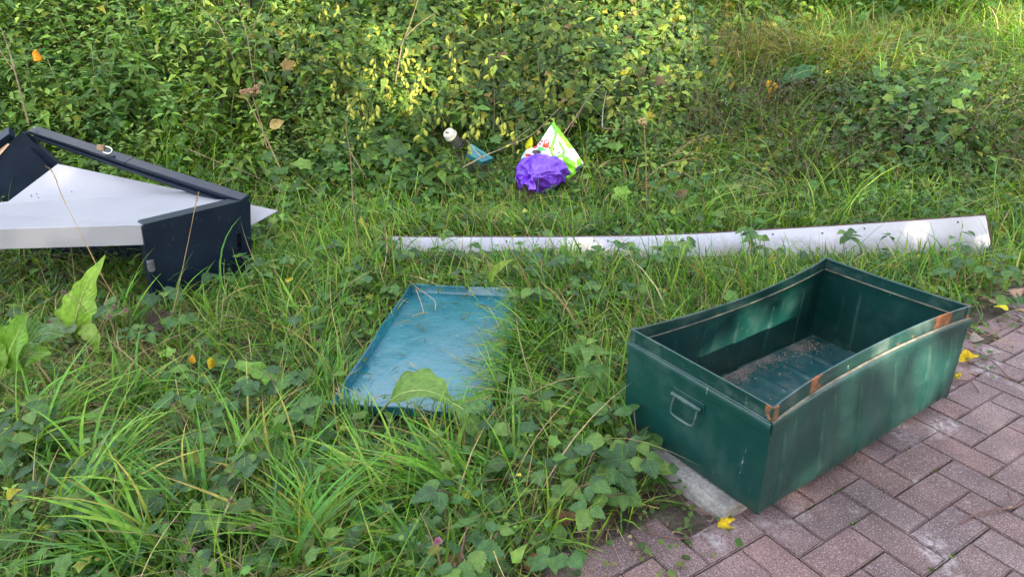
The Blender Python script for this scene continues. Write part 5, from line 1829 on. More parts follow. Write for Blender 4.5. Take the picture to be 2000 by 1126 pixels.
    Nn = np.stack([rng.normal(0, .4, n), rng.normal(-.55, .35, n), rng.normal(0.75, .25, n)], -1)
    c = pick([(0.075, 0.155, 0.034), (0.105, 0.190, 0.030), (0.042, 0.095, 0.028), (0.180, 0.250, 0.032), (0.34, 0.32, 0.035)], n, (3, 3, 2.3, 2.4, .7), 0.28) * (1 + 0.32 * wav(x, y, 1.7, 6))[:, None]
    br = rng.random(n) < 0.03
    c[br] = pick([(0.16, 0.10, 0.045), (0.24, 0.17, 0.05)], int(br.sum()))
    q = 900                                                     # bare bines and stems showing through
    xs_, ys_ = rng.uniform(-2.4, 2.2, q), rng.uniform(4.4, 7.0, q)
    Ps = np.stack([xs_, ys_, terrain(xs_, ys_) + 0.1], -1)
    cs = pick([(0.15, 0.11, 0.06), (0.10, 0.07, 0.04), (0.12, 0.13, 0.04)], q)
    b.blades(Ps, rng.uniform(0.3, 0.7, q), rng.uniform(0.004, 0.008, q), rng.uniform(0, 6.28, q), np.abs(rng.normal(0.5, 0.4, q)), rng.uniform(0.0, 0.6, q), cs, cs, seg=6, reject=reject_all)
    b.leaves(T_HOP + T_IVY, O, D, Nn, rng.gamma(5, 0.0090, n).clip(0.015, 0.11), np.full(n, 0.95), c, reject=reject_all)
    b.build('hop_and_ivy_curtain', M_LEAF, 'curtain of hop and ivy leaves covering the middle of the slope')

    # taller scrub behind, above the frame
    b = Batch()
    P = scatter(2600, -9.5, 10.0, 8.4, 11.5, lambda x, y: np.full_like(x, 0.75))
    n = len(P)
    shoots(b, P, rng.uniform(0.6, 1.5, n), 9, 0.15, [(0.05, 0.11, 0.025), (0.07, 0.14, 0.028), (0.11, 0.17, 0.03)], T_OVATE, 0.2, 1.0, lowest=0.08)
    b.build('tall_scrub', M_LEAF, 'tall leafy scrub along the top of the slope')
build_hedge()

# ------------------------------------------------------------------ individual plants
LANDMARKS = [((1340, 950), 'beside the concrete block'), ((1245, 860), 'against the handle end of the chest'), ((1170, 720), 'beside the bright nettle'), ((1120, 980), 'near the dark curled brown leaves'), ((960, 1090), 'by the big folded brown leaf at the bottom'),
             ((820, 1030), 'near the pink clover flower'), ((740, 800), 'at the near edge of the blue green tray'), ((700, 620), 'along the left rim of the tray'), ((880, 530), 'between the tray and the white board'), ((1090, 620), 'right of the tray at its far corner'), ((1010, 800), 'right of the tray at its near corner'),
             ((1350, 530), 'behind the chest at its left end'), ((1600, 490), 'behind the far corner of the chest'), ((1880, 540), 'under the right end of the white board'), ((1930, 620), 'at the right end of the chest'), ((400, 710), 'by the bright yellow holed leaf'), ((500, 740), 'by the long bright dock leaf'), ((590, 850), 'left of the arching dock stalk'),
             ((400, 590), 'in front of the navy end panel'), ((560, 530), 'right of the navy end panel'), ((190, 620), 'by the pale upright dock leaf'), ((60, 700), 'by the dock clump at the left edge'), ((60, 950), 'by the spotted yellow leaves at the left edge'), ((200, 1100), 'in the bottom left corner'), ((450, 1080), 'among the dried flower heads at the bottom'), ((380, 900), 'in the long grass left of the bottom middle'), ((620, 1060), 'in the grass tufts at the bottom middle'), ((230, 920), 'by the three dried heads at the left'),
             ((300, 240), 'above the padlock on the navy rail'), ((130, 180), 'above the far end of the navy box'), ((450, 270), 'below the tan seed umbel'), ((60, 90), 'near the orange leaf at the upper left'), ((300, 60), 'in the upper left'), ((440, 100), 'by the forked dead stalk'), ((560, 220), 'right of the withered tan leaf'),
             ((790, 120), 'round the straight dead stalk'), ((740, 220), 'left of the plastic jar'), ((830, 210), 'above the plastic jar'), ((950, 235), 'above the teal box'), ((980, 60), 'near the golden leaf at the top'), ((1060, 180), 'above the shopping bag'), ((650, 60), 'at the top left of the hop curtain')]
ORD = ['first', 'second', 'third', 'fourth', 'fifth', 'sixth', 'seventh', 'eighth', 'ninth', 'tenth', 'eleventh', 'twelfth', 'thirteenth', 'fourteenth', 'fifteenth']
def label_by_place(things, base):
    """things: list of (object, point looked at); each gets a label by what it stands beside"""
    while len(ORD) < 60: ORD.append('%dth' % (len(ORD) + 1))
    by = {}
    for o, p in things:
        q = to_px(p)
        lm = min(LANDMARKS, key=lambda l: (l[0][0] - q[0]) ** 2 + ((l[0][1] - q[1]) * 1.3) ** 2)[1]
        by.setdefault(lm, []).append((q[0], o))
    for lm, lst in by.items():
        lst.sort(key=lambda t: t[0])
        for i, (_, o) in enumerate(lst):
            if len(lst) == 1: o['label'] = '%s %s' % (base, lm)
            elif i == 0: o['label'] = '%s %s, leftmost there' % (base, lm)
            elif i == len(lst) - 1: o['label'] = '%s %s, rightmost there' % (base, lm)
            else: o['label'] = '%s %s, %s from left' % (base, lm, ORD[i])
def np_mesh(V, Fc, C, U=None, smooth=True):
    me = mesh_from(V, Fc, smooth)
    C = np.asarray(C, float)
    if C.ndim == 1: C = np.tile(C, (len(V), 1))
    col_attr(me, np.clip(C, 0.002, 1))
    if U is not None:
        a = me.attributes.new('luv', 'FLOAT_VECTOR', 'POINT')
        u3 = np.zeros((len(V), 3), np.float32); u3[:, :2] = U
        a.data.foreach_set('vector', u3.ravel())
    return me

def unit_leaf(template, col, edge=None, seed=0):
    V, Fc, U = template
    r = np.random.default_rng(seed)
    C = np.tile(np.array(col, float), (len(V), 1))
    if edge is not None:
        C = C * (1 - np.abs(U[:, 0:1]) ** 2 * 0.6) + np.array(edge) * (np.abs(U[:, 0:1]) ** 2 * 0.6)
    C *= np.exp(r.normal(0, 0.06, (len(V), 1)))
    return np_mesh(V, Fc, C, U)

def orient(o, d, n, L, w=1.0):
    d = Vector(d).normalized(); s = d.cross(Vector(n)).normalized(); n = s.cross(d)
    return Matrix(((s.x * L * w, d.x * L, n.x * L, o[0]), (s.y * L * w, d.y * L, n.y * L, o[1]), (s.z * L * w, d.z * L, n.z * L, o[2]), (0, 0, 0, 1)))

def put_leaf(name, me, mat, o, d, n, L, w=1.0, parent=None):
    ob = obj(name, me, mat)
    if parent is not None:
        ob.parent = parent
        ob.matrix_parent_inverse = world_matrix(parent).inverted()
    ob.matrix_basis = orient(o, d, n, L, w)
    return ob

H_BRAMBLE = [leaf_template(14, lambda t: 0.40 * math.sin(math.pi * t ** 0.72) ** 0.85 * (1 - 0.15 * t) + 0.006, 0.22, d, 5, 0.09, 0.10, seed=i) for i, d in enumerate((0.10, 0.22, 0.35))]
H_NETTLE = [leaf_template(14, lambda t: 0.24 * math.sin(math.pi * t ** 0.5) * (1 - 0.35 * t) + 0.006, 0.30, d, 5, 0.12, 0.08, seed=i) for i, d in enumerate((0.15, 0.4))]
H_CLOVER = [leaf_template(6, lambda t: 0.40 * math.sin(math.pi * min(1, t * 0.93 + 0.03)) ** 0.6 + 0.004, 0.12, 0.08, 5)]
H_DEAD = [leaf_template(12, lambda t: 0.40 * math.sin(math.pi * t ** 0.75) ** 0.9 + 0.01, -0.12, d, 7, 0.03, 0.22, c, seed=i) for i, (d, c) in enumerate(((0.15, 0.35), (-0.18, -0.3), (0.05, 0.5)))]

BRC = [(0.055, 0.135, 0.040), (0.080, 0.175, 0.040), (0.045, 0.105, 0.040), (0.120, 0.215, 0.042)]
BR_MESH = [unit_leaf(H_BRAMBLE[i % 3], c, seed=i) for i, c in enumerate(BRC * 2)]

def root_of(x, y): return Vector((x, y, tz(x, y)))

def build_brambles():
    """each sprig: a prickly stem carrying two or three leaves of three leaflets"""
    spots = []
    r = random.Random(21)
    def cluster(px, py, k, sp):
        for _ in range(int(k * 1.5 + .5)):
            p = G(px, py); spots.append((p.x + r.gauss(0, sp), p.y + r.gauss(0, sp)))
    for px, py, k, sp in [(1225, 900, 3, .04), (1225, 850, 3, .04), (1100, 1000, 3, .10), (1160, 1020, 2, .06), (1120, 940, 3, .08), (560, 800, 4, .08), (600, 860, 3, .07), (270, 670, 5, .10), (360, 720, 3, .08), (250, 1050, 3, .08), (140, 1090, 4, .08), (370, 1000, 4, .08), (90, 870, 4, .09), (60, 1010, 4, .08),
                          (430, 870, 3, .1), (700, 590, 3, .08), (640, 560, 3, .08), (1100, 590, 5, .10), (1180, 620, 4, .08), (1060, 650, 2, .06), (1230, 560, 4, .08), (980, 1080, 4, .10), (1330, 540, 4, .1), (1480, 510, 4, .1), (1700, 520, 4, .1), (1900, 590, 4, .08), (1830, 510, 3, .08), (880, 510, 4, .1), (480, 960, 3, .08), (480, 1090, 3, .07), (1010, 870, 3, .08), (760, 530, 3, .08), (330, 560, 3, .06), (520, 560, 3, .08)]:
        cluster(px, py, k, sp)
    n = 0; made = []
    for (x, y) in spots:
        if not -3 < x < 3: continue
        z = tz(x, y)
        if pav_d(x, y) < 0.02 or (x > 0.36 and y < 1.75 and pav_d(x, y) < 0.12): continue
        test = np.array([[x, y, z + .05], [x, y, z + 0.02]])
        if reject_all(test).any(): continue
        t = empty('bramble_sprig', (x, y, z), 'low bramble sprig with dark green toothed leaflets among the grass', 'bramble', 'bramble sprigs among the grass')
        a0 = r.uniform(0, 6.28); hgt = r.uniform(0.07, 0.20)
        path = smooth_path([Vector((x, y, z)), Vector((x + 0.02 * math.cos(a0), y + 0.02 * math.sin(a0), z + hgt * .7)), Vector((x + 0.07 * math.cos(a0), y + 0.07 * math.sin(a0), z + hgt))], 8)
        obj('stem', tube(path, 0.0016, 5), M_RSTEM, t)
        for ti in range(r.choice((1, 2, 2))):
            p = path[-1] if ti == 0 else path[5]
            a = a0 + (0 if ti == 0 else r.choice((-1.4, 1.4))) + r.gauss(0, .3)
            if ti: p = p + Vector((0.03 * math.cos(a), 0.03 * math.sin(a), 0.008))
            L = r.uniform(0.045, 0.078)
            nrm = Vector((r.gauss(0, .25), r.gauss(-.25, .25), 1))
            for q, (da, k) in enumerate(((0, 1.0), (1.25, .8), (-1.25, .8))):
                d = Vector((math.cos(a + da), math.sin(a + da), r.gauss(-0.12, .18)))
                o = p + d * 0.006
                if reject_all(np.array([list(o + d * L * k), list(o + d * L * k * .5)])).any(): continue
                put_leaf('leaf', r.choice(BR_MESH), M_LEAF, o, d, nrm + Vector((r.gauss(0, .15), r.gauss(0, .15), 0)), L * k, r.uniform(.9, 1.1), t)
        made.append((t, path[-1]))
    label_by_place(made, 'toothed dark bramble sprig')
build_brambles()

def ribbon_leaf(name, pts, wl, wr, up, col, mat=None, parent=None, wave=0.15, fold=0.2, n=30, tipcol=None, seed=0):
    """large leaf along a midrib; widths to either side given along the length"""
    P = smooth_path(pts, n)
    V, Fc, U, C = [], [], [], []
    up = Vector(up).normalized()
    r = random.Random(seed); ph = r.uniform(0, 6)
    us = (-1, -0.66, -0.33, 0, 0.33, 0.66, 1)
    for i, p in enumerate(P):
        s = i / n
        t = (P[min(i + 1, n)] - P[max(i - 1, 0)]).normalized()
        sd = t.cross(up).normalized(); nn = sd.cross(t)
        a, b = np.interp(s, np.linspace(0, 1, len(wl)), wl), np.interp(s, np.linspace(0, 1, len(wr)), wr)
        a *= 1 + 0.10 * math.sin(31 * s + ph); b *= 1 + 0.10 * math.sin(27 * s + ph + 1)
        for u in us:
            w = a if u < 0 else b
            V.append(p + sd * (u * w) + nn * (fold * abs(u) * w + wave * w * abs(u) * math.sin(13 * s + 2 * u + ph)))
            U.append((u, s))
            c = Vector(col).lerp(Vector(tipcol), s) if tipcol else Vector(col)
            C.append(tuple(c * (1 + .10 * math.sin(9 * s + 4 * u + ph))))
    m = len(us)
    for i in range(n):
        for k in range(m - 1):
            q = i * m + k
            Fc.append((q, q + 1, q + m + 1, q + m))
    lf = obj(name, np_mesh(V, Fc, np.array(C), np.array(U)), mat or M_DOCK, parent)
    w0 = 0.032 * (max(wl) + max(wr))
    obj('midrib', tube([p - Vector((0, 0, .0004)) for p in P], [w0 * (1.05 - .9 * i / n) for i in range(n + 1)], 6), M_RIB, lf)
    return lf

def build_docks():
    # the dock whose leaf arches over the tray
    y = 1.92
    base = G(712, 856, 0.02)
    t = empty('dock_plant', base, 'big dock leaf on a thick stalk arching over the front of the blue green tray', 'dock')
    j = AT(762, 782, y + 0.03)
    stem = smooth_path([base, AT(728, 826, y + 0.02), AT(745, 802, y + .02), j], 12)
    obj('stalk', tube(stem, [0.0065 - 0.0002 * i for i in range(13)], 8), M_GSTEM, t)
    ribbon_leaf('leaf', [j, AT(790, 766, y), AT(830, 762, y - .02), AT(866, 774, y - .04), AT(884, 786, y - .05)], [.006, .050, .068, .070, .050, .012, .003], [.004, .028, .030, .022, .016, .012, .004], (0, -0.62, 0.78), (0.135, 0.24, 0.045), None, t, 0.10, 0.12, seed=2)
    ribbon_leaf('leaf', [AT(884, 786, y - .05), AT(906, 800, y - .07), AT(926, 828, y - .10), AT(938, 852, y - .12), AT(942, 882, y - .13)], [.004, .020, .026, .020, .003], [.004, .030, .034, .022, .003], (0.25, -0.85, 0.45), (0.115, 0.22, 0.042), None, t, 0.12, 0.15, seed=5)
    # pale upright dock in front of the navy box
    y = 2.42
    t = empty('dock_plant', G(150, 668, 0.02), 'pale upright dock leaf standing before the navy storage box', 'dock')
    ribbon_leaf('leaf', [AT(142, 650, y), AT(150, 615, y), AT(160, 580, y + .01), AT(178, 545, y + .02), AT(206, 498, y + .03)], [.012, .068, .062, .040, .026, .002], [.016, .062, .070, .046, .020, .002], (0.12, -0.9, 0.30), (0.22, 0.37, 0.055), None, t, 0.16, 0.10, seed=8)
    ribbon_leaf('leaf', [AT(142, 655, y), AT(128, 640, y - .05), AT(112, 632, y - .08), AT(95, 622, y - .1)], [.01, .04, .035, .003], [.01, .035, .03, .003], (0.1, -0.6, 0.8), (0.16, 0.22, 0.13), None, t, 0.2, 0.1, seed=9)
    ribbon_leaf('leaf', [AT(146, 652, y), AT(162, 640, y - .04), AT(180, 655, y - .09), AT(192, 690, y - .1)], [.008, .032, .028, .003], [.008, .03, .03, .003], (0.1, -0.6, 0.8), (0.22, 0.33, 0.05), None, t, 0.2, 0.1, seed=10)
    obj('stalk', tube(smooth_path([G(150, 668, 0.0), AT(146, 660, y), AT(142, 648, y)], 6), 0.006, 7), M_GSTEM, t)
    # broad dock leaves at the left edge
    y = 2.18
    t = empty('dock_plant', G(20, 740, 0.0), 'clump of broad yellow green dock leaves at the left edge', 'dock')
    for k, (pts, w, c) in enumerate([([(10, 730), (18, 690), (35, 650), (55, 612)], .075, (0.12, 0.25, 0.034)), ([(4, 740), (-10, 700), (-20, 660), (-30, 620)], .07, (0.14, 0.27, 0.038)), ([(18, 735), (45, 700), (70, 688), (100, 690)], .05, (0.15, 0.27, 0.04)),
                                     ([(12, 745), (25, 760), (30, 790), (32, 830)], .045, (0.11, 0.23, 0.034)), ([(20, 735), (60, 668), (90, 650), (125, 655)], .05, (0.10, 0.19, 0.06))]):
        ribbon_leaf('leaf', [AT(a, b, y - .03 * i + .02 * k) for i, (a, b) in enumerate(pts)], [.01, w, w * .95, w * .6, .003], [.01, w * .9, w, w * .6, .003], (0.1, -0.75, 0.6), c, None, t, 0.25, 0.15, seed=20 + k)
    # long leaf lying on the grass left of the tray
    y = 2.2
    t = empty('dock_plant', G(560, 768, 0.03), 'long bright dock leaf lying across the grass left of the tray', 'dock')
    ribbon_leaf('leaf', [AT(552, 772, y), AT(530, 742, y + .03), AT(500, 722, y + .05), AT(465, 712, y + .06), AT(425, 706, y + .07)], [.006, .030, .028, .018, .002], [.006, .026, .030, .020, .002], (0.1, -0.5, 0.85), (0.17, 0.34, 0.045), None, t, 0.35, 0.2, seed=31)
    # blade standing between tray and white board
    y = 2.95
    t = empty('dock_plant', G(962, 560, 0.0), 'single pointed yellow green leaf standing at the far edge of the tray', 'dock')
    ribbon_leaf('leaf', [AT(958, 556, y), AT(962, 535, y), AT(978, 518, y), AT(1002, 506, y)], [.004, .020, .018, .002], [.004, .016, .016, .002], (0.3, -0.8, 0.4), (0.24, 0.33, 0.05), None, t, 0.1, 0.15, seed=33)
    # large leaf high on the right bank and one behind the board
    y = 5.6
    t = empty('dock_plant', TG(1565, 162), 'large dark dock leaf with folded tip high on the right bank', 'dock')
    ribbon_leaf('leaf', [AT(1598, 137, y), AT(1575, 138, y - .05), AT(1548, 148, y - .1), AT(1526, 160, y - .15)], [.01, .06, .065, .02], [.01, .05, .06, .02], (0, -0.8, 0.6), (0.055, 0.17, 0.06), None, t, 0.1, 0.15, seed=35)
    ribbon_leaf('leaf', [AT(1568, 136, y), AT(1580, 134, y), AT(1594, 138, y - .03), AT(1606, 148, y - .06)], [.01, .035, .035, .005], [.01, .03, .035, .005], (0, -0.7, 0.7), (0.06, 0.15, 0.05), None, t, 0.1, 0.15, seed=36)
    y = 3.85
    t = empty('dock_plant', TG(1130, 462), 'broad half folded green leaf directly behind the white board', 'dock')
    ribbon_leaf('leaf', [AT(1100, 460, y), AT(1115, 444, y), AT(1132, 432, y), AT(1150, 424, y)], [.008, .05, .05, .006], [.008, .045, .04, .006], (-0.2, -0.8, 0.6), (0.15, 0.28, 0.045), None, t, 0.12, 0.15, seed=38)
build_docks()

def build_nettle():
    """the nettle beside the chest and a few more standing clear of the thicket"""
    meshes = [unit_leaf(H_NETTLE[i % 2], c, seed=i) for i, c in enumerate([(0.085, 0.19, 0.035), (0.110, 0.215, 0.040), (0.070, 0.16, 0.035), (0.15, 0.26, 0.05)])]
    y = 2.02
    t = empty('nettle', G(1165, 790, 0.0), 'fresh green nettle with drooping toothed leaves beside the chest', 'nettle')
    st = smooth_path([G(1165, 790, 0.0), AT(1158, 745, y + .01), AT(1148, 690, y), AT(1143, 655, y)], 12)
    obj('stem', tube(st, [0.003 - 0.0001 * i for i in range(13)], 6), M_GSTEM, t)
    segs = [((1146, 685), (1097, 680), -.03), ((1146, 684), (1194, 682), -.03), ((1144, 668), (1130, 650), .0), ((1144, 668), (1164, 660), -.02), ((1145, 676), (1150, 700), -.10), ((1146, 672), (1120, 668), .05),
            ((1150, 708), (1117, 748), -.05), ((1150, 708), (1192, 748), -.07), ((1152, 712), (1172, 730), -.12), ((1156, 722), (1205, 718), .02), ((1158, 738), (1154, 780), -.09), ((1160, 745), (1218, 778), -.02), ((1158, 735), (1120, 722), .08), ((1160, 750), (1190, 790), -.08)]
    for i, (a, b, dy) in enumerate(segs):
        p, q = AT(a[0], a[1], y), AT(b[0], b[1], y + dy)
        d = q - p
        put_leaf('leaf', meshes[3] if i in (2, 3) else meshes[i % 3], M_LEAF, p, d, (random.gauss(0, .15), -0.55, 0.85), d.length, 1.15, t)
    # taller nettles along the front of the thicket; each one apart
    r = random.Random(77)
    k = 0; made = []
    for (px, py, hh) in [(160, 250, .42), (205, 240, .45), (90, 232, .4), (300, 235, .4), (250, 270, .36), (350, 255, .38), (400, 290, .34), (130, 205, .4), (60, 195, .42), (445, 262, .36), (230, 195, .4), (330, 180, .4), (285, 150, .42), (180, 150, .42), (420, 170, .4), (500, 215, .4), (560, 250, .36), (40, 140, .4), (380, 110, .42), (110, 95, .42), (250, 85, .42), (480, 120, .4), (540, 170, .4), (620, 200, .38), (160, 50, .4), (330, 45, .4)]:
        b = TG(px, py + 40)
        if reject_all(np.array([list(b + Vector((0, 0, .1)))])).any(): continue
        b.y -= 0.0
        t = empty('nettle', b, 'tall nettle standing out at the front of the thicket on the left', 'nettle', 'nettles at the front of the thicket')
        lx, ly = r.gauss(0, .06), r.gauss(-.08, .05)
        st = [b + Vector((lx * s ** 1.5, ly * s ** 1.5, (hh + .18) * s)) for s in (0, .2, .4, .6, .8, 1.0)]
        obj('stem', tube(st, 0.003, 5), M_GSTEM, t)
        for i in range(7):
            s = 0.40 + 0.6 * i / 6
            p = st[0].lerp(st[-1], s) + Vector((lx * (s ** 1.5 - s), ly * (s ** 1.5 - s), 0))
            L = (0.115 - 0.075 * max(0, (s - .6) / .4)) * r.uniform(.85, 1.15)
            a = i * 1.571 + k
            for q in (0, math.pi):
                el = -0.35 + 0.9 * max(0, (s - .6) / .4) + r.gauss(0, .15)
                d = Vector((math.cos(a + q) * math.cos(el), math.sin(a + q) * math.cos(el), math.sin(el)))
                if reject_all(np.array([list(p + d * L)])).any(): continue
                put_leaf('leaf', meshes[3] if i == 6 else r.choice(meshes[:3]), M_LEAF, p + d * .012, d, (r.gauss(0, .15), r.gauss(-.2, .15), 1), L, r.uniform(1.0, 1.3), t)
        made.append((t, st[-1])); k += 1
    label_by_place(made, 'tall nettle')
build_nettle()

def build_clover():
    t_ = NT('clover_leaf')
    at = t_.new('ShaderNodeAttribute', attribute_name='Col')
    uv = t_.new('ShaderNodeAttribute', attribute_name='luv')
    sep = t_.new('ShaderNodeSeparateXYZ'); t_.link(uv.outputs['Vector'], sep.inputs[0])
    au = t_.math('ABSOLUTE', sep.outputs['X'])
    v = t_.math('ADD', sep.outputs['Y'], t_.math('MULTIPLY', au, 0.32))
    ch = t_.math('MULTIPLY', t_.math('GREATER_THAN', v, 0.52), t_.math('LESS_THAN', v, 0.66))
    t_.set(Base_Color=t_.mix(t_.math('MULTIPLY', ch, 0.55), at.outputs['Color'], (0.22, 0.36, 0.20)), Roughness=0.5)
    me = unit_leaf(H_CLOVER[0], (0.050, 0.135, 0.045))
    r = random.Random(9); made = []
    for (px, py) in [(798, 1034), (663, 1078), (756, 992), (698, 1028), (640, 1050), (830, 1062)]:
        g = G(px, py, 0.0)
        z = 0.07
        c = G(px, py, z)
        t = empty('clover', (c.x, c.y + .01, tz(c.x, c.y)), 'three-leaved clover with pale chevrons in the foreground grass', 'clover', 'clovers in the foreground grass')
        made.append(t)
        obj('stem', tube([Vector((c.x, c.y + .01, tz(c.x, c.y))), c - Vector((0, 0, .02)), c], 0.0011, 5), M_GSTEM, t)
        a = r.uniform(0, 6.28)
        for k in range(3):
            d = Vector((math.cos(a + k * 2.094), math.sin(a + k * 2.094), 0.12))
            put_leaf('leaf', me, t_.m, c, d, (0, -0.35, 1), r.uniform(.026, .034), 1.0, t)
    for t, lab in zip(made, ('largest chevroned clover left of the pink flower', 'chevroned clover low at the bottom left of the grass tuft', 'topmost chevroned clover in the grass tuft', 'chevroned clover just below the topmost one', 'chevroned clover under the middle of the tuft', 'chevroned clover nearest to the pink flower')): t['label'] = lab
    # pink clover flower
    c = G(856, 1057, 0.08)
    t = empty('clover_flower', (c.x, c.y + .02, tz(c.x, c.y)), 'small pink clover flower in the foreground grass', 'flower')
    obj('stem', tube([Vector((c.x, c.y + .02, 0)), c + Vector((0, .008, -.03)), c], 0.0012, 5), M_GSTEM, t)
    V, Fc, C = [], [], []
    for k in range(70):
        z = 1 - 1.5 * (k + .5) / 70; a = k * 2.4
        rr_ = math.sqrt(max(0, 1 - z * z))
        d = Vector((rr_ * math.cos(a), rr_ * math.sin(a), z)).normalized()
        s = d.cross(Vector((.3, .2, 1))).normalized()
        L = r.uniform(.0085, .0125)
        b = len(V)
        V += [c + d * .002 - s * .0010, c + d * .002 + s * .0010, c + d * L + s * .0016, c + d * (L + .0015), c + d * L - s * .0016]
        Fc.append((b, b + 1, b + 2, b + 3, b + 4))
        C += [(.50, .42, .40)] * 2 + [(.62, .20, .46)] * 3
    obj('petals', np_mesh(V, Fc, np.array(C)), M_GRASS, t)
build_clover()

def spiky_head(c, rad, n=60, mat=None, parent=None, name='head', seed=0, squash=1.0):
    r = random.Random(seed)
    V, Fc = [], []
    for k in range(n):
        z = 1 - 2 * (k + .5) / n; a = k * 2.39996
        q = math.sqrt(1 - z * z)
        d = Vector((q * math.cos(a), q * math.sin(a), z * squash)).normalized()
        s = d.cross(Vector((.31, .22, .9))).normalized(); s2 = d.cross(s)
        L = rad * r.uniform(.75, 1.15); w = rad * .22
        b = len(V)
        V += [c + s * w, c - s * w * .5 + s2 * w * .87, c - s * w * .5 - s2 * w * .87, c + d * L]
        V[b] += d * rad * .35; V[b + 1] += d * rad * .35; V[b + 2] += d * rad * .35
        Fc += [(b, b + 1, b + 3), (b + 1, b + 2, b + 3), (b + 2, b, b + 3)]
    return obj(name, mesh_from(V, Fc), mat or M_SEED, parent)

def build_seed_heads():
    r = random.Random(4); made = []
    spots = [(192, 1117), (210, 1120), (360, 1054), (376, 1073), (358, 1088), (447, 1100), (450, 977), (477, 977), (514, 991), (534, 994), (492, 1027), (225, 934), (183, 925), (231, 913), (350, 1117), (402, 1112)]
    for i, (px, py) in enumerate(spots):
        z = r.uniform(.10, .16)
        c = G(px, py, z)
        b = Vector((c.x + r.gauss(.02, .04), c.y + r.uniform(.01, .06), 0)); b.z = tz(b.x, b.y)
        t = empty('dried_flower', b, 'dried grey brown flower head on a bare stem in the foreground grass', 'dried flower', 'dried flower heads in the foreground grass')
        obj('stem', tube(smooth_path([b, b.lerp(c, .5) + Vector((r.gauss(0, .012), 0, .01)), c], 8), 0.0011, 5), M_STEM, t)
        spiky_head(c, r.uniform(.007, .0105), 46, None, t, 'flower_head', i)
        made.append((t, c))
    label_by_place(made, 'dried grey flower head')
    tall = ('leftmost tall dried head, above the pale dock leaf', 'dark dried head at the far end of a bent brown stalk', 'tallest dried head on a stalk right of the pale dock leaf', 'dried head just above the tallest stalk', 'rightmost dried head before the navy box')
    for i, (px, py, rx, ry) in enumerate([(124, 571, 168, 608), (95, 629, 165, 730), (214, 617, 200, 760), (222, 599, 190, 650), (246, 605, 200, 660)]):
        y = 2.3
        c = AT(px, py, y); b = AT(rx, ry, y + .02)
        t = empty('dried_flower', b, tall[i], 'dried flower', 'dried flower heads before the navy box')
        obj('stem', tube(smooth_path([b, b.lerp(c, .6) + Vector((r.gauss(0, .02), 0, .0)), c], 10), 0.0016, 5), M_STEM, t)
        spiky_head(c, .0115, 60, None, t, 'flower_head', 40 + i)
build_seed_heads()

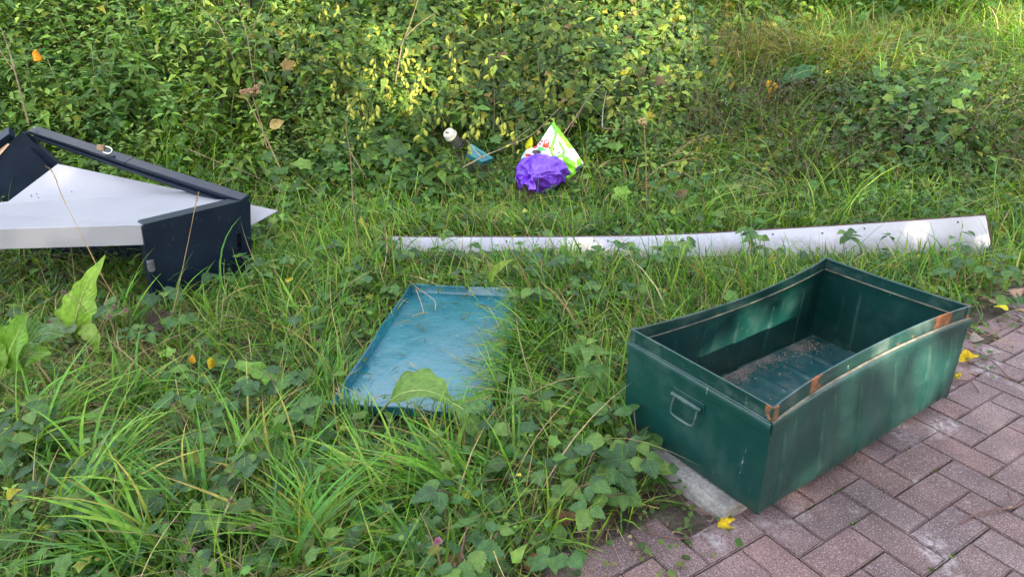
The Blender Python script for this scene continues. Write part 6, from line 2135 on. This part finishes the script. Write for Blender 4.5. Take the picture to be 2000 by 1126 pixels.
def build_stalks():
    # tall dead stalks at the left
    def stalk(pts, rad, label, mat=M_WOOD, name='dead_stalk', cat='stalk', twigs=()):
        P = [AT(*p) for p in pts]
        t = empty(name, P[0], label, cat)
        n = 20
        obj('stem', tube(smooth_path(P, n), [.72 * rad * (1 - .6 * i / n) for i in range(n + 1)], 6), mat, t)
        for tw in twigs:
            Q = [AT(*p) for p in tw]
            obj('twig', tube(smooth_path(Q, 8), [rad * .55 * (1 - .6 * i / 8) for i in range(9)], 5), mat, t)
        return t
    stalk([(57, 245, 4.35), (36, 165, 4.3), (18, 100, 4.28), (4, 60, 4.26)], .0085, 'tall brown dead stalk leaning at the far left behind the navy box', twigs=[[(30, 140, 4.3), (14, 120, 4.28), (0, 98, 4.26)]])
    stalk([(470, 150, 4.9), (440, 75, 4.9), (420, 40, 4.9), (372, 0, 4.9)], .006, 'thin dark dead stalk slanting up to the left above the nettles')
    stalk([(497, 165, 4.85), (490, 120, 4.85), (480, 60, 4.85), (455, -5, 4.85)], .007, 'thicker forked dead stalk rising straight above the nettles', twigs=[[(488, 75, 4.85), (500, 40, 4.85), (516, 2, 4.85)]])
    stalk([(772, 165, 4.85), (785, 90, 4.85), (800, 50, 4.85), (818, -5, 4.85)], .006, 'thin straight dead stalk rising among the yellow hop cones', twigs=[[(790, 75, 4.85), (815, 50, 4.85), (850, 25, 4.85)]])
    stalk([(700, 485, 3.15), (690, 400, 3.15), (684, 300, 3.15), (676, 245, 3.15), (694, 180, 3.15)], .0045, 'thin dark upright stem with a pale bent tip left of the plastic jar', M_STEM, twigs=[[(686, 300, 3.15), (705, 330, 3.1), (718, 352, 3.1)]])
    stalk([(1176, 249, 4.5), (1178, 215, 4.48), (1184, 178, 4.46)], .006, 'short bleached stick standing up right of the shopping bag', plain('bleached_stick', (.42, .38, .33), .8, .2))
    stalk([(903, 327, 4.25), (945, 305, 4.26), (985, 288, 4.30), (1040, 262, 4.36), (1096, 208, 4.42)], .0065, 'long bare branch slanting up above the small teal box', name='fallen_branch', cat='branch', twigs=[[(990, 287, 4.3), (1012, 268, 4.3), (1036, 250, 4.32)], [(940, 307, 4.26), (925, 290, 4.3), (905, 268, 4.32)]])
    stalk([(1100, 262, 4.5), (1125, 228, 4.5), (1150, 190, 4.5), (1178, 162, 4.5)], .005, 'straight brown twig pointing up right behind the shopping bag', name='fallen_branch', cat='branch')
    stalk([(1176, 250, 4.4), (1200, 252, 4.4), (1222, 252, 4.42)], .004, 'short level twig at the foot of the bleached stick', name='fallen_branch', cat='branch')
    stalk([(370, 292, 3.9), (430, 318, 3.85), (500, 345, 3.8), (560, 380, 3.75)], .003, 'thin fallen brown stem right of the navy rail', M_STEM)
    # dry umbels
    def umbel(pts, heads, label, rad):
        P = [AT(*p) for p in pts]
        t = empty('dry_umbel', P[0], label, 'umbel')
        obj('stem', tube(smooth_path(P, 16), [.0042 * (1 - .5 * i / 16) for i in range(17)], 6), M_STEM, t)
        for i, h in enumerate(heads):
            c = AT(*h)
            q = P[-1]
            obj('ray', tube([q, q.lerp(c, .5) + Vector((0, 0, -.004)), c], .0012, 4), M_STEM, t)
            spiky_head(c, rad, 34, M_UMBEL, t, 'seed_cluster', 60 + i, .5)
    y = 3.9
    umbel([(522, 292, y), (512, 250, y), (500, 210, y), (494, 190, y)], [(471, 178, y), (479, 176, y + .02), (487, 175, y - .02), (495, 174, y), (503, 174, y + .02), (500, 168, y), (508, 163, y + .03), (491, 180, y - .03), (504, 180, y - .02), (480, 181, y)], 'tan dry seed umbel on a leaning stem above the navy box', .013)
    umbel([(548, 330, y - .1), (520, 270, y - .05), (488, 205, y), (474, 185, y)], [(470, 180, y), (476, 183, y), (482, 180, y)], 'second thinner dry umbel stem crossing below the tan umbel', .010)
    y = 3.82
    umbel([(1265, 462, y), (1263, 380, y), (1261, 300, y), (1258, 246, y)], [(1248, 236, y), (1253, 233, y), (1259, 232, y), (1263, 238, y), (1256, 240, y - .02), (1250, 240, y)], 'small dry seed umbel on a long upright stem right of the bags', .009)
    # grass in seed leaning before the white board in the box
    def seed_stalk(pts, label, lo, hi):
        P = smooth_path([AT(*p) for p in pts], 40)
        t = empty('seed_grass', P[0], label, 'grass stalk')
        m = plain('straw_stalk', (.30, .20, .09), .8, .25)
        obj('stem', tube(P, [.0020 * (1 - .6 * i / 40) for i in range(41)], 5), m, t)
        V, Fc = [], []
        r = random.Random(8)
        for k in range(90):
            s = lo + (hi - lo) * k / 90
            i = min(39, int(s * 40)); p = P[i].lerp(P[i + 1], s * 40 - i)
            tn = (P[i + 1] - P[i]).normalized()
            d = (tn + Vector((r.gauss(0, .35), r.gauss(0, .35), r.gauss(0, .35)))).normalized()
            sd = d.cross(Vector((0, 1, .1))).normalized() * .0012
            b = len(V); L = r.uniform(.007, .012)
            V += [p - sd, p + sd, p + d * L]
            Fc.append((b, b + 1, b + 2))
        obj('seed_head', mesh_from(V, Fc), m, t)
    y = 2.62
    seed_stalk([(228, 585, y - .1), (200, 540, y - .1), (175, 490, y - .08), (150, 440, y - .05), (122, 385, y - .02), (104, 338, y), (88, 324, y)], 'long reddish grass stalk in seed leaning left before the white board', .62, .90)
    seed_stalk([(340, 600, y - .02), (352, 545, y), (366, 480, y), (380, 410, y + .02), (388, 374, y + .02)], 'straight straw stalk leaning right before the navy end panel', .75, .98)
    r = random.Random(3)
    # reddish runners creeping over the dirt by the paving
    for i, (pts, lab) in enumerate([([(1215, 978), (1185, 1025), (1150, 1080), (1120, 1105)], 'reddish runner creeping left from under the bramble by the chest'), ([(1050, 1020), (1044, 1060), (1022, 1110)], 'short reddish runner beside the brown leaves at the bottom'),
                                    ([(1300, 930), (1340, 985), (1385, 1002), (1400, 1015)], 'thin runner lying in front of the concrete block'), ([(1240, 1030), (1290, 1045), (1345, 1050), (1350, 1028)], 'curled dry runner on the paving edge below the block'), ([(1880, 640), (1920, 655), (1960, 640), (1998, 618)], 'dark runner creeping over the paving behind the chest'),
                                    ([(1860, 745), (1885, 742), (1900, 748), (1912, 765)], 'fine dark rootlet on the paving at the far corner of the chest'), ([(1915, 690), (1945, 710), (1970, 735), (1995, 745)], 'dark runner across the joints at the right edge')]):
        P = [G(a, b, .012 + .006 * (k % 2)) for k, (a, b) in enumerate(pts)]
        o = obj('runner', tube(smooth_path(P, 18), .0020, 5), M_RSTEM)
        tag(o, lab, 'vine')
    # twig on the paving
    P = [G(a, b, z) for a, b, z in [(1874, 1022, .008), (1898, 1006, .012), (1935, 996, .016), (1972, 991, .012), (1985, 988, .010), (2010, 970, .012)]]
    t = empty('twig', P[0], 'reddish brown twig lying on the pavers at the right edge', 'twig')
    obj('stem', tube(smooth_path(P, 20), [.0022 + .0014 * i / 20 for i in range(21)], 6), M_RSTEM, t)
    obj('side_twig', tube(smooth_path([P[3], G(1976, 978, .02), G(1968, 960, .014)], 6), .0016, 5), M_RSTEM, t)
    obj('knot', tube([P[3] - Vector((.006, 0, 0)), P[3] + Vector((.006, .002, .001))], .0042, 7), M_WOOD, t)
build_stalks()

def build_hop_cones():
    r = random.Random(14)
    def cone_mesh(seed):
        rr_ = random.Random(seed)
        V, Fc = [], []
        for ring in range(6):
            h = -ring * .0052
            rad = .0085 * math.sin((ring + 1.2) / 7.5 * math.pi) ** .7
            for k in range(6):
                a = k * 1.047 + ring * .52
                d = Vector((math.cos(a), math.sin(a), 0)); s = Vector((-math.sin(a), math.cos(a), 0))
                b = len(V)
                c = Vector((0, 0, h))
                V += [c + d * rad * .5 - s * rad * .5, c + d * rad * .5 + s * rad * .5, c + d * rad * 1.08 + s * rad * .35 + Vector((0, 0, -.006)), c + d * rad * .95 + Vector((0, 0, -.0105)), c + d * rad * 1.08 - s * rad * .35 + Vector((0, 0, -.006))]
                Fc.append((b, b + 1, b + 2, b + 3, b + 4))
        return mesh_from(V, Fc, True)
    cm = [cone_mesh(s) for s in range(3)]
    for m in cm: m.materials.append(M_HOP)
    made = []
    spots = [(790, 128, 9), (828, 140, 9), (805, 108, 7), (770, 98, 6), (742, 128, 6), (818, 165, 8), (812, 190, 6), (692, 108, 6), (760, 165, 7), (738, 212, 7), (862, 215, 6), (728, 235, 5), (305, 22, 6), (938, 226, 8), (978, 236, 7), (925, 246, 5), (958, 124, 5), (1008, 262, 5), (888, 122, 4), (1072, 160, 4), (840, 232, 5), (690, 200, 5), (665, 165, 5), (640, 20, 4), (595, 100, 5), (668, 20, 5), (720, 182, 5), (880, 78, 4)]
    for (px, py, k) in spots:
        g = TG(px, py, 0.40)
        c = g + Vector((0, -0.17, 0.03))
        t = empty('hop_cone_cluster', c, 'hanging cluster of yellow green hop cones in the hop curtain', 'hop cones', 'clusters of hop cones in the curtain')
        made.append((t, c))
        obj('stalk', tube([c + Vector((0, .03, .05)), c + Vector((0, 0, .02)), c + Vector((0.01, -.01, -.03))], .0012, 4), M_GSTEM, t)
        dx, ln = r.gauss(0, .03), r.uniform(.07, .16)
        strand = smooth_path([c + Vector((0, .02, .03)), c + Vector((dx * .4, -.015, -ln * .4)), c + Vector((dx, -.01, -ln))], 10)
        obj('strand', tube(strand, .0013, 4), M_GSTEM, t)
        for i in range(k):
            q = strand[min(10, int((i + r.random()) / k * 10))]
            p = q + Vector((r.gauss(0, .016), r.gauss(-.008, .010), r.gauss(-.006, .008)))
            o = bpy.data.objects.new('hop_cone', cm[i % 3]); COL.objects.link(o)
            o.parent = t; o.matrix_parent_inverse = world_matrix(t).inverted()
            s = r.uniform(.65, 1.35)
            o.matrix_basis = Matrix.Translation(p) @ Matrix.Rotation(r.gauss(0, .5), 4, 'X') @ Matrix.Rotation(r.gauss(0, .5), 4, 'Y') @ Matrix.Rotation(r.uniform(0, 6), 4, 'Z') @ Matrix.Scale(s, 4)
    label_by_place(made, 'hanging yellow green hop cones')
build_hop_cones()

# ------------------------------------------------------------------ fallen and turning leaves, each one apart
def build_fallen():
    r = random.Random(31)
    Y, O, B, T, P_ = (.62, .42, .02), (.60, .26, .02), (.14, .065, .040), (.40, .28, .15), (.40, .25, .19)
    def fl(px, py, z, L, col, label, name='fallen_leaf', yy=None, n=None, ang=None, edge=None, cat='leaf'):
        p = G(px, py, z) if yy is None else AT(px, py, yy)
        if yy is None: p.z = max(p.z, tz(p.x, p.y) + z)
        a = ang if ang is not None else r.uniform(0, 6.28)
        k = r.randrange(3)
        me = unit_leaf(H_DEAD[k], col, edge, seed=px)
        if n is None: n = (r.gauss(0, .2), r.gauss(-.3, .2), 1)
        d = Vector((math.cos(a), math.sin(a) * .8, r.gauss(0, .12)))
        if yy is not None: d = Vector((math.cos(a), .1, math.sin(a)))
        o = put_leaf(name, me, M_DRY, p - d * L * .5, d, n, L, r.uniform(.85, 1.1) * (0.62 if col[1] > .3 else 0.9))
        so = o.modifiers.new('thick', 'SOLIDIFY'); so.thickness = 0.01
        tag(o, label, cat)
    up = (0.1, -0.9, 0.3)
    fl(1425, 1021, .008, .075, Y, 'bright yellow leaf on the pavers at the end of the concrete block', ang=.35, edge=(.35, .25, .02))
    fl(1893, 698, .03, .085, Y, 'long yellow leaf at the far right corner of the chest', ang=.2)
    fl(1868, 733, .02, .045, Y, 'small yellow leaf standing by the lower far corner of the chest', ang=1.3)
    fl(1931, 588, .05, .080, P_, 'pinkish brown dry leaf beyond the far right corner of the chest', ang=1.9)
    fl(1984, 568, .06, .085, P_, 'pinkish brown dry leaf at the right edge near the white board end', ang=.4)
    fl(1909, 662, .015, .060, (.30, .24, .21), 'grey curled dry leaf on the dirt behind the chest', ang=.1)
    fl(1957, 600, .05, .055, (.52, .46, .03), 'yellow green leaf between two pinkish dry leaves at the right', ang=2.2)
    fl(1992, 606, .04, .05, T, 'tan dry leaf at the right edge of the picture on the soil', ang=2.5)
    fl(1174, 965, .035, .075, B, 'dark brown curled leaf nearest to the chest', ang=.2, edge=(.06, .03, .02))
    fl(1110, 1002, .03, .085, (.19, .085, .05), 'broad reddish brown leaf left of the dark curled one', ang=-.5)
    fl(1037, 1062, .02, .060, (.24, .13, .085), 'faded brown leaf above the pink runner at the bottom', ang=.9)
    fl(893, 1108, .03, .100, (.22, .12, .085), 'large folded brown leaf at the bottom edge', ang=-.6)
    fl(1046, 1100, .015, .065, (.16, .08, .035), 'crumpled brown leaf low at the paving edge', ang=.3)
    fl(854, 960, .06, .050, Y, 'small yellow leaf sunk in the long grass tuft', ang=2.5, edge=O)
    fl(412, 708, 0, .058, Y, 'bright yellow holed leaf hanging left of the tray', yy=2.22, n=up, ang=1.2)
    fl(376, 701, 0, .036, O, 'small orange leaf beside the bright yellow one', yy=2.24, n=up, ang=1.6)
    fl(402, 740, 0, .045, (.45, .42, .05), 'pale yellow leaf below the bright yellow one', yy=2.18, n=up, ang=-.9)
    fl(1502, 176, 0, .15, (.66, .38, .05), 'orange yellow folded leaf high on the right bank', yy=5.3, n=(.2, -.8, .5), ang=-1.3)
    fl(1430, 168, 0, .09, (.58, .45, .08), 'pale yellow leaf left of the orange one on the right bank', yy=5.5, n=up, ang=1.2)
    fl(540, 242, 0, .09, (.36, .27, .10), 'withered tan and yellow leaf in the hedge right of the tan umbel', yy=4.1, n=up, ang=.4)
    fl(1034, 281, 0, .10, (.62, .60, .02), 'vivid yellow leaf just behind the shopping bag', yy=4.62, n=up, ang=1.2)
    fl(70, 108, 0, .08, O, 'orange leaf high in the nettles at the left', yy=4.6, n=up, ang=1.1)
    fl(1000, 22, 0, .11, (.60, .38, .03), 'golden leaf near the top of the hop curtain', yy=5.9, n=up, ang=1.5)
    fl(975, 14, 0, .11, (.46, .26, .07), 'bronze leaf beside the golden one near the top', yy=5.9, n=up, ang=.3)
    fl(975, 50, 0, .11, (.36, .36, .05), 'yellow green leaf below the bronze one near the top', yy=5.7, n=up, ang=.3)
    fl(1580, 543, 0, .05, (.55, .40, .05), 'yellow leaf in the grass behind the chest', yy=2.9, n=up, ang=1.2)
    fl(1505, 505, 0, .05, (.55, .45, .05), 'pale yellow leaf hanging over the white board bottom', yy=3.1, n=up, ang=1.0)
    fl(1745, 522, 0, .05, (.42, .15, .03), 'rusty orange leaf in the grass below the right end of the board', yy=3.0, n=up, ang=.2)
    fl(1660, 270, 0, .09, (.36, .22, .14), 'brown curled leaf in the middle of the right bank', yy=4.7, n=up, ang=.2)
    fl(1330, 380, 0, .10, (.30, .17, .12), 'brownish purple leaf on the grass above the white board', yy=4.0, n=up, ang=.6)
    fl(1320, 340, 0, .09, (.40, .40, .06), 'yellow green leaf above the brownish purple one', yy=4.2, n=up, ang=.6)
    fl(310, 626, 0, .13, (.05, .035, .03), 'dark brown rotten leaf before the navy end panel', yy=2.55, n=(.1, -.8, .6), ang=.5)
    fl(20, 850, .1, .06, (.5, .33, .05), 'orange yellow withered blade at the left edge', ang=-1.2)
    fl(28, 965, .10, .05, (.42, .38, .05), 'spotted yellow leaf at the left edge below the dock clump', ang=1.2)
    fl(40, 975, .09, .05, (.38, .36, .06), 'holed yellow leaf just right of the spotted one', ang=.5)
    fl(90, 1030, .07, .05, (.36, .32, .04), 'yellow bramble leaf low in the left foreground grass', ang=.1)
    fl(565, 545, 0, .04, (.55, .50, .06), 'small pale yellow leaf right of the navy end panel', yy=2.9, n=up, ang=.2)
build_fallen()

def build_tray_litter():
    b = Batch()
    n = 70
    u, v = rng.uniform(.03, LID_W - .03, n), LID_L * (0.03 + 0.94 * rng.random(n) ** 0.8)
    O = np.array([tuple(LMAT @ Vector((a, c_, 0.018 + .004 * rng.random()))) for a, c_ in zip(u, v)])
    D = np.stack([rng.normal(0, 1, n), rng.normal(0, 1, n), np.full(n, .02)], -1)
    N = np.tile([0., 0., 1.], (n, 1))
    c = pick(STRAW + [(0.14, 0.22, 0.05), (0.16, 0.12, 0.07), (0.16, 0.26, 0.05)], n, var=.3)
    m = rng.random(n) < .6
    b.leaves(T_LANCE[:1], O[m], D[m], N[m], rng.uniform(.02, .10, m.sum()), np.full(m.sum(), .10), c[m])
    b.leaves(T_OVATE[:1], O[~m], D[~m], N[~m], rng.uniform(.004, .014, (~m).sum()), np.full((~m).sum(), .8), c[~m])
    b.build('tray_litter', M_DRY, 'dry clippings and crumbs scattered inside the blue green tray')
    for pts, lab in (([(800, 548, .075), (815, 562, .05), (848, 586, .04), (850, 606, .032)], 'dry forked straw stem fallen across the far left corner of the tray'), ([(812, 563, .05), (822, 590, .036), (828, 612, .030)], 'short dry straw lying below the forked straw in the tray'), ([(955, 600, .045), (968, 622, .036), (975, 640, .032)], 'pale dry stem lying at the right rim of the tray')):
        o = obj('straw_stem', tube(smooth_path([G(*p) for p in pts], 12), .0017, 5), plain('straw_pale', (.38, .28, .15), .8, .2))
        tag(o, lab, 'straw')
build_tray_litter()

# ------------------------------------------------------------------ the unseen trees behind the camera that shade the place
def build_trees():
    S = np.array(tuple(SUN_DIR))
    gaps = []
    def gap(p, r_, keep=0.0): gaps.append((np.array(tuple(p)), r_, keep))  # openings shaped into the crowns along sun rays to light chosen spots
    W = lambda x, y, z: TM @ Vector((x, y, z))
    gap(W(0.64, TW_, 0.20), 0.085); gap(W(0.50, TW_, 0.17), 0.085); gap(W(0.36, TW_, 0.14), 0.06, .3); gap(W(0.82, TW_, 0.24), 0.09, .5)
    gap(W(0.80, 0, 0.14), 0.10); gap(W(0.88, 0, 0.20), 0.07); gap(W(0.74, 0, 0.32), 0.07); gap(W(0.42, 0, 0.12), 0.05, .7)
    gap(AT(800, 130, 5.2), 0.32, .2); gap(AT(760, 190, 5.0), .25, .35); gap(AT(1180, 90, 6.0), 0.35); gap(AT(1240, 75, 6.2), .25, .2); gap(AT(1400, 20, 7.2), .6, .3); gap(AT(1960, 130, 6.4), .55, .1); gap(AT(1920, 220, 5.4), .3, .2)
    gap(AT(1990, 50, 7.5), .5, .1); gap(AT(1000, 30, 6.4), .5, .4); gap(AT(620, 40, 6.3), .5, .55); gap(AT(1035, 280, 4.62), .10); gap(AT(1090, 300, 4.4), .14, .4); gap(AT(1500, 130, 6.0), .4, .5); gap(AT(1700, 140, 6.0), .5, .45); gap(AT(300, 60, 6.0), .6, .5); gap(AT(120, 60, 6.0), .5, .55); gap(AT(480, 60, 6.0), .4, .5); gap(AT(1750, 200, 5.4), .6, .45); gap(AT(1850, 90, 7.0), .6, .3); gap(AT(1600, 60, 7.0), .5, .5); gap(AT(1150, 160, 5.6), .5, .55); gap(AT(950, 120, 5.6), .5, .6); gap(AT(1350, 150, 5.6), .4, .6)
    r = np.random.default_rng(41)
    perp = np.array([0.838, 0.545]); dh = np.array([0.545, -0.838])
    lt = leaf_template(2, p_ovate, 0.2, 0.2)
    labels = ['leafy tree behind the camera, leftmost of the row shading the scene', 'leafy tree behind the camera, second of the row shading the scene', 'leafy tree behind the camera, third of the row shading the scene', 'leafy tree behind the camera, rightmost of the row shading the scene']
    for i, u in enumerate((-1.6, 2.6, 6.8, 11.0)):
        c = dh * 9.0 + perp * u
        t = empty('tree', (c[0], c[1], 0), labels[i], 'tree')
        path = [Vector((c[0], c[1], -0.1)), Vector((c[0] + .05, c[1], 1.5)), Vector((c[0] - .08, c[1] + .05, 4)), Vector((c[0], c[1], 8.5))]
        n = 16
        obj('trunk', tube(smooth_path(path, n), [.20 * (1 - .8 * k / n) + .015 for k in range(n + 1)], 10), M_WOOD, t)
        for k in range(7):
            a = k * 2.4 + i; z0 = 2.0 + k * .75
            q = Vector((c[0], c[1], z0))
            e = q + Vector((math.cos(a) * 1.7, math.sin(a) * 1.2, 1.1))
            obj('limb', tube(smooth_path([q, q.lerp(e, .5) + Vector((0, 0, .15)), e], 8), [.06 * (1 - .7 * s / 8) for s in range(9)], 6), M_WOOD, t)
        m = 24000
        uu = r.uniform(-2.45, 2.45, m); dd = r.normal(0, 0.75, m); zz = r.uniform(1.9, 9.6, m)
        edge = np.abs(uu) / 2.45
        dd *= 1.2 - 0.5 * edge
        O = np.stack([c[0] + perp[0] * uu + dh[0] * dd, c[1] + perp[1] * uu + dh[1] * dd, zz], -1)
        keep = np.ones(m, bool)
        for (p, rad, kp) in gaps:
            v = O - p
            al = v @ S
            dist = np.linalg.norm(v - al[:, None] * S, axis=1)
            keep &= ~((dist < rad + 0.05) & (r.random(m) > kp))
        O = O[keep]; k = len(O)
        b = Batch()
        D = r.normal(0, 1, (k, 3)); D[:, 2] -= .4
        b.leaves([lt], O, D, r.normal(0, 1, (k, 3)), r.uniform(.14, .24, k), np.full(k, 1.0), pick([(.06, .12, .025), (.08, .14, .025)], k))
        cr = b.build('crown', M_LEAF, kind=None)
        attach(cr, t)
build_trees()
